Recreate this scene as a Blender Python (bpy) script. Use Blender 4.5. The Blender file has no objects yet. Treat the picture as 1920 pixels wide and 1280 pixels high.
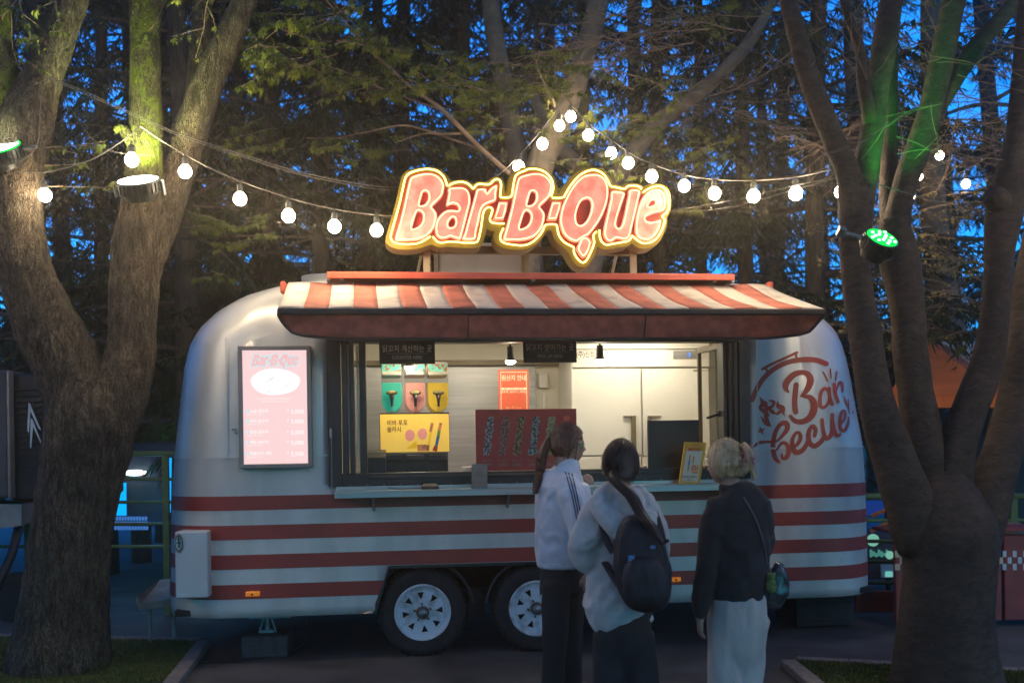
import bpy, bmesh, math, random
from mathutils import Vector, Matrix, noise
from mathutils.bvhtree import BVHTree

scene = bpy.context.scene
COL = scene.collection
R = math.radians
random.seed(7)

# ------------------------------------------------------------------ camera
F = 1867.0            # focal length in pixels of a 1920 wide picture
HZ = 845.0            # picture row of the horizon (vertical shift lens)
CAMZ = 1.46
ROLL = 0.016
cam_d = bpy.data.cameras.new('camera')
cam = bpy.data.objects.new('camera', cam_d); COL.objects.link(cam)
cam_d.sensor_width = 36.0
cam_d.lens = 36.0 * F / 1920.0
cam_d.shift_y = (HZ - 640.0) / 1920.0
cam_d.clip_end = 500.0
cam_d.clip_start = 0.05
cam.matrix_world = Matrix.Translation((0, 0, CAMZ)) @ Matrix.Rotation(math.pi/2, 4, 'X') @ Matrix.Rotation(-ROLL, 4, 'Z')
cam_d.dof.use_dof = True
cam_d.dof.focus_distance = 7.2
cam_d.dof.aperture_fstop = 1.7
scene.camera = cam

# ------------------------------------------------------------------ dusk sky
world = bpy.data.worlds.new("World"); scene.world = world; world.use_nodes = True
wn = world.node_tree
bg = wn.nodes['Background']
sky = wn.nodes.new('ShaderNodeTexSky'); sky.sky_type = 'NISHITA'; sky.sun_disc = False
SUN_EL, SUN_ROT = 12.0, 160.0
sky.sun_elevation = R(SUN_EL); sky.sun_rotation = R(SUN_ROT)
sky.air_density = 1.0; sky.dust_density = 0.4; sky.ozone_density = 6.0
SKY_GAIN = 2.9
tint = wn.nodes.new('ShaderNodeMix'); tint.data_type = 'RGBA'; tint.blend_type = 'MULTIPLY'
tint.inputs[0].default_value = 1.0
tint.inputs[7].default_value = (0.05*SKY_GAIN, 0.57*SKY_GAIN, 1.0*SKY_GAIN, 1)
wn.links.new(sky.outputs[0], tint.inputs[6]); wn.links.new(tint.outputs[2], bg.inputs[0])
bg.inputs[1].default_value = 0.15

sun_d = bpy.data.lights.new('dusk_sun', 'SUN'); sun_d.energy = 0.03; sun_d.angle = R(20); sun_d.color = (0.7, 0.8, 1.0)
sun = bpy.data.objects.new('dusk_sun', sun_d); COL.objects.link(sun)
sun.rotation_euler = (R(90 - SUN_EL), 0, R(180 - SUN_ROT))

vs = scene.view_settings
vs.view_transform = 'Standard'; vs.look = 'None'; vs.gamma = 1.0; vs.use_curve_mapping = False
vs.exposure = 0.42
scene.render.engine = 'CYCLES'
scene.cycles.use_denoising = True
scene.cycles.max_bounces = 5
scene.cycles.diffuse_bounces = 3
scene.cycles.glossy_bounces = 3
scene.cycles.transmission_bounces = 5
scene.cycles.transparent_max_bounces = 8
scene.cycles.sample_clamp_indirect = 4.0
scene.cycles.caustics_reflective = False
scene.cycles.caustics_refractive = False

# ------------------------------------------------------------------ picture to place
_c, _s = math.cos(ROLL), math.sin(ROLL)
def W(px, py, Y):
    u = (px - 960) / F; v = -(py - HZ) / F
    return Vector(((u*_c + v*_s) * Y, Y, CAMZ + (-u*_s + v*_c) * Y))
def ppm(Y): return F / Y
TH = R(7.0)
TO = Vector((0.05, 7.18, 0.0))
TM = Matrix.Translation(TO) @ Matrix.Rotation(TH, 4, 'Z')     # trailer frame: x along, y into it, z up
EY = Vector((-math.sin(TH), math.cos(TH), 0)); EX = Vector((math.cos(TH), math.sin(TH), 0))
def TL(px, py, yl=0.0):
    """local x, z of a picture point on the trailer plane yl metres behind its front."""
    u = (px - 960) / F; v = -(py - HZ) / F
    d = Vector((u*_c + v*_s, 1, -u*_s + v*_c))
    t = (yl + EY.dot(TO)) / EY.dot(d)
    p = d * t - TO
    return EX.dot(p), CAMZ + d.z * t
def TV(px, py, yl=0.0):
    x, z = TL(px, py, yl); return Vector((x, yl, z))
def rect(px0, py0, px1, py1, yl):
    a = TL(px0, (py0+py1)/2, yl)[0]; b = TL(px1, (py0+py1)/2, yl)[0]
    c = TL((px0+px1)/2, py0, yl)[1]; d = TL((px0+px1)/2, py1, yl)[1]
    return a, b, d, c      # x0 x1 z0 z1

# ------------------------------------------------------------------ objects
WM = {}
I4 = Matrix.Identity(4)
def tag(o, label=None, cat=None, group=None, kind=None):
    if label: o['label'] = label
    if cat: o['category'] = cat
    if group: o['group'] = group
    if kind: o['kind'] = kind
    return o
def E(name, label, cat, loc=(0, 0, 0), sp=I4, group=None):
    o = bpy.data.objects.new(name, None); COL.objects.link(o)
    m = sp @ Matrix.Translation(loc)
    o.matrix_world = m; o.location = m.to_translation(); o.rotation_euler = m.to_euler()
    WM[o] = m.copy(); o.empty_display_size = 0.1
    return tag(o, label, cat, group)
def MO(name, verts, faces, mt, parent=None, sp=I4, smooth=False, bevel=0.0, kind=None, loc=None, seg=1):
    me = bpy.data.meshes.new(name)
    pw = WM.get(parent, I4) if parent else I4
    own = I4
    if parent is None:
        if loc is None:
            vv = [sp @ Vector(v) for v in verts]
            n = max(1, len(vv))
            loc = Vector((sum(v.x for v in vv)/n, sum(v.y for v in vv)/n, min(v.z for v in vv)))
        own = Matrix.Translation(loc)
        if sp is not I4:
            own = own @ sp.to_3x3().to_4x4()
    mx = (pw if parent else own).inverted() @ sp
    me.from_pydata([mx @ Vector(v) for v in verts], [], faces)
    me.update()
    if smooth:
        me.polygons.foreach_set('use_smooth', [True]*len(me.polygons))
    if mt:
        for m in (mt if isinstance(mt, (list, tuple)) else [mt]): me.materials.append(m)
    o = bpy.data.objects.new(name, me); COL.objects.link(o)
    if parent: o.parent = parent; WM[o] = pw.copy()
    else:
        o.location = own.to_translation(); o.rotation_euler = own.to_euler(); WM[o] = own.copy()
    if bevel:
        b = o.modifiers.new('edge', 'BEVEL'); b.width = bevel; b.segments = seg; b.limit_method = 'ANGLE'; b.angle_limit = R(40)
    if kind: o['kind'] = kind
    return o
class G:
    def __init__(s): s.v = []; s.f = []
    def add(s, vs_, fs):
        n = len(s.v); s.v += [Vector(a) for a in vs_]; s.f += [tuple(i+n for i in f) for f in fs]; return s
    def box(s, x0, x1, y0, y1, z0, z1):
        return s.add([(x0,y0,z0),(x1,y0,z0),(x1,y1,z0),(x0,y1,z0),(x0,y0,z1),(x1,y0,z1),(x1,y1,z1),(x0,y1,z1)],
                     [(0,3,2,1),(4,5,6,7),(0,1,5,4),(1,2,6,5),(2,3,7,6),(3,0,4,7)])
    def rbox(s, px0, py0, px1, py1, yl, d):          # picture rectangle on trailer plane yl, d thick behind it
        x0, x1, z0, z1 = rect(px0, py0, px1, py1, yl)
        return s.box(x0, x1, yl, yl+d, z0, z1)
    def ring_tube(s, pts, rad, n=8, cap=True, flat=None, ref=None, close=False):
        pts = [Vector(p) for p in pts]; m = len(pts)
        if not hasattr(rad, '__len__'): rad = [rad]*m
        rings = []; base = len(s.v)
        up = Vector(ref) if ref else Vector((0.13, 0.21, 0.97))
        for i, p in enumerate(pts):
            t = (pts[(i+1) % m] - pts[i-1]) if close else (pts[min(i+1, m-1)] - pts[max(i-1, 0)])
            t = t.normalized() if t.length > 1e-9 else Vector((0,0,1))
            a = t.cross(up)
            if a.length < 0.05: a = t.cross(Vector((1, 0.1, 0)))
            a.normalize(); b = t.cross(a).normalized()
            r = rad[i]; ra, rb = (r if hasattr(r, '__len__') else (r, r))
            for k in range(n):
                w = 2*math.pi*k/n
                s.v.append(p + a*(ra*math.cos(w)) + b*(rb*math.sin(w)))
        for i in range(m if close else m-1):
            for k in range(n):
                a0 = base+i*n+k; a1 = base+i*n+(k+1) % n; j = (i+1) % m
                s.f.append((a0, a1, base+j*n+(k+1) % n, base+j*n+k))
        if cap and not close:
            s.f.append(tuple(base+k for k in reversed(range(n)))); s.f.append(tuple(base+(m-1)*n+k for k in range(n)))
        return s
    def cyl(s, p0, p1, r0, r1=None, n=16): return s.ring_tube([p0, p1], [r0, r0 if r1 is None else r1], n)
    def lathe(s, prof, n=24, org=(0,0,0), axis='Z'):   # prof: (r, h)
        base = len(s.v); o = Vector(org)
        for r, h in prof:
            for k in range(n):
                w = 2*math.pi*k/n; c, d = r*math.cos(w), r*math.sin(w)
                s.v.append(o + (Vector((c, d, h)) if axis == 'Z' else Vector((c, h, d)) if axis == 'Y' else Vector((h, c, d))))
        for i in range(len(prof)-1):
            for k in range(n):
                q = (base+i*n+k, base+i*n+(k+1) % n, base+(i+1)*n+(k+1) % n, base+(i+1)*n+k)
                s.f.append(q)
        return s
    def sphere(s, c, r, n=12, m=8, sc=(1,1,1)):
        c = Vector(c); base = len(s.v)
        for i in range(1, m):
            a = math.pi*i/m
            for k in range(n):
                w = 2*math.pi*k/n
                s.v.append(c + Vector((r*sc[0]*math.sin(a)*math.cos(w), r*sc[1]*math.sin(a)*math.sin(w), r*sc[2]*math.cos(a))))
        t = len(s.v); s.v.append(c+Vector((0,0,r*sc[2]))); s.v.append(c-Vector((0,0,r*sc[2])))
        for k in range(n):
            s.f.append((t, base+k, base+(k+1) % n))
            s.f.append((t+1, base+(m-2)*n+(k+1) % n, base+(m-2)*n+k))
            for i in range(m-2):
                s.f.append((base+i*n+k, base+(i+1)*n+k, base+(i+1)*n+(k+1) % n, base+i*n+(k+1) % n))
        return s
    def prism(s, poly, y0, y1):                        # polygon in x,z extruded along y
        n = len(poly); b = len(s.v)
        for y in (y0, y1):
            for x, z in poly: s.v.append(Vector((x, y, z)))
        s.f.append(tuple(range(b, b+n))); s.f.append(tuple(reversed(range(b+n, b+2*n))))
        for i in range(n): s.f.append((b+i, b+n+i, b+n+(i+1) % n, b+(i+1) % n))
        return s
    def out(s, name, mt, parent=None, **k): return MO(name, s.v, s.f, mt, parent, **k)

def smooth_path(pts, sub=6, closed=False):
    """Catmull-Rom through tuples of any length."""
    n = len(pts); out = []
    rng = range(n) if closed else range(n-1)
    for i in rng:
        g = lambda j: pts[j % n] if closed else pts[max(0, min(n-1, j))]
        p0, p1, p2, p3 = g(i-1), g(i), g(i+1), g(i+2)
        for k in range(sub):
            t = k/sub
            out.append(tuple(0.5*((2*b)+(-a+c)*t+(2*a-5*b+4*c-d)*t*t+(-a+3*b-3*c+d)*t**3) for a, b, c, d in zip(p0, p1, p2, p3)))
    if not closed: out.append(tuple(pts[-1]))
    return out
def area2(p): return sum(p[i][0]*p[(i+1) % len(p)][1]-p[(i+1) % len(p)][0]*p[i][1] for i in range(len(p)))/2
def offset(poly, d):
    """closed polygon moved outward by d (negative: inward)."""
    s = 1 if area2(poly) > 0 else -1; n = len(poly); out = []
    for i in range(n):
        a = poly[(i-1) % n]; b = poly[(i+1) % n]
        tx, ty = b[0]-a[0], b[1]-a[1]; l = math.hypot(tx, ty) or 1
        out.append((poly[i][0]+s*ty/l*d, poly[i][1]-s*tx/l*d))
    return out
def shape2d(name, loops, depth, mt, parent, place, sp=I4, kind=None, bev=0.0):
    """filled outline (holes allowed), extruded; place(x, y, h) -> point in space sp."""
    cu = bpy.data.curves.new('tmp', 'CURVE'); cu.dimensions = '2D'; cu.fill_mode = 'BOTH'; cu.extrude = depth/2
    cu.bevel_depth = bev
    for lp in loops:
        s = cu.splines.new('POLY'); s.points.add(len(lp)-1); s.use_cyclic_u = True
        for q, (x, y) in zip(s.points, lp): q.co = (x, y, 0, 1)
    o = bpy.data.objects.new('tmp', cu)
    me = o.to_mesh()
    vs_ = [place(v.co.x, v.co.y, v.co.z) for v in me.vertices]; fs = [tuple(p.vertices) for p in me.polygons]
    o.to_mesh_clear(); bpy.data.objects.remove(o); bpy.data.curves.remove(cu)
    return MO(name, vs_, fs, mt, parent, sp=sp, kind=kind)
def text(name, body, size, mt, parent, x, y, z, sp=I4, align='CENTER', depth=0.0, sx=1.0, bold=0.0, shear=0.0, rot=0.0):
    """flat lettering on a plane facing -y, centred on x, z."""
    cu = bpy.data.curves.new('tmp', 'FONT'); cu.body = body; cu.size = size; cu.align_x = align; cu.align_y = 'CENTER'
    cu.extrude = depth; cu.offset = bold; cu.shear = shear; cu.resolution_u = 3
    o = bpy.data.objects.new('tmp', cu)
    me = o.to_mesh(); c, s = math.cos(rot), math.sin(rot)
    vs_ = []
    for v in me.vertices:
        a, b = v.co.x*sx, v.co.y
        vs_.append((x + a*c-b*s, y - v.co.z, z + a*s+b*c))
    fs = [tuple(p.vertices) for p in me.polygons]
    o.to_mesh_clear(); bpy.data.objects.remove(o); bpy.data.curves.remove(cu)
    return MO(name, vs_, fs, mt, parent, sp=sp)

# ------------------------------------------------------------------ materials
def mat(name, col, rough=0.6, metal=0.0, var=0.12, scale=6.0, bump=0.0, bscale=60.0, spec=0.5, emit=None, es=1.0,
        col2=None, stretch=(1,1,1), alpha=None, trans=0.0, ior=1.45, rvar=0.08, coat=0.0, sheen=0.0, detail=6.0, coord='Object', c2pos=(0.4, 0.62), bdist=0.01):
    m = bpy.data.materials.new(name); m.use_nodes = True
    nt = m.node_tree; p = nt.nodes['Principled BSDF']; L = nt.links.new
    tc = nt.nodes.new('ShaderNodeTexCoord'); mp = nt.nodes.new('ShaderNodeMapping'); mp.inputs['Scale'].default_value = stretch
    L(tc.outputs[coord], mp.inputs[0])
    nz = nt.nodes.new('ShaderNodeTexNoise'); nz.inputs['Scale'].default_value = scale; nz.inputs['Detail'].default_value = detail
    L(mp.outputs[0], nz.inputs['Vector'])
    rp = nt.nodes.new('ShaderNodeValToRGB'); rp.color_ramp.elements[0].position = c2pos[0]; rp.color_ramp.elements[1].position = c2pos[1]
    c0 = tuple(c*(1-var) for c in col); c1 = tuple(min(1, c*(1+var)) for c in col)
    rp.color_ramp.elements[0].color = (*(col2 or c0), 1); rp.color_ramp.elements[1].color = (*c1, 1)
    L(nz.outputs['Fac'], rp.inputs[0]); L(rp.outputs[0], p.inputs['Base Color'])
    mr = nt.nodes.new('ShaderNodeMapRange'); mr.inputs['To Min'].default_value = max(0.02, rough-rvar); mr.inputs['To Max'].default_value = min(1, rough+rvar)
    L(nz.outputs['Fac'], mr.inputs[0]); L(mr.outputs[0], p.inputs['Roughness'])
    p.inputs['Metallic'].default_value = metal
    p.inputs['Specular IOR Level'].default_value = spec
    p.inputs['Coat Weight'].default_value = coat
    p.inputs['Sheen Weight'].default_value = sheen
    if trans:
        p.inputs['Transmission Weight'].default_value = trans; p.inputs['IOR'].default_value = ior
    if alpha is not None: p.inputs['Alpha'].default_value = alpha
    if emit:
        p.inputs['Emission Color'].default_value = (*emit, 1); p.inputs['Emission Strength'].default_value = es
    if bump:
        n2 = nt.nodes.new('ShaderNodeTexNoise'); n2.inputs['Scale'].default_value = bscale; n2.inputs['Detail'].default_value = 5
        L(mp.outputs[0], n2.inputs['Vector'])
        b = nt.nodes.new('ShaderNodeBump'); b.inputs['Strength'].default_value = bump; b.inputs['Distance'].default_value = bdist
        L(n2.outputs['Fac'], b.inputs['Height']); L(b.outputs[0], p.inputs['Normal'])
    return m
def bark(name, a, b, moss=None, mosslo=0.5, scale=9.0, st=(1, 1, 0.28), crack=0.3, bs=0.9):
    m = bpy.data.materials.new(name); m.use_nodes = True; nt = m.node_tree; p = nt.nodes['Principled BSDF']; L = nt.links.new
    tc = nt.nodes.new('ShaderNodeTexCoord'); mp = nt.nodes.new('ShaderNodeMapping'); mp.inputs['Scale'].default_value = st
    L(tc.outputs['Object'], mp.inputs[0])
    n1 = nt.nodes.new('ShaderNodeTexNoise'); n1.inputs['Scale'].default_value = scale*2.2; n1.inputs['Detail'].default_value = 10; n1.inputs['Roughness'].default_value = 0.72
    n1.inputs['Distortion'].default_value = 0.6
    vo = nt.nodes.new('ShaderNodeTexVoronoi'); vo.feature = 'DISTANCE_TO_EDGE'; vo.inputs['Scale'].default_value = scale*2.6
    L(mp.outputs[0], n1.inputs['Vector'])
    ds = nt.nodes.new('ShaderNodeVectorMath'); ds.operation = 'ADD'
    n0 = nt.nodes.new('ShaderNodeTexNoise'); n0.inputs['Scale'].default_value = scale*1.5; L(mp.outputs[0], n0.inputs['Vector'])
    sc = nt.nodes.new('ShaderNodeVectorMath'); sc.operation = 'SCALE'; sc.inputs['Scale'].default_value = 0.28
    L(n0.outputs['Color'], sc.inputs[0]); L(mp.outputs[0], ds.inputs[0]); L(sc.outputs[0], ds.inputs[1]); L(ds.outputs[0], vo.inputs['Vector'])
    ed = nt.nodes.new('ShaderNodeMapRange'); ed.inputs['From Max'].default_value = 0.12; L(vo.outputs['Distance'], ed.inputs[0])
    rp = nt.nodes.new('ShaderNodeValToRGB'); rp.color_ramp.elements[0].position = 0.36; rp.color_ramp.elements[1].position = 0.64
    rp.color_ramp.elements[0].color = (*b, 1); rp.color_ramp.elements[1].color = (*a, 1)
    L(n1.outputs['Fac'], rp.inputs[0])
    mx = nt.nodes.new('ShaderNodeMix'); mx.data_type = 'RGBA'; mx.blend_type = 'MULTIPLY'; mx.inputs[0].default_value = crack
    L(rp.outputs[0], mx.inputs[6]); L(ed.outputs[0], mx.inputs[7])
    nm_ = nt.nodes.new('ShaderNodeTexNoise'); nm_.inputs['Scale'].default_value = 3.2; nm_.inputs['Detail'].default_value = 5; L(tc.outputs['Object'], nm_.inputs['Vector'])
    rm_ = nt.nodes.new('ShaderNodeValToRGB'); rm_.color_ramp.elements[0].position = .38; rm_.color_ramp.elements[1].position = .64
    rm_.color_ramp.elements[0].color = (.55,.58,.6,1); rm_.color_ramp.elements[1].color = (1.0,.95,.88,1); L(nm_.outputs['Fac'], rm_.inputs[0])
    mm_ = nt.nodes.new('ShaderNodeMix'); mm_.data_type = 'RGBA'; mm_.blend_type = 'MULTIPLY'; mm_.inputs[0].default_value = .9
    L(mx.outputs[2], mm_.inputs[6]); L(rm_.outputs[0], mm_.inputs[7])
    col = mm_.outputs[2]
    if moss:
        n3 = nt.nodes.new('ShaderNodeTexNoise'); n3.inputs['Scale'].default_value = 4.5; n3.inputs['Detail'].default_value = 8; n3.inputs['Roughness'].default_value = 0.7
        L(tc.outputs['Object'], n3.inputs['Vector'])
        r3 = nt.nodes.new('ShaderNodeValToRGB'); r3.color_ramp.elements[0].position = mosslo; r3.color_ramp.elements[1].position = mosslo+0.08
        L(n3.outputs['Fac'], r3.inputs[0])
        m2 = nt.nodes.new('ShaderNodeMix'); m2.data_type = 'RGBA'; L(r3.outputs[0], m2.inputs[0]); L(col, m2.inputs[6]); m2.inputs[7].default_value = (*moss, 1)
        col = m2.outputs[2]
    L(col, p.inputs['Base Color']); p.inputs['Roughness'].default_value = 0.9; p.inputs['Specular IOR Level'].default_value = 0.25
    ad = nt.nodes.new('ShaderNodeMath'); ad.operation = 'ADD'; L(n1.outputs['Fac'], ad.inputs[0])
    e2 = nt.nodes.new('ShaderNodeMath'); e2.operation = 'MULTIPLY'; e2.inputs[1].default_value = crack*.9; L(ed.outputs[0], e2.inputs[0]); L(e2.outputs[0], ad.inputs[1])
    bm_ = nt.nodes.new('ShaderNodeBump'); bm_.inputs['Strength'].default_value = bs; bm_.inputs['Distance'].default_value = 0.03
    L(ad.outputs[0], bm_.inputs['Height']); L(bm_.outputs[0], p.inputs['Normal'])
    return m
def glow(name, col, es):
    m = bpy.data.materials.new(name); m.use_nodes = True; nt = m.node_tree
    for n in list(nt.nodes): nt.nodes.remove(n)
    e = nt.nodes.new('ShaderNodeEmission'); e.inputs[0].default_value = (*col, 1); e.inputs[1].default_value = es
    o = nt.nodes.new('ShaderNodeOutputMaterial'); nt.links.new(e.outputs[0], o.inputs[0]); return m

M = {}
M['asphalt'] = mat('asphalt', (0.10,0.098,0.094), 0.72, var=0.25, scale=1.7, bump=0.6, bscale=240, rvar=0.2, col2=(0.058,0.057,0.056), detail=12, c2pos=(0.38,0.6))
M['silver'] = mat('painted_aluminium', (0.71,0.68,0.62), 0.34, 0.22, var=0.08, scale=2.6, rvar=0.07, bump=0.05, bscale=5, bdist=0.02)
M['silver_shaded'] = mat('painted_aluminium_shaded', (0.66,0.61,0.56), 0.38, 0.12, var=0.10, scale=3.0, rvar=0.1, bump=0.06, bscale=4, bdist=0.02, stretch=(1.6,1.6,.35), detail=9)  # silver with its dimmer light below the seam painted in, plus grime streaks
M['red_band'] = mat('red_vinyl_band', (0.36,0.045,0.032), 0.42, 0.0, var=0.1, scale=3.0, rvar=0.08)
M['logo_red'] = mat('logo_vinyl', (0.50,0.07,0.035), 0.45, var=0.1, scale=4)
M['black_metal'] = mat('black_frame', (0.022,0.022,0.024), 0.42, 0.0, var=0.3, scale=8, spec=0.5)
M['black_rubber'] = mat('tyre_rubber', (0.018,0.018,0.02), 0.85, var=0.35, scale=20, bump=0.3, bscale=90)
M['under'] = mat('dark_chassis', (0.02,0.02,0.021), 0.85, var=0.4, scale=6)
M['rim'] = mat('white_wheel_paint', (0.55,0.60,0.66), 0.45, 0.0, var=0.12, scale=11, col2=(0.34,0.35,0.36), c2pos=(0.32,0.52), detail=10)
M['hub'] = mat('rusty_hub', (0.12,0.10,0.085), 0.6, 0.5, var=0.5, scale=30, col2=(0.14,0.06,0.03))
M['hub_cap'] = mat('hub_cap', (0.22,0.24,0.25), 0.4, 0.7, var=0.2, scale=20)
M['steel'] = mat('brushed_steel', (0.42,0.42,0.41), 0.42, 0.8, var=0.1, scale=5, stretch=(0.3,8,8), rvar=0.1)
M['cream_wall'] = mat('cream_panel', (0.72,0.68,0.56), 0.5, var=0.05, scale=3)
M['interior_floor'] = mat('interior_floor', (0.2,0.19,0.17), 0.6, var=0.2)
M['fridge'] = mat('fridge_enamel', (0.74,0.72,0.65), 0.42, 0.1, var=0.04, scale=2)
M['fridge_dark'] = mat('fridge_recess', (0.16,0.13,0.08), 0.5, 0.3)
M['white_plastic'] = mat('white_plastic', (0.72,0.70,0.66), 0.4, var=0.05)
M['grey_box'] = mat('painted_box', (0.55,0.57,0.57), 0.5, var=0.06, scale=3)
M['orange_lens'] = mat('orange_lens', (0.85,0.25,0.02), 0.25, var=0.2, scale=30, emit=(1.0,0.28,0.01), es=0.22)
M['awning_white'] = mat('awning_cream_canvas', (0.56,0.49,0.40), 0.85, var=0.08, scale=7, bump=0.25, bscale=9, bdist=0.03, col2=(0.42,0.34,0.27), c2pos=(0.3,0.5))
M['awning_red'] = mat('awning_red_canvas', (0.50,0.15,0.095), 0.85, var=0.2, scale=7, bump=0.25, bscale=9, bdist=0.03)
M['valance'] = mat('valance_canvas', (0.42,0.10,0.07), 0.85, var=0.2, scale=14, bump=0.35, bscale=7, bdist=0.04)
M['trim_dark'] = mat('dark_piping', (0.035,0.03,0.03), 0.7, var=0.2)
M['red_gutter'] = mat('red_gutter', (0.60,0.11,0.055), 0.4, var=0.1)
M['sign_yellow'] = mat('sign_yellow', (0.24,0.165,0.006), 0.5, var=0.1, scale=8)
M['sign_side'] = mat('sign_side', (0.20,0.14,0.02), 0.5, var=0.12, scale=8)
M['sign_back_red'] = mat('sign_red', (0.34,0.035,0.015), 0.5, var=0.25, scale=14)
M['sign_pink'] = mat('sign_pink_face', (0.92,0.34,0.27), 0.5, var=0.10, scale=11, emit=(1.0,0.36,0.24), es=0.34, col2=(0.76,0.15,0.12), c2pos=(0.35,0.6))
M['tube_yellow'] = glow('neon_yellow', (1.0,0.80,0.17), 4.2)
M['tube_pink'] = glow('neon_pink', (1.0,0.44,0.20), 3.8)
M['post'] = mat('painted_post', (0.42,0.33,0.2), 0.55, 0.1, var=0.15)
M['acbox'] = mat('white_duct_box', (0.66,0.62,0.55), 0.55, var=0.12, scale=3, bump=0.2, bscale=4, bdist=0.03)
M['bulb'] = glow('bulb_glow', (1.0,0.81,0.54), 128.0)
M['bulb_mid'] = glow('bulb_glow_mid', (1.0,0.83,0.58), 62.0)
M['bulb_far'] = glow('bulb_glow_far', (1.0,0.80,0.52), 34.0)
M['socket'] = mat('bulb_socket', (0.05,0.05,0.045), 0.6)
M['cable'] = mat('cable', (0.12,0.10,0.08), 0.6)
M['lamp_black'] = mat('lamp_body', (0.03,0.032,0.03), 0.4, 0.3)
M['lens_white'] = glow('lens_white', (1.0,0.98,0.85), 14.0)
M['lens_green'] = glow('lens_green', (0.0,1.0,0.07), 1.5)
M['green_led'] = glow('green_led', (0.25,1.0,0.4), 7.0)
M['menu_pink'] = glow('lightbox_pink', (1.0,0.70,0.71), 0.76)
M['menu_white'] = glow('lightbox_white', (1.0,0.97,0.97), 0.80)
M['menu_grey'] = glow('lightbox_print', (0.72,0.70,0.64), 0.62)
M['menu_cyan'] = glow('lightbox_cyan', (0.62,0.84,0.88), 0.76)
M['menu_rose'] = glow('lightbox_rose', (1.0,0.56,0.58), 0.74)
M['frame_steel'] = mat('lightbox_frame', (0.30,0.26,0.24), 0.45, 0.5, var=0.06)
M['poster_red'] = mat('poster_red', (0.60,0.09,0.035), 0.55, var=0.05)
M['board_red'] = mat('menu_board_red', (0.42,0.05,0.035), 0.6, var=0.12)
M['poster_cream'] = mat('poster_cream', (0.85,0.78,0.55), 0.6, var=0.05)
M['board_grey'] = mat('board_print', (0.34,0.20,0.16), 0.7)
M['sign_black'] = mat('sign_black', (0.016,0.016,0.017), 0.5)
M['sign_grey'] = mat('sign_grey_letters', (0.62,0.60,0.56), 0.5)
M['monitor'] = mat('monitor_back', (0.014,0.014,0.015), 0.45)
M['card_yellow'] = mat('card_yellow', (0.85,0.44,0.03), 0.5, var=0.06)
M['card_cream'] = mat('card_cream', (0.8,0.72,0.5), 0.5, var=0.06)
M['card_red'] = mat('card_red', (0.75,0.10,0.05), 0.5)
M['card_orange'] = mat('card_orange', (0.8,0.33,0.14), 0.5, var=0.3, scale=40)
M['card_blue'] = mat('card_blue', (0.05,0.25,0.45), 0.5)
M['card_green'] = mat('card_green', (0.2,0.45,0.1), 0.5)
M['kraft'] = mat('kraft_card', (0.34,0.27,0.2), 0.7)
M['kraft_ink'] = mat('kraft_ink', (0.10,0.09,0.08), 0.7)
M['slush_green'] = mat('green_slush', (0.0,0.55,0.38), 0.35, var=0.1, emit=(0.0,0.6,0.4), es=0.22)
M['slush_pink'] = mat('pink_slush', (0.85,0.36,0.27), 0.35, var=0.1, emit=(0.9,0.3,0.25), es=0.22)
M['slush_yellow'] = mat('yellow_slush', (0.85,0.55,0.01), 0.35, var=0.1, emit=(0.9,0.55,0.0), es=0.22)
M['clear'] = mat('clear_plastic', (0.8,0.8,0.78), 0.08, trans=0.9, ior=1.25, var=0.0, alpha=0.45)
M['lid'] = mat('tank_lid', (0.8,0.76,0.66), 0.4, var=0.04)
M['lid_print'] = mat('lid_print', (0.12,0.6,0.55), 0.5, var=0.6, scale=45, col2=(0.75,0.25,0.08), c2pos=(0.42,0.5))
M['handle_black'] = mat('tap_black', (0.02,0.02,0.02), 0.35)
M['handle_gold'] = mat('tap_label', (0.5,0.42,0.14), 0.5)
M['slush_panel'] = mat('slush_panel', (0.92,0.62,0.10), 0.4, var=0.05, emit=(1.0,0.62,0.09), es=0.30)
M['ink_brown'] = mat('ink_brown', (0.05,0.015,0.005), 0.6)
M['glass'] = mat('window_glass', (0.7,0.74,0.72), 0.03, trans=1.0, ior=1.02, var=0.0, alpha=0.35)
M['display'] = glow('fridge_display', (0.04,0.22,1.0), 1.6)
M['spot_lens'] = glow('spot_lens', (1.0,0.86,0.6), 160.0)
M['led_strip'] = glow('ceiling_strip', (1.0,0.88,0.68), 92.0)
M['tent_orange'] = mat('tent_orange', (0.85,0.20,0.05), 0.8, var=0.1)
M['tent_cream'] = mat('tent_cream', (0.62,0.52,0.38), 0.8, var=0.08)
M['booth_red'] = mat('booth_red', (0.26,0.05,0.045), 0.55, var=0.15)
M['check_white'] = mat('check_white', (0.5,0.6,0.68), 0.5)
M['rail_green'] = mat('rail_green', (0.10,0.16,0.05), 0.5, var=0.2)
M['kiosk'] = mat('kiosk_dark', (0.014,0.015,0.019), 0.5, var=0.2)
M['kiosk_edge'] = mat('kiosk_trim', (0.30,0.28,0.26), 0.45, 0.3)
M['kiosk_grey'] = mat('kiosk_grey', (0.09,0.085,0.09), 0.6)
M['ride_dark'] = mat('ride_panel', (0.06,0.07,0.11), 0.5, var=0.2)
M['cyan_light'] = glow('cyan_light', (0.0,0.36,1.0), 1.1)
M['teal_screen'] = glow('teal_screen', (0.30,0.95,0.85), 0.4)
M['screen_white'] = glow('ride_lamp', (0.75,1.0,0.95), 4.0)
M['hill'] = mat('hill_grass', (0.035,0.085,0.03), 0.9, var=0.5, scale=1.5, bump=0.5, bscale=20)
M['turf'] = mat('artificial_turf', (0.085,0.115,0.02), 0.95, var=0.3, scale=14, bump=0.8, bscale=300)
M['kerb'] = mat('granite_kerb', (0.22,0.19,0.17), 0.8, var=0.2, scale=30, bump=0.3, bscale=150)
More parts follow.
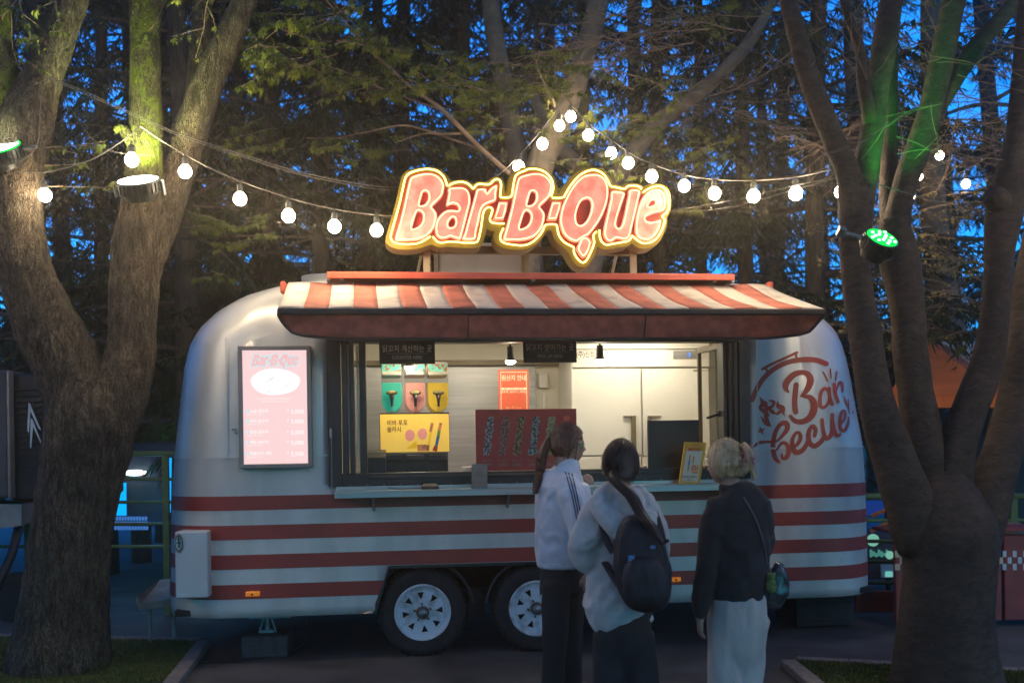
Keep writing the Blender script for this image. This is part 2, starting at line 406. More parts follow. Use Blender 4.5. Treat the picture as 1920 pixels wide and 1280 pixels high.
M['bark_left'] = bark('bark_left', (0.24,0.185,0.125), (0.055,0.042,0.032), (0.10,0.125,0.02), 0.62, scale=12, crack=.55, bs=1.0)
M['bark_moss'] = bark('bark_moss', (0.17,0.15,0.07), (0.035,0.035,0.015), (0.12,0.14,0.015), 0.47, scale=13, crack=.7, bs=1.0)
M['bark_right'] = bark('bark_right', (0.125,0.090,0.074), (0.055,0.044,0.038), None, scale=6, st=(1,1,1.9), crack=0.05, bs=.7)
M['bark_pale'] = bark('bark_pale', (0.30,0.235,0.18), (0.19,0.145,0.11), None, scale=4, st=(1,1,1.6), crack=0, bs=.4)
M['bark_conifer'] = bark('bark_conifer', (0.17,0.12,0.085), (0.06,0.042,0.032), None, scale=10, st=(1,1,0.2), crack=.1)
M['twig'] = mat('twig', (0.18,0.12,0.085), 0.85, var=0.3, scale=8)
M['needle'] = mat('conifer_needles', (0.036,0.046,0.014), 0.8, var=0.45, scale=2.5, spec=0.2, col2=(0.016,0.022,0.008))
M['leaf'] = mat('maple_leaf', (0.145,0.16,0.018), 0.6, var=0.3, scale=3.0, spec=0.3, col2=(0.055,0.075,0.010))
M['leaf_dry'] = mat('bud_leaf', (0.26,0.20,0.05), 0.7, var=0.35, scale=5.0)
M['wood_ramp'] = mat('ramp_metal', (0.30,0.27,0.25), 0.6, 0.2, var=0.2)
M['concrete'] = mat('concrete_block', (0.055,0.055,0.06), 0.9, var=0.25, scale=20, bump=0.4, bscale=90)
# ================================================================== ground
g = G(); g.add([(-150,-30,0),(150,-30,0),(150,220,0),(-150,220,0)], [(0,1,2,3)])
g.out('ground', M['asphalt'], kind='structure', loc=(0,0,0))
def hill():
    g = G(); nx, ny = 60, 14
    for j in range(ny):
        for i in range(nx):
            x = -60+120*i/(nx-1); y = 24+3.2*j
            h = min(1, j/5.0)
            g.v.append(Vector((x, y, -0.05 + h*(3.0+1.2*noise.noise(Vector((x*.08, y*.08, 0)))) + .25*j*h)))
    for j in range(ny-1):
        for i in range(nx-1):
            a = j*nx+i; g.f.append((a, a+1, a+nx+1, a+nx))
    g.out('hill', M['hill'], kind='structure', smooth=True, loc=(0,24,0))
hill()

def ground_pt(px, py):
    u = (px-960)/F; v = -(py-HZ)/F
    dz = -u*_s + v*_c
    t = -CAMZ/dz
    return Vector(((u*_c+v*_s)*t, t, 0))
# turf beds with their kerbs
def turf_bed(name, outline, kerb_edges, klabel):
    pts = [Vector(p) for p in outline]
    n = len(pts)
    g = G(); g.v = [p+Vector((0,0,.045)) for p in pts]+[p.copy() for p in pts]
    g.f = [tuple(range(n))] + [(i, i+n, (i+1) % n+n, (i+1) % n) for i in range(n)]
    g.out(name, M['turf'], kind='structure')
    # blades as one mass
    gb = G(); rnd = random.Random(5)
    xs = [p.x for p in pts]; ys = [p.y for p in pts]
    def inside(x, y):
        c = False
        for i in range(n):
            a, b = pts[i], pts[(i+1) % n]
            if (a.y > y) != (b.y > y) and x < (b.x-a.x)*(y-a.y)/(b.y-a.y)+a.x: c = not c
        return c
    for k in range(26000):
        x = rnd.uniform(min(xs), max(xs)); y = rnd.uniform(min(ys), max(ys))
        if not inside(x, y): continue
        a = rnd.uniform(0, 6.3); h = rnd.uniform(.012, .03); w = .004
        dx, dy = w*math.cos(a), w*math.sin(a)
        gb.add([(x-dx,y-dy,.044),(x+dx,y+dy,.044),(x+rnd.uniform(-.012,.012),y+rnd.uniform(-.012,.012),.044+h)], [(0,1,2)])
    gb.out('turf_grass', M['turf'], kind='stuff')
    for (i, j, m) in kerb_edges:
        a, b = pts[i], pts[j]; d = (b-a); L = d.length; d.normalize(); nn = Vector((d.y, -d.x, 0))
        kr = None
        for k in range(m):
            p = a + d*(L*k/m+.004); q = a + d*(L*(k+1)/m-.004)
            g = G(); w = .10; h = .055
            g.add([p, q, q+nn*w, p+nn*w]+[v+Vector((0,0,h)) for v in (p, q, q+nn*w, p+nn*w)],
                  [(0,3,2,1),(4,5,6,7),(0,1,5,4),(1,2,6,5),(2,3,7,6),(3,0,4,7)])
            if kr is None:
                kr = E('kerb', klabel, 'kerb', a)
            g.out('kerb_stone', M['kerb'], kr, bevel=.006)
cA = ground_pt(370, 1212); cB = ground_pt(300, 1300); cC = ground_pt(-260, 1198); cD = ground_pt(-260, 1330)
turf_bed('turf_bed', [cD, cB, cA, cC], [(1, 2, 3), (2, 3, 7)], 'pale stone kerb edging the green turf under the thick left tree')
dA = ground_pt(1492, 1250); dB = ground_pt(1590, 1330); dC = ground_pt(2150, 1285); dD = ground_pt(2150, 1400)
turf_bed('turf_bed', [dB, dD, dC, dA], [(3, 0, 2), (2, 3, 6)], 'pale stone kerb edging the green turf under the forked right tree')

gl_ = G(); rnd = random.Random(41)
for _ in range(420):
    x, y = rnd.uniform(-4, 4), rnd.uniform(4.8, 8.5); a = rnd.uniform(0, 6.3); s_ = rnd.uniform(.008, .022)
    c, d = math.cos(a)*s_, math.sin(a)*s_; h = .003+rnd.uniform(0, .006)
    gl_.add([(x-c,y-d,h),(x+d*.5,y-c*.5,h+.004),(x+c,y+d,h),(x-d*.5,y+c*.5,h+.003)], [(0,1,2,3)])
gl_.out('fallen_leaves', mat('dry_leaf', (0.15,0.11,0.05), .8, var=.4, scale=9), kind='stuff')

# ================================================================== food trailer
def solve(px, py, y0=.28):
    yl = y0; x = z = 0
    for _ in range(4):
        x, z = TL(px, py, yl); yl = y0 + SY(z)
    return x, z
def interp(tab, t):
    if t <= tab[0][0]: return tab[0][1]
    for (a, b), (c, d) in zip(tab, tab[1:]):
        if t <= c: return b+(d-b)*(t-a)/(c-a)
    return tab[-1][1]
SYT = [(0,.03),(.36,.006),(.5,0),(2.30,0),(2.40,.02),(2.5,.055),(2.6,.12),(2.7,.23),(2.78,.38),(2.84,.56),(2.88,.85)]
def SY(z): return interp(SYT, z)
ZB = TL(560, 1149)[1]
left = sorted([(solve(px,py)[1], solve(px,py)[0]) for px,py in
        [(313,1125),(314,1050),(316,930),(321,850),(331,760),(339,690),(351,640),(371,610),(404,580),(449,555),(500,540),(560,532)]])
right = sorted([(solve(px,py)[1], solve(px,py)[0]) for px,py in
        [(1631,1095),(1629,1000),(1626,905),(1621,830),(1610,774),(1597,700),(1588,661),(1574,627),(1556,605),(1537,593)]])
XR0 = right[0][1]; XL0 = left[0][1]
lt = list(left)
for z, x in lt:
    if z > right[-1][0]+.02: right.append((z, XR0-(x-XL0)))
right.sort()
def XLz(z): return interp(left, z)-.012
def XRz(z): return interp(right, z)+.035
DEP = 2.05
wx0, wx1, wz0, wz1 = rect(616, 636, 1402, 903, 0)
axL = TL(730, 1057)[0]; azT = TL(800, 1058)[1]; axR = TL(1236, 1050)[0]
SLANT = (TL(730,1057)[0]-TL(699,1140)[0])/(azT-ZB)
fr = sorted([wx0, wx1, axL, axR])
def cols(a, b, n): return [a+(b-a)*i/n for i in range(n)]
XF0, XF1 = XLz(1.0)+.5, XRz(1.0)-.5
fx = []
keys = [XF0, wx0-.001, wx0+.001]; keys = sorted(set([XF0, XF1] + fr))
for a, b in zip(keys, keys[1:]):
    fx += cols(a, b, max(1, int((b-a)/.09)))
fx.append(XF1)
def plan(z, off=0.0):
    """rounded outline at height z: list of points, and which front column they belong to."""
    xl, xr, sy = XLz(z)-off, XRz(z)+off, SY(z)-off
    yb = DEP - SY(z) + off
    rr = max(.05, min(.5, (yb-sy)/2-.01, (xr-xl)/2-.01))
    pts = []
    w = (xr-xl)
    for x in fx:                                          # front face, left to right
        if z <= 2.3: X = min(max(x, xl+rr), xr-rr)
        else: X = (xl+rr) + (x-XF0)/(XF1-XF0)*(w-2*rr)
        if z < azT-1e-4:
            if abs(x-axL) < 1e-6: X -= SLANT*(azT-z)
            if abs(x-axR) < 1e-6: X += .0
        pts.append((X, sy))
    n = 12
    for k in range(1, n+1):
        a = -math.pi/2 + math.pi/2*k/n; pts.append((xr-rr+rr*math.cos(a), sy+rr+rr*math.sin(a)))
    for k in range(1, 5): pts.append((xr, sy+rr+(yb-sy-2*rr)*k/4))
    for k in range(1, n+1):
        a = math.pi/2*k/n; pts.append((xr-rr+rr*math.cos(a), yb-rr+rr*math.sin(a)))
    for k in range(1, 13): pts.append((xr-rr-(w-2*rr)*k/12, yb))
    for k in range(1, n+1):
        a = math.pi/2+math.pi/2*k/n; pts.append((xl+rr+rr*math.cos(a), yb-rr+rr*math.sin(a)))
    for k in range(1, 5): pts.append((xl, yb-rr-(yb-sy-2*rr)*k/4))
    for k in range(1, n):
        a = math.pi+math.pi/2*k/n; pts.append((xl+rr+rr*math.cos(a), sy+rr+rr*math.sin(a)))
    return pts
def band(levels, off, holes=True, closetop=False):
    g = G(); n = None
    for z in levels:
        p = plan(z, off); n = len(p)
        g.v += [Vector((x, y, z)) for x, y in p]
    for j in range(len(levels)-1):
        zm = (levels[j]+levels[j+1])/2
        for i in range(n):
            k = (i+1) % n
            if holes and i < len(fx)-1:
                xm = (fx[i]+fx[i+1])/2
                if wx0 < xm < wx1 and wz0 < zm < wz1: continue
                if axL < xm < axR and zm < azT: continue
            g.f.append((j*n+i, j*n+k, (j+1)*n+k, (j+1)*n+i))
    if closetop: g.f.append(tuple((len(levels)-1)*n+i for i in range(n)))
    return g
tr = E('food_trailer', 'silver rounded food trailer with red stripes and a lit serving hatch', 'food trailer', (0,0,0), TM)
lv = sorted(set([ZB-.02, ZB+.04, ZB+.1] + [azT, wz0, wz1, TL(400, 857)[1]] + [ZB+.2+i*.12 for i in range(17)] + [2.33+.035*i for i in range(13)] + [2.80,2.82,2.84,2.86,2.88]))
lv = [z for i, z in enumerate(lv) if i == 0 or z-lv[i-1] > .004 or z in (azT, wz0, wz1, TL(400, 857)[1])]
sh = band(lv, 0, True, True)
shell = sh.out('shell', [M['silver'], M['silver_shaded']], tr, sp=TM, smooth=True)
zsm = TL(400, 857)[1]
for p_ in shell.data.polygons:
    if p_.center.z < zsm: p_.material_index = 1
so = shell.modifiers.new('skin', 'SOLIDIFY'); so.thickness = .03; so.offset = -1
BV = BVHTree.FromPolygons([tuple(TM @ v) for v in band(lv, 0, False, True).v], [list(f) for f in band(lv, 0, False, True).f])
# four red bands
def zat(px, py): return TL(px, py)[1]
for (a, b) in ((929.8, 956.5), (984.6, 1011.6), (1040, 1067), (1095.5, 1123)):
    z1, z0 = zat(450, a), zat(450, b)
    ls = [z0, z1] if not (z0 < azT < z1) else [z0, azT, z1]
    band(ls, .003).out('stripe', M['red_band'], tr, sp=TM, smooth=True)
zs = zat(400, 857)
band([zs-.006, zs+.006], .0045).out('seam_trim', M['silver'], tr, sp=TM, smooth=True)
# rivets along the silver bands
g = G()
for pyc in (970.5, 1025.5, 1081, 1136, 884):
    z = zat(450, pyc)
    x = XF0-.1
    while x < XF1+.15:
        if not (axL-.1 < x < axR+.05 and z < azT) and not (wx0 < x < wx1 and wz0 < z < wz1):
            g.sphere((x, SY(z)-.001, z), .006, 6, 4)
        x += .157
g.out('rivets', M['silver'], tr, sp=TM, kind='stuff')
# vertical panel joints on the upper wall
for px in (425, 1420):
    x = TL(px, 750)[0]
    G().box(x-.005, x+.005, -.004, .004, zs+.01, 2.28).out('panel_joint', M['silver'], tr, sp=TM)
# skirt underside and wheel housing
x0, x1 = XLz(.5)+.1, XRz(.5)-.1
G().box(x0, axL-.3, .1, DEP-.1, ZB-.01, ZB+.03).box(axL-.3, axR, .95, DEP-.1, ZB-.01, ZB+.03).box(axR, x1, .1, DEP-.1, ZB-.01, ZB+.03).out('floor_pan', M['under'], tr, sp=TM)
G().box(axL-.08, axR+.08, .05, .95, azT+.002, azT+.03).box(axL-.14, axR+.08, .93, .96, .30, azT).out('wheel_housing', M['under'], tr, sp=TM)
G().prism([(axL-.005, azT-.002),(axR, azT-.002),(axR,azT-.02),(axL-.0,azT-.02),(TL(700,1140)[0]+.02, ZB-.02),(TL(700,1140)[0]-.002, ZB-.02)], -.004, .04).out('arch_edge', M['black_metal'], tr, sp=TM)
# fender strip above the two wheels
wy = .11
wcx = [TL(792.5, 1147, .05)[0], TL(1006, 1153, .05)[0]]
wcz = TL(792.5, 1147, .05)[1]
for cx in wcx:
    pts = [(cx+.37*math.cos(a), .05, wcz+.37*math.sin(a)) for a in [R(8+164*k/20) for k in range(21)]]
    G().ring_tube(pts, [(.012, .012)]*21, 8).out('fender', M['black_metal'], tr, sp=TM)
def wheel(cx):
    tz = wcz
    tp = G().lathe([(.20,.0),(.225,-.012),(.262,-.02),(.295,-.012),(.312,.02),(.318,.07),(.318,.13),(.312,.18),(.26,.21),(.20,.2)], 48, (cx, .04, tz), 'Y')
    # tread blocks
    for k in range(40):
        a = 2*math.pi*k/40
        c, s = math.cos(a), math.sin(a)
        p = Vector((cx+.32*c, .09, tz+.32*s)); t = Vector((-s, 0, c))*.014; o = Vector((c, 0, s))*.006
        for y in (.055, .115):
            q = Vector((p.x, .04+y-.0, p.z))
            tp.add([q-t-Vector((0,.02,0))-o, q+t-Vector((0,.02,0))-o, q+t+Vector((0,.02,0))-o, q-t+Vector((0,.02,0))-o,
                    q-t-Vector((0,.02,0))+o, q+t-Vector((0,.02,0))+o, q+t+Vector((0,.02,0))+o, q-t+Vector((0,.02,0))+o],
                   [(0,3,2,1),(4,5,6,7),(0,1,5,4),(1,2,6,5),(2,3,7,6),(3,0,4,7)])
    ty = tp.out('wheel', M['black_rubber'], tr, sp=TM, smooth=True)
    G().lathe([(.205,.012),(.20,-.004),(.192,-.006),(.185,.01),(.166,.022),(.160,.02),(.157,.034)], 48, (cx, .03, tz), 'Y').out('rim', M['rim'], ty, sp=TM, smooth=True)
    # spoked disc with eight triangular holes
    loops = [[(.158*math.cos(2*math.pi*k/48), .158*math.sin(2*math.pi*k/48)) for k in range(48)]]
    rot = .1 if cx == wcx[0] else .45
    for k in range(8):
        a = rot+2*math.pi*k/8
        def P(r, w): return (r*math.cos(a)-w*math.sin(a), r*math.sin(a)+w*math.cos(a))
        loops.append([P(.143,-.024), P(.143,.024), P(.096,.003), P(.096,-.003)])
    shape2d('rim_disc', loops, .012, M['rim'], ty, lambda x, y, h: (cx+x, .055-h, tz+y), sp=TM)
    G().lathe([(.158,.2),(.158,.201),(.001,.201)], 24, (cx, -.1, tz), 'Y').out('brake_drum', M['under'], ty, sp=TM)
    G().lathe([(.046,.048),(.043,.0),(.036,-.012),(.034,-.012)], 24, (cx, .01, tz), 'Y').out('hub_ring', M['hub'], ty, sp=TM, smooth=True)
    G().lathe([(.033,.03),(.033,-.008),(.028,-.014),(.001,-.016)], 24, (cx, .01, tz), 'Y').out('hub_cap', M['hub_cap'], ty, sp=TM, smooth=True)
    for k in range(5):
        a = rot+.3+2*math.pi*k/5
        G().cyl((cx+.06*math.cos(a), .05, tz+.06*math.sin(a)), (cx+.06*math.cos(a), .03, tz+.06*math.sin(a)), .0085, n=6).out('lug_nut', M['hub'], ty, sp=TM)
for cx in wcx: wheel(cx)
# axle gear between the wheels
G().box(wcx[0]-.2, wcx[1]+.25, .3, .34, .34, .44).box(wcx[0]+.34, wcx[0]+.46, .2, .3, .24, .42).out('axle_beam', M['under'], tr, sp=TM)
# orange side marker, white hatch box, round badge
def marker(px, py, w=27, h=9):
    g = G().rbox(px-w/2, py-h/2, px+w/2, py+h/2, -.02, .025); o = g.out('marker_light', M['orange_lens'], tr, sp=TM, bevel=.004)
    x, z = TL(px, py); G().cyl((x, -.024, z), (x, -.019, z), .008, n=10).out('marker_bezel', M['black_metal'], o, sp=TM)
marker(473.5, 1113); marker(1266, 1086, 22, 8)
bx0, bx1, bz0, bz1 = rect(328, 996, 390, 1121, -.11)
G().box(bx0, bx1, -.11, .12, bz0, bz1).out('service_box', M['grey_box'], tr, sp=TM, bevel=.012, seg=3)
x, z = TL(335, 1014, -.11)
lp = G(); 
c = TV(336, 1017, -.11)
G().lathe([(.001,-.012),(.028,-.012),(.032,-.004),(.032,.004)], 20, (0,0,0), 'Y')
gg = G(); n = 24
for r, y in ((.0, -.118), (.72, -.118), (.9, -.122), (1.0, -.114), (1.0, -.10)):
    for k in range(n):
        a = 2*math.pi*k/n; gg.v.append(Vector((c.x+.034*r*math.cos(a), y, c.z+.07*r*math.sin(a))))
for i in range(4):
    for k in range(n): gg.f.append((i*n+k, i*n+(k+1) % n, (i+1)*n+(k+1) % n, (i+1)*n+k))
bd = gg.out('badge', M['steel'], tr, sp=TM, smooth=True)
gg = G()
for k in range(n):
    a = 2*math.pi*k/n; gg.v.append(Vector((c.x+.027*math.cos(a), -.1235, c.z+.056*math.sin(a))))
for k in range(n):
    a = 2*math.pi*k/n; gg.v.append(Vector((c.x+.022*math.cos(a), -.1235, c.z+.048*math.sin(a))))
for k in range(n): gg.f.append((k, (k+1) % n, n+(k+1) % n, n+k))
gg.box(c.x-.004, c.x+.004, -.125, -.122, c.z-.035, c.z+.035).box(c.x-.016, c.x+.016, -.125, -.122, c.z-.004, c.z+.004)
gg.out('badge_mark', M['black_metal'], bd, sp=TM)
# jack on a block
jx, jz = TL(502, 1185, .35)
jk = G().cyl((jx, .35, .10), (jx, .35, ZB), .022).cyl((jx-.07, .35, .12), (jx-.012, .35, ZB-.03), .01).cyl((jx+.07, .35, .12), (jx+.012, .35, ZB-.03), .01).box(jx-.05, jx+.05, .3, .4, .165, .185)
a0, a1, b0, b1 = rect(467, 1147, 544, 1159, .2)
jk.box(a0, a1, .2, .26, b0, b1).out('jack', M['hub_cap'], tr, sp=TM)
G().box(jx-.17, jx+.16, .2, .5, .001, .16).out('jack_block', M['concrete'], loc=None, sp=TM, bevel=.01)
tag(bpy.data.objects['jack_block'], 'dark concrete block under the jack of the trailer', 'block')
G().ring_tube([Vector(p) for p in smooth_path([(jx+.3,.5,ZB),(jx+.28,.5,.1),(jx+.1,.25,.012),(jx-.4,.1,.012),(jx-.9,.35,.012),(jx-1.5,.9,.012),(jx-2.3,1.6,.012)], 6)], .009, 6).out('power_cable', M['black_rubber'], tr, sp=TM, smooth=True)
# dark crates under the right end of the trailer
q0, q1, r0, r1 = rect(1494, 1118, 1598, 1190, .5)
o = G().box(q0, q1, .5, .95, .02, r1+.02).box(q0+.03, q1-.03, .49, .5, .06, .08).box(q0-.01, q1+.01, .485, .96, r1-.05, r1).out('storage_crate', M['under'], sp=TM, bevel=.008)
tag(o, 'dark storage crate pushed under the right end of the trailer', 'crate')
# step plate at the far left end
gg = G(); a = TV(318, 1082, .9); b = TV(262, 1118, .9); 
pl = [TV(255,1118,.75), TV(262,1132,.75), TV(320,1122,.75), TV(320,1084,1.3), TV(300,1086,1.3)]
gg.v = [Vector(p) for p in pl] + [Vector(p)-Vector((0,0,.05)) for p in pl]
gg.f = [(0,1,2,3,4), (9,8,7,6,5)] + [(i, i+5, (i+1) % 5+5, (i+1) % 5) for i in range(5)]
# entry step behind the trailer's left corner: a tread plate on two legs
G().add([v for v in gg.v], gg.f).cyl((pl[1].x+.06, .8, 0), (pl[1].x+.06, .8, pl[1].z), .015).cyl((pl[2].x, .85, 0), (pl[2].x, .85, pl[2].z), .015).out('entry_step', M['wood_ramp'], tr, sp=TM)

# ------------------------------------------------------------------ serving hatch
G0 = lambda: G()
def bar(name, px0, py0, px1, py1, yl, d, mt, parent=tr, bev=.003):
    return G().rbox(px0, py0, px1, py1, yl, d).out(name, mt, parent, sp=TM, bevel=bev)
# reveal through the wall thickness
X0, X1, Z0, Z1 = wx0, wx1, wz0, wz1
wf = G().box(X0-.004, X0+.085, -.035, .10, Z0-.004, Z1+.004).box(X1-.085, X1+.004, -.035, .10, Z0-.004, Z1+.004)\
    .box(X0+.085, X1-.085, -.03, .10, Z0-.004, Z0+.085).box(X0+.085, X1-.085, -.03, .10, Z1-.022, Z1+.004)
wfo = wf.out('window_frame', M['black_metal'], tr, sp=TM, bevel=.004)
for pxa, pxb, yy in ((641, 652, -.05), (655, 664, -.03), (674, 687, .0)):
    bar('folded_sash', pxa, 641, pxb, 888, yy, .16, M['black_metal'])
bar('sash_edge', 652.5, 652, 654.5, 858, -.035, .02, M['steel'])
bar('sash_edge', 669.0, 648, 672.5, 862, .02, .02, M['fridge'])
for pxa, pxb, yy in ((1357, 1363, -.03), (1367, 1373, -.04), (1377, 1384, -.05), (1387, 1394, -.05)):
    bar('folded_sash', pxa, 641, pxb, 884, yy, .15, M['black_metal'])
bar('sill_rail', 690, 886, 1353, 892, -.045, .05, M['black_metal'])
# open casement at the right with its glass and handle
def quadframe(name, P, w, d, mt, parent):
    """frame through four corner points (trailer space), members w wide."""
    g = G()
    P = [Vector(p) for p in P]; c = sum(P, Vector())/4
    nrm = (P[1]-P[0]).cross(P[3]-P[0]).normalized()*d
    for i in range(4):
        a, b = P[i], P[(i+1) % 4]
        ia = a+(c-a).normalized()*w*1.3; ib = b+(c-b).normalized()*w*1.3
        g.add([a, b, ib, ia, a+nrm, b+nrm, ib+nrm, ia+nrm], [(0,3,2,1),(4,5,6,7),(0,1,5,4),(1,2,6,5),(2,3,7,6),(3,0,4,7)])
    return g.out(name, mt, parent, sp=TM)
A_ = TL(1355, 700)[0]; B_ = TL(1318, 700, .28)[0]
zt, zb_ = TL(1335, 641)[1], TL(1335, 884)[1]
sash = quadframe('open_sash', [(A_,.05,zb_),(B_,.42,zb_),(B_,.42,zt),(A_,.05,zt)], .035, .03, M['fridge_dark'], tr)
G().add([(A_-.03,.075,zb_+.04),(B_+.03,.39,zb_+.04),(B_+.03,.39,zt-.04),(A_-.03,.075,zt-.04)], [(0,1,2,3)]).out('pane', M['glass'], sash, sp=TM)
hx, hz = TL(1345, 776, .05)
G().box(hx-.01, hx+.01, -.0, .06, hz-.02, hz+.02).cyl((hx, .0, hz), (hx-.09, .03, hz-.03), .009).out('sash_handle', M['black_metal'], sash, sp=TM)
# counter shelf
cx0 = TL(627, 926, -.24)[0]; cx1 = TL(1400, 900, -.24)[0]; cz = TL(800, 921, -.24)[1]
shf = G().box(cx0, cx1, -.24, -.037, cz, cz+.012).box(cx0, cx1, -.24, -.228, cz-.035, cz+.002).box(cx0, cx0+.012, -.23, -.04, cz-.035, cz).out('counter_shelf', M['steel'], tr, sp=TM, bevel=.002)
G().box(cx0, cx1, -.0365, -.003, cz+.012, Z0-.006).out('counter_backsplash', M['steel'], tr, sp=TM)
gg = G()
k = cx0+.1
while k < cx1: gg.sphere((k, -.037, cz+.045), .006, 6, 4); k += .118
gg.out('backsplash_rivets', M['hub_cap'], tr, sp=TM, kind='stuff')
for kx in (cx0+.25, cx0+1.2, cx0+2.1, cx0+2.8):
    G().add([(kx,-.2,cz-.003),(kx,-.004,cz-.003),(kx,-.004,cz-.14),(kx+.02,-.2,cz-.003),(kx+.02,-.004,cz-.003),(kx+.02,-.004,cz-.14)], [(0,1,2),(3,5,4),(0,3,4,1),(1,4,5,2),(2,5,3,0)]).out('shelf_bracket', M['steel'], tr, sp=TM)
# chain holder left of the hatch
G().box(*[v for v in (TL(618.5,806)[0], TL(623,806)[0])], -.05, -.036, TL(620,821)[1], TL(620,803)[1]).out('chain_clip', M['steel'], tr, sp=TM, bevel=.003)
gg = G(); a = TV(621.5, 822, -.04); b = TV(622.5, 925, -.04)
for k in range(34):
    p = a.lerp(b, k/33); gg.sphere(p, .0055, 6, 4, (.8,.8,1.3) if k % 2 else (1.1,1.1,1.1))
gg.out('chain', M['steel'], tr, sp=TM, kind='stuff')
# small lock left of the light box
x, z = TL(443, 806); G().box(x-.03, x+.005, -.012, 0, z-.004, z+.01).cyl((x, -.02, z-.02), (x, 0, z-.02), .008, n=10).out('wall_latch', M['hub_cap'], tr, sp=TM)

# ------------------------------------------------------------------ inside
IX0, IX1 = X0+.02, X1+.25
FZ = ZB+.05
FZ = azT+.06
G().box(IX0-.35, IX1, .11, 2.0, FZ, FZ+.02).out('inside_floor', M['interior_floor'], tr, sp=TM)
G().box(IX0-.35, IX1, 1.96, 1.99, FZ+.02, 2.50).box(IX0-.38, IX0-.35, .11, 1.96, FZ+.02, 2.5).box(IX1, IX1+.03, .11, 1.99, FZ+.02, 2.5).out('inside_wall', M['cream_wall'], tr, sp=TM)
G().box(IX0-.35, IX1, .11, 1.99, 2.50, 2.53).out('inside_ceiling', M['cream_wall'], tr, sp=TM)
G().box(IX0-.35, X0+.002, .10, .12, FZ+.02, 2.5).box(X1-.002, IX1, .10, .12, FZ+.02, 2.5).box(X0, X1, .10, .12, FZ+.02, Z0).box(X0, X1, .10, .12, Z1+.002, 2.5).out('inside_lining', M['cream_wall'], tr, sp=TM)
sx0, sx1, sz0, sz1 = rect(690, 686, 1006, 880, 1.9)
G().box(sx0-.15, sx1, 1.93, 1.957, sz0-.2, sz1).out('steel_splashback', M['steel'], tr, sp=TM)
G().box(sx0-.15, sx1+.35, 1.86, 1.957, sz1+.002, sz1+.05).out('wall_rail', M['fridge_dark'], tr, sp=TM, bevel=.004)
# worktops
WTZ = Z0+.04
G().box(X0+.05, X1-.12, .125, .42, WTZ-.03, WTZ).out('worktop', M['steel'], tr, sp=TM, bevel=.003)
G().box(sx0-.15, TL(1068, 800, 1.35)[0]-.03, 1.40, 1.92, WTZ-.06, WTZ-.02).box(sx0-.15, TL(1068, 800, 1.35)[0]-.03, 1.40, 1.42, FZ+.02, WTZ-.06).out('rear_counter', M['steel'], tr, sp=TM)
# warm ceiling strips (seen lit above the sign boards)
for xa, xb in ((TL(850,650,.9)[0], TL(1000,650,.9)[0]), (TL(1120,650,.9)[0], TL(1290,650,.9)[0]), (TL(700,650,.9)[0]-.1, TL(700,650,.9)[0]+.35)):
    st = G().box(xa, xb, .84, .90, 2.455, 2.498).out('ceiling_light', M['cream_wall'], tr, sp=TM)
    G().box(xa+.01, xb-.01, .848, .892, 2.449, 2.4545).out('light_diffuser', M['led_strip'], st, sp=TM)
G().box(IX0-.3, IX1-.02, .26, .29, 2.40, 2.43).out('lamp_track', M['black_metal'], tr, sp=TM)

# ------------------------------------------------------------------ awning
AWT = -.80
bz = TL(990, 531)[1]
bL = TL(541, 533)[0]; bR = TL(1437, 531)[0]
fzv = TL(1000, 577, AWT)[1]; fL = TL(521, 578, AWT)[0]; fR = TL(1546, 578, AWT)[0]
vz = TL(1000, 634, AWT+.05)[1]
NS = 23
def aw_pt(u, v, lift=0.0):          # u along 0..1, v 0 at the wall, 1 at the front
    x = (bL+(bR-bL)*u)*(1-v)+(fL+(fR-fL)*u)*v
    sag = -.02*math.sin(math.pi*v)*(0.7+.3*math.sin(u*9)) + .004*math.sin(u*60+v*7)
    y = -.0+AWT*v
    z = bz*(1-v)+fzv*v+sag+lift
    return Vector((x, y, z))
canopy = G()
aw = G(); aw.box(bL+.02, bR-.02, -.004, .05, bz-.06, bz-.005)
awn = aw.out('awning', M['red_gutter'], tr, sp=TM, bevel=.004)
for k in range(NS):
    g = G(); nu, nv = 4, 12
    for lay in (0, -.008):
        for j in range(nv+1):
            for i in range(nu+1): g.v.append(aw_pt((k+i/nu)/NS, j/nv, lay))
    N = (nu+1)*(nv+1)
    for j in range(nv):
        for i in range(nu):
            a = j*(nu+1)+i; g.f.append((a, a+nu+1, a+nu+2, a+1)); g.f.append((N+a, N+a+1, N+a+nu+2, N+a+nu+1))
    for j in range(nv):
        a = j*(nu+1); g.f.append((a, N+a, N+a+nu+1, a+nu+1)); a += nu; g.f.append((a, a+nu+1, N+a+nu+1, N+a))
    for i in range(nu):
        g.f.append((i, i+1, N+i+1, N+i)); a = nv*(nu+1)+i; g.f.append((a, N+a, N+a+1, a+1))
    g.out('canvas_stripe', M['awning_white' if k % 2 == 0 else 'awning_red'], awn, sp=TM, smooth=True)
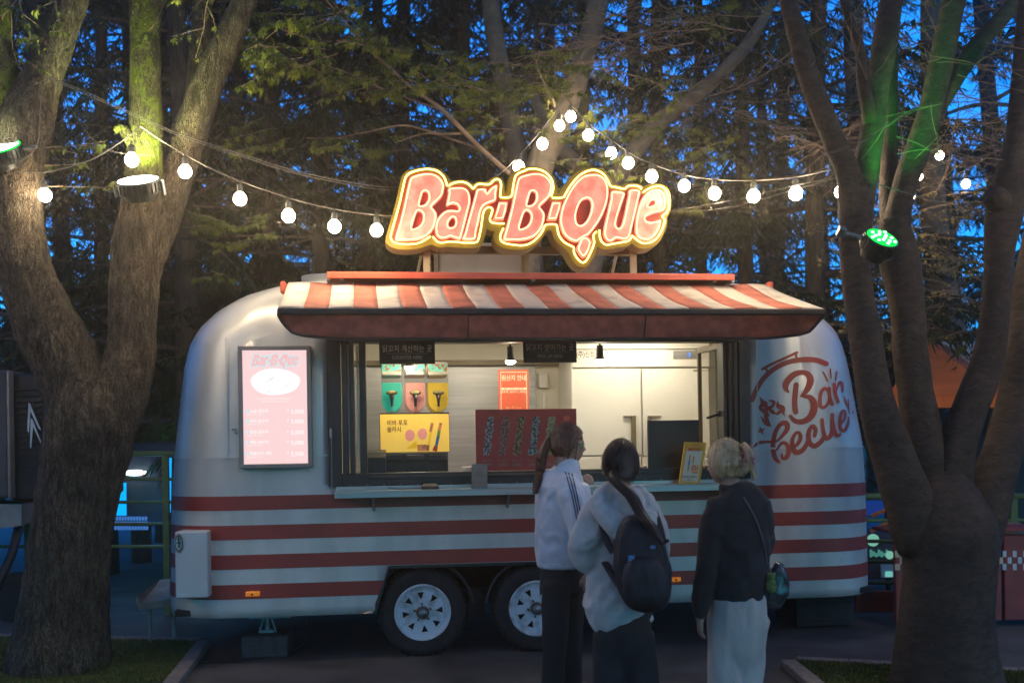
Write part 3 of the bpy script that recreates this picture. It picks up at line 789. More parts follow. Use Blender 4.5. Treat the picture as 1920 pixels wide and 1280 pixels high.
# front bar and hanging valance
G().box(fL-.004, fR+.004, AWT-.022, AWT+.03, fzv-.045, fzv-.006).out('front_bar', M['trim_dark'], awn, sp=TM, bevel=.01, seg=2)
g = G(); nu, nv = 120, 10
tabs = [.0, .338, .665, 1.0]
for j in range(nv+1):
    v = j/nv
    for i in range(nu+1):
        u = i/nu
        end = min(u, 1-u)
        cut = .13*max(0, 1-end/.05)**2*v          # the ends curve in
        inn = (.028+.03*v)*max(0, 1-end/.035) if v > 0 else 0
        x = fL+(fR-fL)*u
        x += (1 if u < .5 else -1)*(.075*v**1.5*max(0, 1-end/.04))
        dz = (fzv-.04) + (vz-(fzv-.04))*v
        dz += (.045*max(0, 1-end/.12)**1.6)*v
        y = AWT+.005+.06*v+.012*noise.noise(Vector((u*14, v*2.2, 0)))*v*1.6 + (.03*math.sin(v*3.0))*(max(0, 1-end/.1))
        g.v.append(Vector((x, y, dz)))
for j in range(nv):
    for i in range(nu):
        a = j*(nu+1)+i; g.f.append((a, a+nu+1, a+nu+2, a+1))
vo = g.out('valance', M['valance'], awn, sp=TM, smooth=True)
s_ = vo.modifiers.new('cloth', 'SOLIDIFY'); s_.thickness = .006
bot = [g.v[nv*(nu+1)+i]+Vector((0,-.004,-.002)) for i in range(nu+1)]
G().ring_tube(bot, .009, 6).out('valance_hem', M['trim_dark'], vo, sp=TM)
for col in (0, nu):
    G().ring_tube([g.v[j*(nu+1)+col]+Vector((0,-.004,0)) for j in range(nv+1)], .010, 6).out('valance_hem', M['trim_dark'], vo, sp=TM)
for t in (.338, .665):
    i = int(t*nu); G().ring_tube([g.v[j*(nu+1)+i]+Vector((0,-.004,0)) for j in range(nv+1)], [(.004,.002)]*(nv+1), 6).out('valance_seam', M['trim_dark'], vo, sp=TM)
# folding arms under the awning
for (xa, sgn) in ((bL+.25, 1), (bR-.25, -1)):
    G().ring_tube([(xa, -.02, bz-.09), (xa+sgn*.42, -.4, bz-.27), (xa+sgn*.1, AWT+.03, fzv-.08)], .02, 8).out('folding_arm', M['black_metal'], awn, sp=TM)
# end caps of the roller
for px in (532, 1441):
    x, z = TL(px, 541, 0); G().box(x-.02, x+.02, -.05, .03, z-.04, z+.045).out('roller_end', M['red_gutter'], awn, sp=TM, bevel=.01)
# red gutter above
ga, gb, gc, gd = rect(613, 511, 1378, 520, -.12)
G().box(ga, gb, -.12, .28, gc+.005, gd).box(ga, gb, -.12, -.10, gc-.012, gc+.01).out('rain_gutter', M['red_gutter'], tr, sp=TM, bevel=.004)
gp = G()
for px in (616, 640, 1000, 1340, 1374):
    x = TL(px, 525, -.08)[0]; gp.box(x-.014, x+.014, -.08, .25, bz+.002, gc+.004)
gp.out('gutter_bracket', M['steel'], tr, sp=TM)

# ------------------------------------------------------------------ logo on the shell
def hit(px, py):
    u = (px-960)/F; v = -(py-HZ)/F
    d = Vector((u*_c+v*_s, 1, -u*_s+v*_c)).normalized()
    h = BV.ray_cast(Vector((0,0,CAMZ)), d)
    if h[0] is None: return TM @ TV(px, py, .0), Vector((0,-1,0))
    n = h[1] if h[1].dot(d) < 0 else -h[1]
    return h[0], n
def wall_stroke(strokes, name, off=.004, sx=1390, sy=640, sc=5.12, sub=7):
    g = G()
    for si, (pts, ws) in enumerate(strokes):
        if not hasattr(ws, '__len__'): ws = [ws]*len(pts)
        path = smooth_path([(x, y, w) for (x, y), w in zip(pts, ws)], sub) if len(pts) > 2 else smooth_path([(x, y, w) for (x, y), w in zip(pts, ws)], 4)
        o = off + .0007*(si % 6)
        L_ = []
        n = len(path)
        for i, (x, y, w) in enumerate(path):
            a = path[max(0, i-1)]; b = path[min(n-1, i+1)]
            tx, ty = b[0]-a[0], b[1]-a[1]; l = math.hypot(tx, ty) or 1
            nx, ny = -ty/l*w/2, tx/l*w/2
            row = []
            for s in (-1, 0, 1):
                p, nn = hit(sx+(x+s*nx)/sc, sy+(y+s*ny)/sc); row.append(p+nn*o)
            L_.append(row)
        for i, (x, y, w) in enumerate([path[0], path[-1]]):       # round ends
            ring = []
            for k in range(12):
                a = 2*math.pi*k/12; p, nn = hit(sx+(x+w*.5*math.cos(a))/sc, sy+(y+w*.5*math.sin(a))/sc); ring.append(p+nn*(o+.0003))
            b = len(g.v); g.v += ring; g.f.append(tuple(b+k for k in range(12)))
        b = len(g.v)
        for row in L_: g.v += row
        for i in range(n-1):
            for s in (0, 1): g.f.append((b+i*3+s, b+i*3+s+1, b+(i+1)*3+s+1, b+(i+1)*3+s))
    return g.out(name, M['logo_red'], tr)
wall_stroke([
 ([(104,558),(140,470),(200,370),(270,297),(350,240),(450,198),(560,176),(650,172),(730,182),(812,214)], 48),
 ([(200,265),(300,212),(420,158),(532,106)], 26), ([(237,268),(255,300)], 24), ([(520,125),(528,165)], 22)], 'roof_mark')
wall_stroke([
 ([(525,415),(518,480),(510,580),(520,676)], 50),
 ([(452,488),(425,450),(430,400),(470,345),(520,310),(580,297),(635,312),(662,360),(648,425),(612,485),(570,525)], [16,50,62,62,56,48,52,62,62,46,18]),
 ([(596,528),(655,535),(692,590),(690,670),(650,735),(580,770),(515,760),(468,712)], [24,48,66,70,62,52,42,26]),
 ([(830,468),(795,450),(762,490),(752,560),(758,622),(790,632),(822,600),(845,520)], [24,30,32,34,34,30,26,22]), ([(838,450),(845,540),(868,602)], 32),
 ([(885,410),(895,500),(922,578)], 32), ([(905,480),(935,400),(962,405),(968,478)], [18,24,30,22]),
 ([(785,295),(825,378)], 13), ([(850,266),(856,352)], 15), ([(910,292),(898,372)], 14)], 'bar_lettering')
wall_stroke([
 ([(112,1018),(160,975),(240,962),(330,958),(390,905),(438,840),(432,785),(385,785),(335,850),(310,930),(302,1030),(325,1120),(370,1162)], [10,32,28,22,32,46,48,40,40,44,46,44,22]),
 ([(338,1040),(385,975),(432,985),(452,1050),(432,1110),(396,1120),(386,1080)], [20,30,40,46,44,32,18]),
 ([(440,1000),(480,1022),(535,985),(565,930),(555,880),(520,880),(488,940),(490,1015),(525,1062),(575,1050),(622,990),(640,930)], [22,28,34,38,34,30,38,46,48,46,42,34]),
 ([(700,905),(712,850),(690,812),(655,840),(642,920),(662,985),(710,1000),(770,950),(800,900)], [34,38,36,38,46,50,48,44,28]),
 ([(772,750),(782,850),(806,925),(842,915),(866,850),(868,700)], [34,38,42,42,36,32]), ([(868,740),(890,850),(915,905),(945,888)], [32,34,32,22]),
 ([(948,800),(988,735),(990,675),(962,672),(942,760),(950,840),(988,852),(1020,790),(1026,725)], [18,26,28,26,32,36,34,26,14]),
 ([(985,530),(1000,590),(1022,620),(1033,692)], [8,16,18,6]), ([(1020,560),(1026,610)], 10), ([(1062,664),(1064,688)], 9)], 'becue_lettering')
wall_stroke([
 ([(176,538),(205,592),(182,640),(232,682),(240,745),(282,812)], [10,42,34,44,40,12]), ([(178,622),(215,668),(240,650),(232,590)], [8,26,28,30]),
 ([(185,716),(205,750),(232,790),(262,806)], [6,22,26,18]), ([(225,580),(222,620),(262,712)], [24,24,14]),
 ([(262,566),(308,580),(296,622),(262,640),(300,678),(328,694)], [10,30,26,34,36,10]),
 ([(346,575),(350,618),(396,640),(402,690)], [8,40,44,12]), ([(396,640),(412,712)], [30,6]), ([(345,690),(380,668)], 28)], 'flame_mark')
wall_stroke([([(175,815),(188,855),(210,892)], [4,30,4]), ([(155,868),(188,855),(222,835)], [4,30,4])], 'star_mark')
# ================================================================== neon sign on the roof
SY0 = .12            # face plane of the sign, metres behind the trailer front
sgn = E('neon_sign', 'pink and yellow neon Bar-B-Que sign standing on posts above the awning', 'sign', (TL(990,510,SY0)[0], SY0, TL(990,505,SY0)[1]), TM)
def za(p): return TL(720+p[0]/6.4, 310+p[1]/6.4, SY0)
def B(l): return [(x+1664, y) for x, y in l]
def place(h0): return lambda x, y, h: (x, SY0-h0-h, y)
outline = [(25,900),(60,760),(120,560),(160,400),(195,240),(225,130),(280,75),(380,45),(500,30),(620,40),(700,80),(760,140),(795,192),(850,188),(930,180),(1000,190),(1065,235),(1105,205),(1160,200),(1240,205),(1290,160),(1340,140),(1390,150),(1430,200),(1446,330),(1468,330),(1490,200),(1520,120),(1570,80),(1640,50)] + \
 B([(-20,32),(60,28),(150,25),(230,40),(310,85),(370,150),(402,240),(412,335),(440,335),(470,290),(520,220),(590,140),(660,80),(740,45),(840,35),(930,50),(1000,100),(1050,180),(1070,225),(1130,240),(1200,255),(1240,232),(1330,225),(1400,238),(1440,268),(1520,240),(1620,230),(1700,255),(1755,320),(1770,420),(1765,540),(1745,590),(1720,622),(1725,670),(1710,750),(1670,850),(1620,930),(1540,985),(1440,1000),(1370,980),(1300,930),(1260,965),(1150,985),(1020,1008),(940,1000),(890,975),(865,1050),(830,1130),(780,1200),(715,1225),(650,1200),(590,1130),(545,1050),(500,992),(410,920),(370,850),(345,785),(300,775),(268,800),(220,880),(150,950),(60,1000),(-40,1012)]) + \
 [(1500,1005),(1400,980),(1340,925),(1322,850),(1330,792),(1285,785),(1230,765),(1205,850),(1165,950),(1120,985),(1000,990),(860,985),(760,972),(680,985),(600,958),(570,945),(500,970),(400,1000),(280,1010),(150,1000),(60,960)]
OUT = [za(p) for p in smooth_path(outline, 3, True)]
DEPT = .17
shape2d('sign_case', [OUT], DEPT, M['sign_yellow'], sgn, place(-DEPT/2), sp=TM, bev=.006)
tubes_y = [
 [(555,862),(500,900),(420,940),(330,955),(220,955),(130,938),(92,905),(78,865),(95,800),(150,600),(190,450),(230,270),(256,165),(290,120),(350,90),(440,66),(530,58),(620,75),(680,112),(722,162),(745,220),(757,262)],
 [(775,262),(800,240),(850,220),(920,212),(980,222),(1030,255),(1066,292),(1095,258),(1130,237),(1200,240),(1265,238),(1310,196),(1350,178),(1385,195),(1400,240),(1395,320),(1392,388),(1430,398),(1500,395),(1527,372),(1540,300),(1555,210),(1575,140),(1620,103),(1690,76)]+B([(60,60),(130,56),(200,66),(270,100),(320,150),(350,210),(360,290),(345,350),(335,385)]),
 B([(348,402),(420,405),(482,393),(510,350),(550,280),(610,200),(680,130),(760,85),(840,68),(910,85),(970,130),(1010,190),(1045,260),(1110,275),(1205,296),(1235,280),(1255,262),(1330,255),(1390,270),(1415,298)]),
 B([(1430,340),(1470,310),(1540,275),(1620,262),(1680,285),(1720,340),(1735,420),(1738,500),(1725,565),(1690,598),(1664,625),(1690,660),(1680,720),(1650,800),(1600,880),(1530,930),(1450,945),(1390,925),(1330,878),(1300,855),(1285,890),(1250,918),(1170,935),(1080,950),(1000,963),(950,935),(920,880),(913,785)]),
 B([(878,806),(838,850),(850,930),(830,1000),(790,1090),(755,1150),(715,1175),(670,1150),(630,1100),(606,1045),(604,992),(540,960),(480,920),(430,850),(412,780),(400,728),(370,718),(290,720),(257,740),(230,800),(180,870),(110,930),(40,962),(-40,970)])+[(1500,955),(1425,935),(1390,890),(1398,830),(1428,765)],
 [(1440,708),(1330,705),(1282,690),(1266,650),(1290,580),(1292,528),(1245,514),(1200,550),(1180,620),(1160,760),(1130,890),(1100,932),(1000,940),(880,930),(790,926),(700,936),(650,930),(610,897),(582,865)]]
for t in tubes_y:
    p = [za(q) for q in smooth_path(t, 3)]
    G().ring_tube([(x, SY0-.028, z) for x, z in p], .0062, 8).out('neon_tube', M['tube_yellow'], sgn, sp=TM, smooth=True)
    sg = G()
    for i in range(4, len(p)-3, 14): sg.cyl((p[i][0], SY0-.022, p[i][1]), (p[i][0], SY0-.004, p[i][1]), .0035, n=6)
    sg.out('tube_support', M['lid'], sgn, sp=TM)
# red backing between the letters
ty = sum([t for t in tubes_y[:1]], [])
allt = [za(p) for p in smooth_path(tubes_y[0]+tubes_y[1]+tubes_y[2]+tubes_y[3]+tubes_y[4]+tubes_y[5], 3, True)]
shape2d('red_backing', [offset(allt, -.014)], .004, M['sign_back_red'], sgn, place(.009), sp=TM)
B1 = [(135,900),(170,760),(230,520),(270,330),(300,200),(330,152),(420,120),(520,105),(610,120),(680,170),(718,240),(715,320),(690,390),(640,445),(578,508),(600,540),(632,600),(625,680),(590,780),(520,860),(430,900),(330,915),(220,915)]
H1 = [(470,335),(510,333),(530,365),(527,425),(492,478),(452,492),(426,486),(448,400)]
H2 = [(398,570),(440,570),(466,610),(460,680),(422,738),(372,765),(336,766),(360,670)]
sh_ = lambda l, d: [(x+d, y) for x, y in l]
letters = [
 ('letter_b', B1, [H1, H2]),
 ('letter_a', [(770,290),(850,276),(930,275),(992,300),(1026,360),(1035,450),(1010,560),(975,700),(940,830),(920,890),(890,902),(820,880),(792,872),(750,890),(690,895),(632,860),(610,780),(625,680),(680,600),(750,552),(830,545),(883,552),(888,520),(868,490),(815,480),(748,500),(752,440),(768,350)], [[(810,645),(843,648),(853,690),(840,738),(800,755),(772,740),(776,690)]]),
 ('letter_r', [(1118,296),(1222,296),(1225,345),(1280,282),(1355,250),(1345,350),(1335,438),(1260,470),(1202,500),(1165,560),(1140,680),(1110,800),(1085,903),(937,903),(960,830),(1000,680),(1050,500),(1092,350)], []),
 ('dash', [(1375,452),(1480,452),(1462,560),(1425,664),(1302,668),(1342,560)], []),
 ('letter_b', sh_(B1, 1290), [sh_(H1, 1286), sh_(H2, 1286)]),
 ('dash', B([(350,450),(460,450),(440,540),(392,668),(282,673),(312,560)]), []),
 ('letter_q', B([(850,115),(920,130),(980,180),(1013,260),(1020,350),(1005,450),(970,560),(910,680),(840,780),(780,850),(740,868),(690,900),(640,930),(560,910),(490,850),(445,750),(435,650),(460,520),(510,400),(570,290),(650,190),(740,130)]), [B([(755,415),(798,432),(815,490),(800,580),(760,670),(700,725),(650,715),(632,650),(642,560),(690,450)])]),
 ('q_tail', B([(690,880),(745,856),(800,888),(823,930),(790,1030),(745,1105),(712,1122),(680,1090),(638,1030),(642,990),(670,930)]), []),
 ('letter_u', B([(1060,322),(1208,340),(1195,420),(1150,560),(1112,700),(1125,755),(1160,750),(1190,680),(1225,520),(1255,380),(1272,306),(1393,315),(1380,420),(1340,600),(1300,760),(1265,880),(1200,908),(1115,890),(1060,925),(1000,918),(962,850),(967,750),(1000,600),(1040,420)]), []),
 ('letter_e', B([(1600,295),(1660,320),(1698,390),(1703,480),(1690,540),(1640,575),(1560,590),(1470,630),(1470,670),(1520,690),(1600,675),(1648,662),(1640,740),(1600,830),(1530,900),(1450,912),(1372,880),(1337,800),(1342,680),(1370,540),(1420,410),(1500,320)]), [B([(1545,430),(1576,445),(1573,475),(1530,500),(1492,502),(1512,460)])])]
SMOOTHABLE = {'letter_b', 'letter_q', 'letter_a', 'letter_e', 'letter_u', 'letter_r'}
for nm, ol, holes in letters:
    sub = 3 if nm in SMOOTHABLE else 1
    ol_ = [za(p) for p in (smooth_path(ol, sub, True) if sub > 1 else ol)]
    hs = [[za(p) for p in smooth_path(h, 3, True)] for h in holes]
    f = shape2d(nm, [ol_]+hs, .014, M['sign_pink'], sgn, place(.02), sp=TM, bev=.002)
    ins = offset(ol_, -.0105) if sub > 1 else [((x-sum(q[0] for q in ol_)/len(ol_))*.72+sum(q[0] for q in ol_)/len(ol_), (y-sum(q[1] for q in ol_)/len(ol_))*.80+sum(q[1] for q in ol_)/len(ol_)) for x, y in ol_]
    G().ring_tube([(x, SY0-.037, z) for x, z in ins], .0042, 7, close=True).out('neon_tube', M['tube_pink'], f, sp=TM, smooth=True)
    for h in hs:
        G().ring_tube([(x, SY0-.037, z) for x, z in offset(h, .0085)], .0042, 7, close=True).out('neon_tube', M['tube_pink'], f, sp=TM, smooth=True)
# frame and posts
gz = bz+.02
def pbox(g, px0, py0, px1, py1, y0, y1):
    a, b, c, d = rect(px0, py0, px1, py1, y0); return g.box(a, b, y0, y1, c, d)
g = G(); a, b, c, d = rect(795, 462, 1192, 476, SY0+.19); g.box(a, b, SY0+.19, SY0+.24, c, d)
g.out('cross_rail', M['sign_side'], sgn, sp=TM, bevel=.003)
for px in (800, 1187):
    a, b, c, d = rect(px-6.5, 440, px+6.5, 512, SY0+.175)
    G().box(a, b, SY0+.17, SY0+.2195 if False else SY0+.189, gz, d).out('post', M['post'], sgn, sp=TM, bevel=.003)
for (pa, pb) in (((790, 478), (783, 512)), ((1156, 478), (1148, 512)), ((805, 478), (806, 512))):
    a = TV(pa[0], pa[1], SY0+.26); b = TV(pb[0], pb[1], SY0+.6); b.z = max(b.z, 2.8)
    G().cyl(a, b, .012, n=8).out('stay', M['post'], sgn, sp=TM)
G().ring_tube([TV(808,482,SY0+.05), TV(806,497,SY0+.05), TV(822,508,SY0+.03), TV(823,470,SY0+.1)], .003, 6).out('wire', M['black_rubber'], sgn, sp=TM)
# duct box behind the sign
a, b, c, d = rect(822, 455, 980, 512, .75)
ac = E('rooftop_unit', 'cream white box standing on the trailer roof behind the sign', 'roof unit', ((a+b)/2, .95, 2.86), TM)
G().box(a, b, .75, 1.15, 2.83, d).out('housing', M['acbox'], ac, sp=TM, bevel=.012, seg=2)
G().box(a-.035, a-.004, .73, .78, 2.83, d).box(b+.004, b+.045, .73, .78, 2.83, d).out('side_rail', M['post'], ac, sp=TM)

# ================================================================== lit menu box on the wall
mb = E('menu_lightbox', 'glowing pink menu light box in a grey frame left of the hatch', 'menu sign', (TL(515,763)[0], -.10, TL(515,880)[1]), TM)
x0, x1, z0, z1 = rect(447, 648, 584, 877, -.10)
wd = .03
G().box(x0, x1, -.10, -.003, z0, z0+wd).box(x0, x1, -.10, -.003, z1-wd, z1).box(x0, x0+wd, -.10, -.003, z0+wd, z1-wd).box(x1-wd, x1, -.10, -.003, z0+wd, z1-wd).out('frame', M['frame_steel'], mb, sp=TM, bevel=.004)
G().box(x0+wd, x1-wd, -.088, -.01, z0+wd, z1-wd).out('lit_panel', M['menu_pink'], mb, sp=TM)
def mz(X, Y): return TL(430+X/4.74, 630+Y/4.74, -.089)
def mini_logo(cx, cy, w, mt_out, mt_in, y, parent, sp):
    xs = [p[0] for p in OUT]; zs_ = [p[1] for p in OUT]; cx0_, cz0_ = (min(xs)+max(xs))/2, (min(zs_)+max(zs_))/2; s = w/(max(xs)-min(xs))
    f = lambda l: [((x-cx0_)*s+cx, (z-cz0_)*s+cy) for x, z in l]
    shape2d('logo_outline', [f(OUT)], .001, mt_out, parent, lambda x, z, h: (x, y-h, z), sp=sp)
    for nm, ol, holes in letters:
        ls = [f([za(p) for p in smooth_path(ol, 2, True)])]+[f([za(p) for p in smooth_path(h, 2, True)]) for h in holes]
        shape2d('logo_'+nm, ls, .001, mt_in, parent, lambda x, z, h: (x, y-.0015-h, z), sp=sp)
cx_, cy_ = mz(403, 225)
mini_logo(cx_, cy_, .335, M['menu_cyan'], M['menu_rose'], -.090, mb, TM)
# white oval with skewer marks
oc = mz(410, 405)
ov = G(); n = 40
for k in range(n):
    a = 2*math.pi*k/n; ov.v.append(Vector((oc[0]+.168*math.cos(a)*(1+.02*math.sin(5*a)), -.0905, oc[1]+.093*math.sin(a)*(1+.03*math.cos(3*a)))))
ov.f.append(tuple(range(n))); ov.out('oval_print', M['menu_white'], mb, sp=TM)
gg = G(); rnd = random.Random(3)
for (X, Y, dx, dy, nn) in ((300,420,100,-60,13), (470,450,90,-45,11), (320,500,50,-15,6), (350,395,45,-25,7)):
    for k in range(nn):
        px_, py_ = mz(X+dx*k/nn+rnd.uniform(-7,7), Y+dy*k/nn+rnd.uniform(-9,9)); s = rnd.uniform(.0012, .0035)
        gg.add([(px_-s,-.0915,py_-s),(px_+s,-.0915,py_-s*.4),(px_+s*.6,-.0915,py_+s*1.5)], [(0,1,2)])
gg.out('skewer_print', M['menu_grey'], mb, sp=TM, kind='stuff')
p = mz(400, 557); text('lettering', '주문 즉시 구워드리는 직화 닭꼬치', .0165, M['menu_white'], mb, p[0], -.0903, p[1], TM)
p = mz(400, 582); text('lettering', 'CHARCOAL GRILLED SKEWERS', .013, M['menu_white'], mb, p[0], -.0903, p[1], TM)
rows = [(668, '소금 닭꼬치', '3,000'), (756, '데리 닭꼬치', '3,000'), (853, '양념 닭꼬치', '3,500'), (945, '매운 닭꼬치', '3,000'), (1044, '모듬꼬치 세트', '3,500')]
for i, (Y, a, b) in enumerate(rows):
    p = mz(160, Y); n = 16; gd_ = G()
    for k in range(n): gd_.v.append(Vector((p[0]+.0115*math.cos(2*math.pi*k/n), -.0903, p[1]+.0135*math.sin(2*math.pi*k/n))))
    gd_.f.append(tuple(range(n))); gd_.out('number_dot', M['menu_cyan'], mb, sp=TM)
    text('lettering', str(i+1), .017, M['menu_white'], mb, p[0], -.0915, p[1], TM)
    p = mz(182, Y); text('lettering', a, .026, M['menu_white'], mb, p[0], -.0903, p[1], TM, align='LEFT', bold=.0004)
    p = mz(160, Y+27); text('lettering', 'grilled chicken skewer', .012, M['menu_white'], mb, p[0], -.0903, p[1], TM, align='LEFT')
    p = mz(520, Y+3); text('lettering', '₩', .016, M['menu_white'], mb, p[0], -.0903, p[1]+.008, TM)
    p = mz(604, Y+3); text('lettering', b, .040, M['menu_white'], mb, p[0], -.0903, p[1], TM, bold=.0005)

# ================================================================== things in the hatch
def board(name, label, cat, px0, py0, px1, py1, yl, d, mt, lean=0.0, group=None):
    x0, x1, z0, z1 = rect(px0, py0, px1, py1, yl)
    r = E(name, label, cat, ((x0+x1)/2, yl, z0), TM, group)
    return r, x0, x1, z0, z1
for (px0, py0, px1, py1, t1, t2, lab) in ((711, 638, 815.5, 682, '닭꼬치 계산하는 곳', 'COUNTER HERE', 'black hanging board reading COUNTER HERE above the slush machine'),
                                (981, 636, 1081, 679.5, '닭꼬치 받아가는 곳', 'PICK UP HERE', 'black hanging board reading PICK UP HERE left of the fridge')):
    r, x0, x1, z0, z1 = board('hanging_sign', lab, 'sign', px0, py0, px1, py1, -.075, .012, None, group='hanging boards over the hatch')
    G().box(x0, x1, -.075, -.063, z0, z1).out('board', M['sign_black'], r, sp=TM, bevel=.001)
    G().cyl((x0+.04,-.07,z1), (x0+.04,-.07,z1+.05), .002, n=6).cyl((x1-.04,-.07,z1), (x1-.04,-.07,z1+.05), .002, n=6).out('hanging_wire', M['black_metal'], r, sp=TM)
    cxm = (x0+x1)/2; h = z1-z0
    text('lettering', t1, .0555, M['sign_grey'], r, cxm, -.0765, z0+h*.63, TM, bold=.0004, sx=.80)
    text('lettering', t2, .034, M['sign_grey'], r, cxm, -.0765, z0+h*.27, TM, sx=.86)
    G().box(x0+.05, x1-.05, -.0765, -.0752, z0+h*.435, z0+h*.445).out('rule_line', M['sign_grey'], r, sp=TM)
# slush machine
sm = E('slush_machine', 'slush machine with green, pink and yellow tanks over a yellow lit panel', 'slush machine', (TL(778,863,.5)[0], .6, WTZ), TM)
yl = .50
a, b, c, d = rect(713, 776, 842, 847, yl)
G().box(a-.004, b+.004, yl+.006, yl+.42, c-.004, d+.012).out('body', M['black_metal'], sm, sp=TM, bevel=.004)
pn = G().box(a, b, yl-.004, yl+.004, c, d).out('lit_panel', M['slush_panel'], sm, sp=TM)
def sp_(X, Y): return TL(690+X/4.74, 630+Y/4.74, yl-.004)
p = sp_(168, 773); text('lettering', '비비·포포', .047, M['ink_brown'], pn, p[0], yl-.0045, p[1], TM, align='LEFT', bold=.0008, sx=.85)
p = sp_(168, 832); text('lettering', '슬러시', .047, M['ink_brown'], pn, p[0], yl-.0045, p[1], TM, align='LEFT', bold=.0008, sx=.85)
def strip(pts, w0, w1, mt, nm='print_shape', y=-.0048):
    (ax, ay), (bx, by) = pts; n = math.hypot(bx-ax, by-ay); nx, ny = -(by-ay)/n, (bx-ax)/n
    q = [sp_(ax+nx*w0, ay+ny*w0), sp_(bx+nx*w1, by+ny*w1), sp_(bx-nx*w1, by-ny*w1), sp_(ax-nx*w0, ay-ny*w0)]
    G().add([(x, yl+y, z) for x, z in q], [(0,1,2,3)]).out(nm, mt, pn, sp=TM)
strip(((648,770),(632,840)), 14, 14, M['card_orange']); strip(((632,840),(626,885)), 14, 14, M['card_green'])
strip(((626,885),(606,975)), 14, 13, M['card_blue']); strip(((606,975),(592,1020)), 17, 22, M['card_red'])
strip(((572,770),(556,850)), 13, 13, M['card_orange']); strip(((556,850),(540,970)), 9, 9, M['slush_yellow']); strip(((540,970),(530,1018)), 9, 9, M['card_blue'])
strip(((345,1000),(440,960)), 3, 34, M['slush_yellow']); strip(((440,992),(545,990)), 30, 26, M['card_orange'])
for (X, Y, rx, ry, m_) in ((372, 880, 44, 52, 'slush_pink'), (484, 868, 42, 50, 'slush_pink')):      # two plain round fruit scoops
    n = 22; q = G()
    for k in range(n):
        t = 2*math.pi*k/n; x_, z_ = sp_(X+rx*math.cos(t), Y+ry*math.sin(t)); q.v.append(Vector((x_, yl-.0052, z_)))
    q.f.append(tuple(range(n))); q.out('print_shape', M[m_], pn, sp=TM)
a2, b2, c2, d2 = rect(722, 847, 840, 863, yl)
G().box(a2, b2, yl-.02, yl+.40, WTZ+.002, c-.006).out('base', M['black_metal'], sm, sp=TM, bevel=.004)
for (px0, px1) in ((724, 752), (762, 795), (805, 838)):
    q = rect(px0, 852, px1, 862, yl-.10); G().box(q[0], q[1], yl-.10, yl-.022, q[2], q[3]).out('drip_tray', M['black_metal'], sm, sp=TM, bevel=.003)
ht = []
for px, ml in ((734.5, 'slush_green'), (778.5, 'slush_pink'), (821.5, 'slush_yellow')):
    tx = TL(px, 730, yl)[0]; hw = (TL(px+19.5, 730, yl)[0]-TL(px-19.5, 730, yl)[0])/2
    zt_, zl, zbm = TL(px, 703, yl)[1], TL(px, 717, yl)[1], TL(px, 771, yl)[1]
    zl0 = TL(px, 678, yl)[1]
    def prof(z0_, z1_, w, rnd_):
        pts = [(tx-w, z1_), (tx-w, z0_+rnd_)]
        for k in range(1, 8):
            a = math.pi+math.pi*k/8; pts.append((tx+w*math.cos(a), z0_+rnd_+rnd_*math.sin(a)))
        return pts+[(tx+w, z0_+rnd_), (tx+w, z1_)]
    tk = G().prism(prof(zbm, zl, hw*.95, .075), yl+.015, yl+.36).out('slush', M[ml], sm, sp=TM, bevel=.003)
    G().prism(prof(zbm-.006, zt_, hw, .08), yl+.006, yl+.37).out('tank', M['clear'], tk, sp=TM)
    G().box(tx-hw*.96, tx+hw*.96, yl-.0, yl+.38, zt_, zl0).out('tank_lid', M['lid'], tk, sp=TM, bevel=.012, seg=3)
    zp0, zp1 = TL(px, 696, yl)[1], TL(px, 683, yl)[1]
    G().box(tx-hw*.92, tx+hw*.92, yl-.002, yl+.0, zp0, zp1).out('lid_label', M['lid_print'], tk, sp=TM)
    hz_ = TL(px, 736, yl-.03)[1]; h2 = TL(px, 762, yl-.03)[1]
    hd = G().sphere((tx, yl-.035, hz_), .044, 16, 10, (1, .3, .42)).ring_tube([(tx, yl-.03, hz_-.01), (tx, yl-.03, (hz_+h2)/2), (tx, yl-.03, h2)], [(.028,.012),(.013,.01),(.008,.008)], 10).out('tap_handle', M['handle_black'], tk, sp=TM, smooth=True)
    G().sphere((tx, yl-.047, hz_+.002), .032, 14, 8, (1, .1, .36)).out('handle_badge', M['handle_gold'], hd, sp=TM, smooth=True)
    text('lettering', 'PULL', .019, M['ink_brown'], hd, tx, yl-.0512, hz_+.001, TM, bold=.0003)
    G().cyl((tx, yl-.01, h2+.02), (tx, yl-.01, h2-.045), .012, .009, 12).box(tx-.03, tx+.03, yl-.015, yl-.005, h2+.008, h2+.014).out('tap_spout', M['clear'], tk, sp=TM)
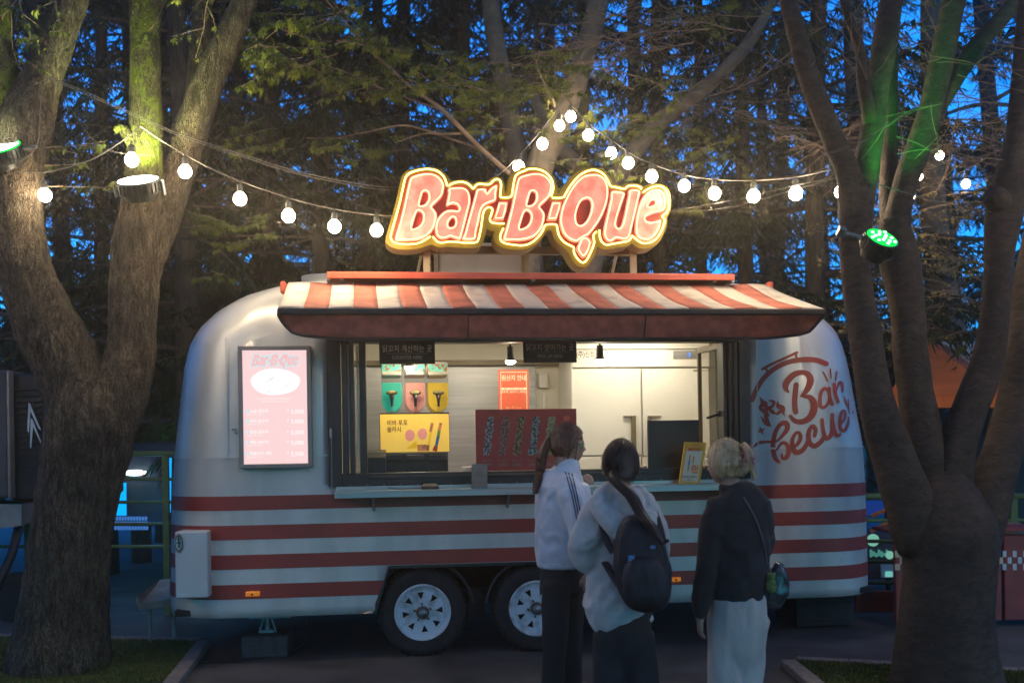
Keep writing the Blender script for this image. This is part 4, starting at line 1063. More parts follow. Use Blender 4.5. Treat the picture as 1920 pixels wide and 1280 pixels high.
# cash drawer in the corner
x0, x1, z0, z1 = rect(689, 850, 724, 884, .2)
rg = E('cash_register', 'black cash register in the left corner of the hatch', 'cash register', ((x0+x1)/2, .2, WTZ), TM)
G().box(x0, x1, .2, .40, WTZ+.001, z1-.03).out('drawer', M['black_metal'], rg, sp=TM, bevel=.004)
G().add([(x0,.2,z1-.028),(x1,.2,z1-.028),(x1,.36,z1-.028),(x0,.36,z1-.028),(x0,.24,z1+.01),(x1,.24,z1+.01),(x1,.36,z1+.03),(x0,.36,z1+.03)], [(0,3,2,1),(4,5,6,7),(0,1,5,4),(1,2,6,5),(2,3,7,6),(3,0,4,7)]).out('keypad', M['black_metal'], rg, sp=TM, bevel=.003)
x0, x1, z0, z1 = rect(726, 867, 877, 872, .22)
o = G().box(x0, x1, .14, .40, WTZ+.001, WTZ+.012).box(x0, x1, .14, .15, WTZ+.012, WTZ+.04).box(x0, x1, .39, .4, WTZ+.012, WTZ+.04).box(x0, x0+.01, .15, .39, WTZ+.012, WTZ+.04).box(x1-.01, x1, .15, .39, WTZ+.012, WTZ+.04).out('steel_tray', M['steel'], sp=TM, bevel=.002)
tag(o, 'shallow steel tray on the worktop below the slush machine', 'tray')
x0, x1, z0, z1 = rect(869, 858, 893, 878, .3)
o = G().lathe([(.001,0),(.05,0),(.062,.07),(.06,.075),(.055,.07),(.045,.01)], 20, ((x0+x1)/2, .3, WTZ+.001)).out('white_tub', M['white_plastic'], sp=TM, smooth=True)
tag(o, 'small white tub on the worktop beside the red skewer board', 'tub')
# red notice on the wall
x0, x1, z0, z1 = rect(935, 693, 992, 800, 1.3)
nt_ = E('wall_notice', 'red notice poster with cream border on a bracket behind the hatch', 'poster', ((x0+x1)/2, 1.3, z0-.1), TM)
G().box(x0, x1, 1.3, 1.308, z0-.1, z1).box(x0+.08, x0+.1, 1.308, 1.42, z0-.1, z0-.08).out('poster_board', M['poster_red'], nt_, sp=TM)
G().box((x0+x1)/2-.02,(x0+x1)/2+.02,1.309,1.33,WTZ-.02,z1-.1).out('poster_stand', M['steel'], nt_, sp=TM)
w_ = .004; i_ = .018
G().box(x0+i_, x1-i_, 1.297, 1.2995, z1-i_-w_, z1-i_).box(x0+i_, x0+i_+w_, 1.297, 1.2995, z0, z1-i_-w_).box(x1-i_-w_, x1-i_, 1.297, 1.2995, z0, z1-i_-w_).out('poster_border', M['poster_cream'], nt_, sp=TM)
p = TL(963.5, 709, 1.3); text('lettering', '원산지 안내', .052, M['poster_cream'], nt_, p[0], 1.2985, p[1], TM, bold=.0006, sx=.85)
qa = rect(940, 726.5, 987.5, 730.5, 1.3); G().box(qa[0], qa[1], 1.297, 1.2995, qa[2], qa[3]).out('poster_band', M['poster_cream'], nt_, sp=TM)
p = TL(963.5, 728.5, 1.3); text('lettering', '품목    원산지    사용부위', .0165, M['poster_red'], nt_, p[0], 1.296, p[1], TM)
p = TL(963.5, 734.5, 1.3); text('lettering', '닭꼬치 | 닭고기 | 국내산', .023, M['poster_cream'], nt_, p[0], 1.2985, p[1], TM, bold=.0003)
p = TL(963.5, 764, 1.3); text('lettering', 'Bar-B-Que', .03, M['card_orange'], nt_, p[0], 1.2985, p[1], TM)
# two white wall boxes with cables
for px, lab in ((1019, 'white wall socket box with a hanging cable, nearer the red poster'), (1058, 'white wall socket box with a hanging cable, nearer the fridge')):
    x0, x1, z0, z1 = rect(px-8.5, 700, px+8.5, 727, 1.90)
    r = E('socket_box', lab, 'socket box', ((x0+x1)/2, 1.9, z0), TM, 'white socket boxes on the wall')
    G().box(x0, x1, 1.90, 1.955, z0, z1).out('housing', M['white_plastic'], r, sp=TM, bevel=.006, seg=2)
    xm = (x0+x1)/2; q = TL(px, 765, 1.93)[1]
    G().cyl((xm+.005, 1.93, z0), (xm+.005, 1.93, z0-.05), .005, n=8).box(xm-.008, xm+.018, 1.925, 1.945, q, z0-.05).out('cable_duct', M['white_plastic'], r, sp=TM)
# fridge
x0, x1, z0, z1 = rect(1073, 640, 1330, 895, 1.25)
fg = E('fridge', 'tall cream double door fridge filling the right of the hatch', 'fridge', ((x0+x1)/2, 1.5, FZ+.02), TM)
G().box(x0, x1, 1.27, 1.92, FZ+.021, 2.46).out('cabinet', M['fridge'], fg, sp=TM, bevel=.004)
def fb(nm, px0, py0, px1, py1, yl, d, mt, par=fg, bev=.004): 
    q = rect(px0, py0, px1, py1, yl); return G().box(q[0], q[1], yl, yl+d, q[2], q[3]).out(nm, mt, par, sp=TM, bevel=bev)
fb('header_panel', 1073, 655.5, 1330, 688, 1.245, .024, M['fridge'])
fb('header_panel', 1073, 630, 1330, 654, 1.245, .024, M['fridge'])
fb('dark_gap', 1073, 688.2, 1330, 690.5, 1.255, .012, M['fridge_dark'])
dl = fb('door', 1073, 691, 1202.5, 853, 1.235, .034, M['fridge']); dr = fb('door', 1205, 691, 1330, 853, 1.235, .034, M['fridge'])
fb('door', 1073, 856, 1202.5, 930, 1.235, .034, M['fridge']); fb('door', 1205, 856, 1330, 930, 1.235, .034, M['fridge'])
fb('handle', 1185, 780, 1193, 842, 1.20, .034, M['fridge_dark'], dl, .003); fb('handle', 1170, 779, 1193, 781.5, 1.21, .024, M['fridge_dark'], dl, .001)
fb('handle', 1216, 780, 1222, 842, 1.20, .034, M['fridge_dark'], dr, .003); fb('handle', 1216, 779, 1240, 781.5, 1.21, .024, M['fridge_dark'], dr, .001)
ds_ = fb('control_panel', 1262, 657.5, 1310, 672.5, 1.238, .006, M['steel'], fg, .002)
p = TL(1291, 665, 1.237); text('lettering', '-3', .05, M['display'], ds_, p[0], 1.2365, p[1], TM, bold=.001)
p = TL(1103, 664.5, 1.24); text('lettering', '(주)신트로', .06, M['fridge_dark'], fg, p[0], 1.2435, p[1], TM, bold=.001, sx=.8)
fb('door_tag', 1300, 693, 1316, 696, 1.232, .002, M['fridge_dark'], dr, 0); fb('door_tag', 1300, 700, 1312, 735, 1.2325, .002, M['white_plastic'], dr, 0)
# spot lamps on the track
for px, py, lab in ((768, 688, 'black track spot lamp glowing just under the COUNTER HERE board'), (957, 678, 'black track spot lamp in the middle of the hatch over the red poster'), (1125, 676, 'black track spot lamp in front of the fridge logo')):
    x_, z_ = TL(px, py, .275)
    r = E('spot_lamp', lab, 'spot lamp', (x_, .275, 2.40), TM, 'spot lamps inside the hatch')
    G().cyl((x_, .275, 2.40), (x_, .275, z_+.10), .008, n=8).cyl((x_, .275, z_+.115), (x_, .275, z_+.03), .024, .026, 18).cyl((x_, .275, z_+.03), (x_, .275, z_+.004), .027, .042, 18).out('lamp_body', M['lamp_black'], r, sp=TM, bevel=.002)
    G().sphere((x_, .275, z_+.002), .036, 16, 8, (1,1,.62)).out('lamp_lens', M['spot_lens'], r, sp=TM, smooth=True)
# red skewer board leaning in the window
x0, x1, z0, z1 = rect(891.5, 767, 1080, 881, -.03)
skb = E('skewer_board', 'dark red menu board with five printed skewers leaning in the hatch', 'menu board', ((x0+x1)/2, -.03, z0), TM)
yb_ = -.062
G().box(x0, x1, yb_, yb_+.008, z0, z1).out('board', M['board_red'], skb, sp=TM, bevel=.001)
def sk(X, Y): return TL(870+X/4.74, 650+Y/4.74, yb_)
rnd = random.Random(9)
cols_ = [((.30,.27,.25),(.05,.04,.03)), ((.28,.12,.10),(.12,.05,.04)), ((.33,.19,.08),(.05,.03,.02)), ((.24,.27,.23),(.03,.04,.03)), ((.30,.28,.14),(.2,.17,.07))]
for k, (Xt, Xb) in enumerate(((240,200), (378,338), (512,466), (648,606), (782,744))):
    base = mat('skewer_print', cols_[k][0], .6, var=.3, scale=60, col2=cols_[k][1], c2pos=(.42,.55), detail=2)
    q = G(); nn = 16; Lp, Rp = [], []
    for i in range(nn+1):
        t = i/nn; X = Xt+(Xb-Xt)*t; Y = 622+(965-622)*t; w = 34*(1+.25*rnd.uniform(-1,1))*(.6+.4*math.sin(math.pi*min(1, t*4+.2)/2))
        Lp.append(sk(X-w, Y)); Rp.append(sk(X+w*.95, Y-4))
    for i in range(nn+1): q.v += [Vector((Lp[i][0], yb_-.001, Lp[i][1])), Vector((Rp[i][0], yb_-.001, Rp[i][1]))]
    for i in range(nn): q.f.append((2*i, 2*i+2, 2*i+3, 2*i+1))
    q.out('skewer_picture', base, skb, sp=TM)
    dk = G()
    for i in range(46):
        t = rnd.random(); X = Xt+(Xb-Xt)*t+rnd.uniform(-24,24); Y = 630+330*t; a = sk(X, Y); b = sk(X+rnd.uniform(4,10), Y-rnd.uniform(12,26)); w = rnd.uniform(.001,.0026)
        dk.add([(a[0]-w,yb_-.0018,a[1]),(a[0]+w,yb_-.0018,a[1]),(b[0]+w,yb_-.0018,b[1]),(b[0]-w,yb_-.0018,b[1])], [(0,1,2,3)])
    dk.out('skewer_texture', mat('skewer_ink', cols_[k][1], .7, var=.3), skb, sp=TM, kind='stuff')
    p = sk(Xb+5, 1010); text('lettering', ['소금꼬치','데리꼬치','양념꼬치','매운꼬치','치즈꼬치'][k], .022, M['board_grey'], skb, p[0], yb_-.001, p[1], TM)
    p = sk(Xb+5, 1046); text('lettering', ['3,000','3,000','3,500','3,000','3,500'][k], .03, M['board_grey'], skb, p[0], yb_-.001, p[1], TM, bold=.0004)
p = sk(912, 640); q = G(); 
for k in range(18): a = 2*math.pi*k/18; q.v.append(Vector((p[0]+.027*math.cos(a), yb_-.001, p[1]+.018*math.sin(a)+.006*abs(math.sin(a*1.5)))))
q.f.append(tuple(range(18))); q.out('board_badge', M['card_red'], skb, sp=TM)
# small counter card in a holder and card reader
def tilted_card(name, label, cat, corners, yl, d, mt, frame=None):
    pts = [TV(*c, yl) for c in corners]
    r = E(name, label, cat, ((pts[0]+pts[2])/2).to_tuple()[:2]+(min(p.z for p in pts),), TM)
    return r, pts
r, pts = tilted_card('counter_card', 'small framed kraft card standing on the counter before the red board', 'counter card', [(884,912),(914,912),(913.5,870),(884.5,869)], -.16, .01, None)
zz = cz+.012
def slab(g, P, y, d): 
    g.add([(p.x, y, p.z) for p in P]+[(p.x, y+d, p.z) for p in P], [(0,1,2,3),(7,6,5,4),(0,4,5,1),(1,5,6,2),(2,6,7,3),(3,7,4,0)]); return g
P = [Vector((p.x, 0, zz+.002 if i < 2 else p.z)) for i, p in enumerate(pts)]
slab(G(), P, -.16, .01).box(P[0].x-.005, P[1].x+.005, -.19, -.12, zz+.001, zz+.006).out('frame', M['hub_cap'], r, sp=TM, bevel=.001)
c_ = sum(P, Vector())/4
P2 = [c_+(p-c_)*.88 for p in P]
slab(G(), P2, -.1615, .001).out('card', M['kraft'], r, sp=TM)
text('lettering', '결제는\n카운터에서', .017, M['kraft_ink'], r, c_.x, -.163, c_.z+.012, TM)
text('lettering', 'thank you', .010, M['kraft_ink'], r, c_.x, -.163, c_.z-.045, TM)
q = rect(789, 899, 823, 914, -.14)
cr = E('card_reader', 'small black card reader lying on the counter shelf', 'card reader', ((q[0]+q[1])/2, -.14, zz), TM)
G().add([(q[0],-.19,zz+.001),(q[1],-.19,zz+.001),(q[1]-.01,-.09,zz+.001),(q[0]+.01,-.09,zz+.001),(q[0]+.004,-.185,zz+.022),(q[1]-.004,-.185,zz+.022),(q[1]-.016,-.095,zz+.04),(q[0]+.016,-.095,zz+.04)], [(0,3,2,1),(4,5,6,7),(0,1,5,4),(1,2,6,5),(2,3,7,6),(3,0,4,7)]).out('reader_body', M['black_metal'], cr, sp=TM, bevel=.003)
G().ring_tube([(q[0]+.02,-.12,zz+.01), (q[0]-.06,-.10,zz+.005), (q[0]-.15,-.12,zz+.004), (q[0]-.22,-.05,zz+.01), (q[0]-.22,-.046,Z0+.03)], .003, 6).out('reader_cable', M['cable'], cr, sp=TM)
# black monitor seen from behind
q = rect(1217.5, 787, 1314, 878, .06)
mo = E('monitor', 'black monitor seen from behind standing in the hatch', 'monitor', ((q[0]+q[1])/2, .12, WTZ), TM)
G().box(q[0], q[1], .09, .12, q[2], q[3]).out('screen_back', M['monitor'], mo, sp=TM, bevel=.006, seg=2)
G().box((q[0]+q[1])/2-.03, (q[0]+q[1])/2+.03, .12, .14, WTZ+.01, q[2]+.1).box((q[0]+q[1])/2-.1, (q[0]+q[1])/2+.1, .13, .28, WTZ+.001, WTZ+.012).out('monitor_stand', M['monitor'], mo, sp=TM)
# coiled wires beside the monitor
q = rect(1196, 862, 1216, 876, .15)
co = G()
for k in range(4):
    pts_ = [(( q[0]+q[1])/2+.035*math.cos(a+k), .2+.03*math.sin(a), WTZ+.01+.012*k+.006*math.sin(2*a)) for a in [2*math.pi*i/16 for i in range(16)]]
    co.ring_tube(pts_, .005, 6, close=True)
o = co.out('cable_coil', M['black_rubber'], sp=TM, smooth=True); tag(o, 'coil of black cable beside the monitor', 'cable')
q = rect(1084, 872, 1100, 877, .16)
o = G().box(q[0], q[1], .14, .22, WTZ+.001, WTZ+.018).out('sponge', mat('green_sponge', (0.16,0.3,0.05), .9), sp=TM, bevel=.003); tag(o, 'green sponge on the worktop before the fridge', 'sponge')
# yellow menu stand on the counter
cs = [(1272.5,906),(1311.5,908),(1325.5,829),(1284,828)]
pts = [TV(x, y, -.15) for x, y in cs]
mst = E('menu_stand', 'yellow framed MENU card leaning on the counter shelf', 'menu card', (pts[0].x, -.15, zz), TM)
slab(G(), pts, -.15, .012).out('card', M['card_yellow'], mst, sp=TM, bevel=.001)
pc = sum(pts, Vector())/4
G().cyl((pc.x, -.138, pc.z), (pc.x+.02, -.06, zz+.003), .004, n=6).out('card_prop', M['black_metal'], mst, sp=TM)
def cm(u, v):   # 0..1 across and up the card
    a = pts[0].lerp(pts[1], u); b = pts[3].lerp(pts[2], u); p = a.lerp(b, v); return Vector((p.x, -.1512, p.z))
def cq(u0, v0, u1, v1, mt, nm, dy=0): G().add([cm(u0,v0)-Vector((0,dy,0)), cm(u1,v0)-Vector((0,dy,0)), cm(u1,v1)-Vector((0,dy,0)), cm(u0,v1)-Vector((0,dy,0))], [(0,1,2,3)]).out(nm, mt, mst, sp=TM)
cq(.12, .06, .88, .80, M['card_cream'], 'card_print')
cq(.30, .30, .38, .70, M['card_orange'], 'card_print', .001); cq(.30, .45, .37, .58, M['card_blue'], 'card_print', .002); cq(.48, .30, .55, .66, M['card_orange'], 'card_print', .001)
cq(.55, .26, .82, .46, M['card_orange'], 'card_print', .001)
c1 = cm(.5, .82); text('lettering', 'MENU', .035, M['card_red'], mst, c1.x, -.1545, c1.z, TM, bold=.0006, rot=-.02)
c1 = cm(.5, .93); text('lettering', '슬러시', .018, M['card_red'], mst, c1.x, -.1545, c1.z, TM)
c1 = cm(.45, .17); text('lettering', '비비포포 슬러시', .017, M['ink_brown'], mst, c1.x, -.1545, c1.z, TM, bold=.0002)
c1 = cm(.45, .10); text('lettering', '5,000원', .012, M['ink_brown'], mst, c1.x, -.1545, c1.z, TM)
# ================================================================== trees
def limb(g, pts, n=26, amp=.07, freq=6.0, step=.05, flare=0.0):
    """pts: (px, py, Y, radius in px) -> knobbly tapered tube added to g."""
    P = smooth_path([(*W(a, b, c), r/ppm(c)) for a, b, c, r in pts], 8)
    Q = [P[0]]
    for p in P[1:]:
        if (Vector(p[:3])-Vector(Q[-1][:3])).length >= step: Q.append(p)
    Q.append(P[-1])
    m = len(Q); base = len(g.v)
    up = Vector((0.05, 1, 0.02))
    for i, p in enumerate(Q):
        c = Vector(p[:3]); t = (Vector(Q[min(i+1, m-1)][:3])-Vector(Q[max(i-1, 0)][:3]))
        t = t.normalized() if t.length > 1e-6 else Vector((0,0,1))
        a = t.cross(up).normalized(); b = t.cross(a).normalized()
        for k in range(n):
            w = 2*math.pi*k/n; d = a*math.cos(w)+b*math.sin(w)
            q = c + d*p[3]
            f1 = noise.noise(Vector((q.x*2.2, q.y*2.2, q.z*1.3)))*1.3
            f2 = noise.fractal(Vector((q.x*freq*2.4, q.y*freq*2.4, q.z*freq*.8)), 1.0, 2.1, 4)
            if amp >= .054 and n > 30:      # rough bark: plates and fissures
                f3 = 1-abs(noise.noise(Vector((q.x*freq*3.2, q.y*freq*3.2, q.z*freq*.9))))*2.4
                f2 = f2*.9+.55*f3
            r = p[3]*(1+amp*f1) + min(p[3], .2)*amp*1.15*f2
            if flare and q.z < .7: r *= 1+flare*(1-max(0, q.z)/.7)**2*(1+.35*math.sin(w*5+1))
            g.v.append(c+d*r)
    for i in range(m-1):
        for k in range(n):
            g.f.append((base+i*n+k, base+i*n+(k+1) % n, base+(i+1)*n+(k+1) % n, base+(i+1)*n+k))
    g.f.append(tuple(base+k for k in reversed(range(n)))); g.f.append(tuple(base+(m-1)*n+k for k in range(n)))
    return g
def extend(pts, h, k=.6):
    """carry the last segment on past the top of the picture."""
    a, b = pts[-2], pts[-1]
    return pts+[(b[0]+(b[0]-a[0])*h, b[1]+(b[1]-a[1])*h, b[2]+(b[2]-a[2])*h, b[3]*k)]
def leaf_shape(c, d, up, s, rnd, lobes=5):
    """drooping maple leaf: narrow lobes fanned from one point."""
    side = d.cross(up)
    if side.length < .01: side = Vector((1,0,0))
    side.normalize(); nn = side.cross(d).normalized(); vs_, fs = [], []
    for k in range(lobes):
        a = (k-(lobes-1)/2)*.62
        l = s*(1-.13*abs(k-(lobes-1)/2)**1.3)
        t = (d*math.cos(a)+side*math.sin(a)).normalized(); q = t.cross(nn)
        b = len(vs_)
        vs_ += [c, c+t*l*.5+q*l*.15+nn*l*.04, c+t*l+nn*(-.14*l), c+t*l*.5-q*l*.15+nn*l*.04]
        fs += [(b, b+1, b+2, b+3)]
    return vs_, fs
def twiggy(gt, gl, start, direction, length, rnd, depth=0, rad=.008, leaf=.06, dens=1.0, droop=.25, lobes=5):
    p = Vector(start); d = Vector(direction).normalized(); n = max(4, int(length/.07)); pts = [p.copy()]
    for i in range(n):
        d = (d+Vector((rnd.uniform(-.22,.22), rnd.uniform(-.22,.22), rnd.uniform(-.16,.13)))).normalized()
        p = p+d*(length/n); pts.append(p.copy())
        t = i/n
        if depth < 2 and rnd.random() < (.55 if depth == 0 else .42):
            a = d.cross(Vector((0,0,1))).normalized()*(1 if rnd.random() < .5 else -1)
            nd = (d*rnd.uniform(.5,.9)+a*rnd.uniform(.5,1)+Vector((0,0,rnd.uniform(-.15,.22)))).normalized()
            twiggy(gt, gl, p, nd, length*rnd.uniform(.3,.55)*(1-t*.4), rnd, depth+1, rad*.55, leaf, dens, droop, lobes)
        if leaf and (depth > 0 or t > .35):
            for _ in range(2):
                if rnd.random() < dens*.8:
                    a = Vector((rnd.uniform(-1,1), rnd.uniform(-1,1), rnd.uniform(-.9,.1))).normalized()
                    dd = (a+Vector((0,0,-.55))).normalized()
                    vs_, fs = leaf_shape(p+a*.018, dd, Vector((rnd.uniform(-.5,.5), rnd.uniform(-1,-.2), .8)).normalized(), leaf*rnd.uniform(.45,1.25), rnd, lobes)
                    gl.add(vs_, fs)
    gt.ring_tube(pts, [max(.0018, rad*(1-.75*i/len(pts))) for i in range(len(pts))], 5, cap=False)
def tree(name, label, base, group=None): return E(name, label, 'tree', base, I4, group)

# ---- thick left tree
YL = 6.75
tl = tree('broadleaf_tree', 'thick rough barked tree forking at left with a floodlight strapped to it', W(112, 1255, YL)*1)
tb = W(112, 1255, YL); tb.z = 0
g = G()
limb(g, [(110,1275,YL,86),(112,1235,YL,84),(120,1130,YL,76),(132,1020,YL,72),(150,920,YL,73),(165,840,YL,76),(172,780,YL,78),(176,720,YL,66)], 56, .055, 7, .025, flare=.10)
limb(g, [(165,820,YL,60),(150,740,YL,62),(120,670,YL-.03,60),(82,600,YL-.08,56),(52,520,YL-.12,50),(34,440,YL-.15,47),(28,360,YL-.16,46),(36,290,YL-.15,48),(50,225,YL-.12,47),(78,150,YL-.05,36),(106,80,YL,30),(138,0,YL+.05,26),(168,-80,YL+.1,22),(210,-190,YL+.2,14)], 44, .06, 7, .03)
limb(g, [(188,820,YL,58),(222,740,YL+.02,50),(244,670,YL+.05,43),(250,600,YL+.08,42),(252,520,YL+.1,44),(254,460,YL+.1,40),(262,400,YL+.1,36),(268,340,YL+.08,36)], 44, .06, 7, .03)
limb(g, [(252,560,YL+.12,32),(276,480,YL+.22,34),(300,420,YL+.28,34),(322,350,YL+.32,33),(345,280,YL+.35,32),(366,220,YL+.38,30),(392,150,YL+.42,28),(425,80,YL+.46,25),(452,20,YL+.5,22),(480,-50,YL+.55,19),(540,-180,YL+.7,11)], 40, .06, 7, .03)
limb(g, [(350,270,YL+.4,20),(366,180,YL+.6,21),(374,90,YL+.7,19),(380,0,YL+.8,18),(384,-120,YL+.9,14)], 24, .05)
g.out('trunk', M['bark_left'], tl, smooth=True)
g = G()
limb(g, [(268,365,YL+.08,34),(270,300,YL+.07,32),(273,230,YL+.06,29),(273,150,YL+.05,27),(273,70,YL+.05,27),(273,0,YL+.06,27),(272,-90,YL+.1,25),(268,-230,YL+.15,20)], 44, .06, 8, .025)
limb(g, [(262,300,YL+.06,12),(244,262,YL-.02,12),(228,240,YL-.05,10),(214,246,YL-.06,6)], 18, .2, 12, .02)
limb(g, [(18,250,YL-.1,30),(2,160,YL-.1,34),(-6,80,YL-.1,33),(-14,-20,YL-.05,30),(-20,-160,YL,24)], 36, .07, 8, .03)
g.out('mossy_trunk', M['bark_moss'], tl, smooth=True)
gt, gl = G(), G(); rnd = random.Random(21)
for (px, py, dx, dy, dz, L) in ((60,-40,-.3,-.2,-.55,.9),(30,-30,.1,-.2,-.8,.6),(0,-30,.2,-.1,-.6,.7),(95,-30,.2,-.2,-.8,.5),(75,280,.9,-.1,.1,.35),(80,310,1,-.1,0,.3),(75,350,1,0,.05,.45),(320,-40,-.2,-.2,-.7,.5),(400,-30,-.4,0,-.8,.5),(50,50,.5,-.3,-.5,.35)):
    twiggy(gt, gl, W(px, py, YL-.15), (dx, dy, dz), L, rnd, 1, .005, .045, .8)
gt.out('twigs', M['twig'], tl, kind='stuff'); gl.out('crown', M['leaf'], tl)

gt, gl = G(), G(); rnd = random.Random(31)  # unseen leaf canopy added high overhead to hold back skylight
for _ in range(9500):
    a = rnd.uniform(0, 6.283); r = math.sqrt(rnd.random())
    c = Vector((10*r*math.cos(a), 1.5+9.5*r*math.sin(a), 8.9+rnd.uniform(-.9,.9)+.1*r))
    vs_, fs = leaf_shape(c, Vector((rnd.uniform(-1,1), rnd.uniform(-1,1), rnd.uniform(-.5,.1))).normalized(), Vector((0,0,1)), rnd.uniform(.2,.42), rnd, 4); gl.add(vs_, fs)
limb(gt, [(540,-180,YL+.7,11),(640,-420,YL+.6,9),(800,-700,YL+.2,6)], 8, .03)
gl.out('crown', M['leaf'], tl); gt.out('limb', M['bark_left'], tl, smooth=True)

# ---- forked right tree, much nearer
YR = 5.9
tr2 = tree('broadleaf_tree', 'dark smooth barked tree dividing into several limbs at right', W(1775, 1290, YR))
g = G()
limb(g, [(1772,1345,YR,98),(1772,1260,YR,86),(1775,1180,YR,80),(1780,1100,YR,80),(1782,1040,YR,86),(1780,990,YR,86),(1774,930,YR,62),(1770,890,YR,36)], 52, .055, 3.5, .028, flare=.14)
limb(g, [(1735,1020,YR,52),(1700,930,YR-.03,45),(1672,850,YR-.05,38),(1646,770,YR-.05,33),(1632,700,YR-.04,30),(1622,620,YR-.03,30),(1608,540,YR,27),(1604,460,YR,27),(1604,400,YR,29),(1602,350,YR,28)], 36, .075, 3.2, .035)
limb(g, [(1602,380,YR,26),(1588,320,YR-.03,22),(1562,260,YR-.06,20),(1538,200,YR-.1,20),(1515,140,YR-.12,19),(1496,70,YR-.14,18),(1478,0,YR-.15,16),(1462,-70,YR-.15,14),(1440,-190,YR-.1,10)], 26, .05, 4, .04)
limb(g, [(1610,390,YR,26),(1622,330,YR+.02,24),(1632,270,YR+.03,22),(1641,200,YR+.04,22),(1652,130,YR+.05,22),(1662,60,YR+.05,22),(1672,-10,YR+.06,20),(1682,-120,YR+.1,18)], 28, .05, 4, .04)
limb(g, [(1632,230,YR,13),(1618,150,YR-.05,12),(1612,90,YR-.08,9),(1590,30,YR-.1,8),(1570,-40,YR-.1,6)], 14, .05)
limb(g, [(1762,980,YR+.05,50),(1748,900,YR+.08,42),(1732,820,YR+.1,36),(1718,740,YR+.12,32),(1708,660,YR+.13,30),(1703,600,YR+.14,29),(1692,530,YR+.15,31),(1684,480,YR+.15,33),(1674,410,YR+.15,22)], 36, .075, 3.2, .035)
limb(g, [(1678,450,YR+.15,27),(1686,390,YR+.16,22),(1702,330,YR+.18,23),(1724,270,YR+.2,23),(1744,210,YR+.22,23),(1758,150,YR+.24,23),(1772,80,YR+.26,22),(1786,10,YR+.28,21),(1806,-70,YR+.3,18),(1840,-190,YR+.4,12)], 28, .05, 4, .04)
limb(g, [(1738,240,YR+.24,15),(1776,175,YR+.3,16),(1808,120,YR+.35,17),(1842,75,YR+.4,17),(1880,32,YR+.45,15),(1925,-20,YR+.5,14),(2010,-120,YR+.6,9)], 22, .05, 4, .04)
limb(g, [(1672,430,YR+.2,17),(1664,370,YR+.3,16),(1668,280,YR+.4,15),(1670,160,YR+.5,14),(1668,60,YR+.6,13),(1660,-60,YR+.7,10)], 20, .05, 4, .04)
limb(g, [(1790,1000,YR+.02,52),(1784,930,YR+.03,44),(1788,870,YR+.04,36),(1806,800,YR+.04,32),(1832,730,YR+.03,29),(1852,670,YR+.02,27),(1864,600,YR,26),(1871,530,YR,25),(1877,460,YR,27),(1882,405,YR,31),(1893,350,YR,29),(1906,280,YR,24),(1914,200,YR,21),(1922,110,YR,21),(1930,0,YR,18),(1940,-130,YR,12)], 34, .075, 3.2, .035)
limb(g, [(1890,400,YR,24),(1872,375,YR-.06,22),(1858,366,YR-.08,20),(1855,363,YR-.09,12)], 20, .05, 5, .03)
limb(g, [(1815,1030,YR+.1,50),(1848,950,YR+.16,42),(1872,870,YR+.2,36),(1893,790,YR+.24,31),(1908,700,YR+.26,28),(1918,600,YR+.28,26),(1930,520,YR+.28,24),(1950,400,YR+.3,20)], 28, .075, 3.2, .035)
g.out('trunk', M['bark_right'], tr2, smooth=True)
gt, gl = G(), G(); rnd = random.Random(5)
for (px, py, dx, dz, L) in ((1600,130,-.6,.6,.5),(1640,140,.5,.8,.5),(1625,150,-.5,.9,.5),(1745,190,-.1,-.5,.35),(1765,195,-.8,-.2,.6),(1755,60,-.5,.8,.5),(1615,300,.5,.5,.2),(1510,140,-.8,.1,.8),(1535,185,-1,-.1,.9),(1560,240,-1,.15,.6),(1640,-20,-.5,-.6,.5),(1760,20,.6,.5,.5),(1850,80,.7,-.2,.5),(1830,120,.8,-.4,.6),(1880,300,-.8,.1,.5),(1900,150,-.7,.3,.6),(1490,20,-.9,-.2,.8),(1795,140,.6,-.3,.5)):
    twiggy(gt, gl, W(px, py, YR-.1), (dx, rnd.uniform(-.4,.2), dz), L*1.3, rnd, 1, .0035, 0, 0)
for _ in range(46):
    twiggy(gt, gl, W(rnd.uniform(1640, 1930), rnd.uniform(-20, 330), YR+rnd.uniform(.6, 2.2)), (rnd.uniform(-1,1), rnd.uniform(-.4,.4), rnd.uniform(-.3,.5)), rnd.uniform(.6,1.2), rnd, 0, .004, 0, 0)
gt.out('twigs', M['twig'], tr2, kind='stuff')

# ---- pale leaning tree behind the trailer and its maple foliage
YC = 9.4
tc_ = tree('maple_tree', 'pale leaning maple behind the neon sign with bulbs hung on its trunk', W(985, 900, YC))
g = G()
limb(g, [(930,960,YC,40),(955,800,YC,34),(975,600,YC,32),(990,420,YC,28),(1008,330,YC,26),(1030,265,YC,25),(1054,215,YC,24),(1078,160,YC,22),(1096,100,YC,21),(1112,50,YC,20),(1122,0,YC,19),(1134,-60,YC,17),(1160,-190,YC,12)], 28, .03, 3, .06)
limb(g, [(1085,620,YC+.8,26),(1110,480,YC+.8,23),(1140,370,YC+.8,20),(1160,325,YC+.8,18),(1196,275,YC+.8,17),(1240,225,YC+.8,16),(1300,180,YC+.8,15),(1350,140,YC+.8,13),(1400,85,YC+.8,12),(1440,20,YC+.8,9),(1470,-70,YC+.8,6)], 22, .04, 3, .06)
limb(g, [(1140,400,YC+1.2,15),(1090,320,YC+1.2,14),(1040,260,YC+1.2,12),(1000,180,YC+1.2,10)], 16, .04)
limb(g, [(1010,560,YC+1.4,19),(990,420,YC+1.4,18),(972,300,YC+1.4,18),(958,230,YC+1.4,18),(945,160,YC+1.4,17),(930,80,YC+1.4,17),(920,0,YC+1.4,16),(916,-120,YC+1.4,12)], 22, .03)
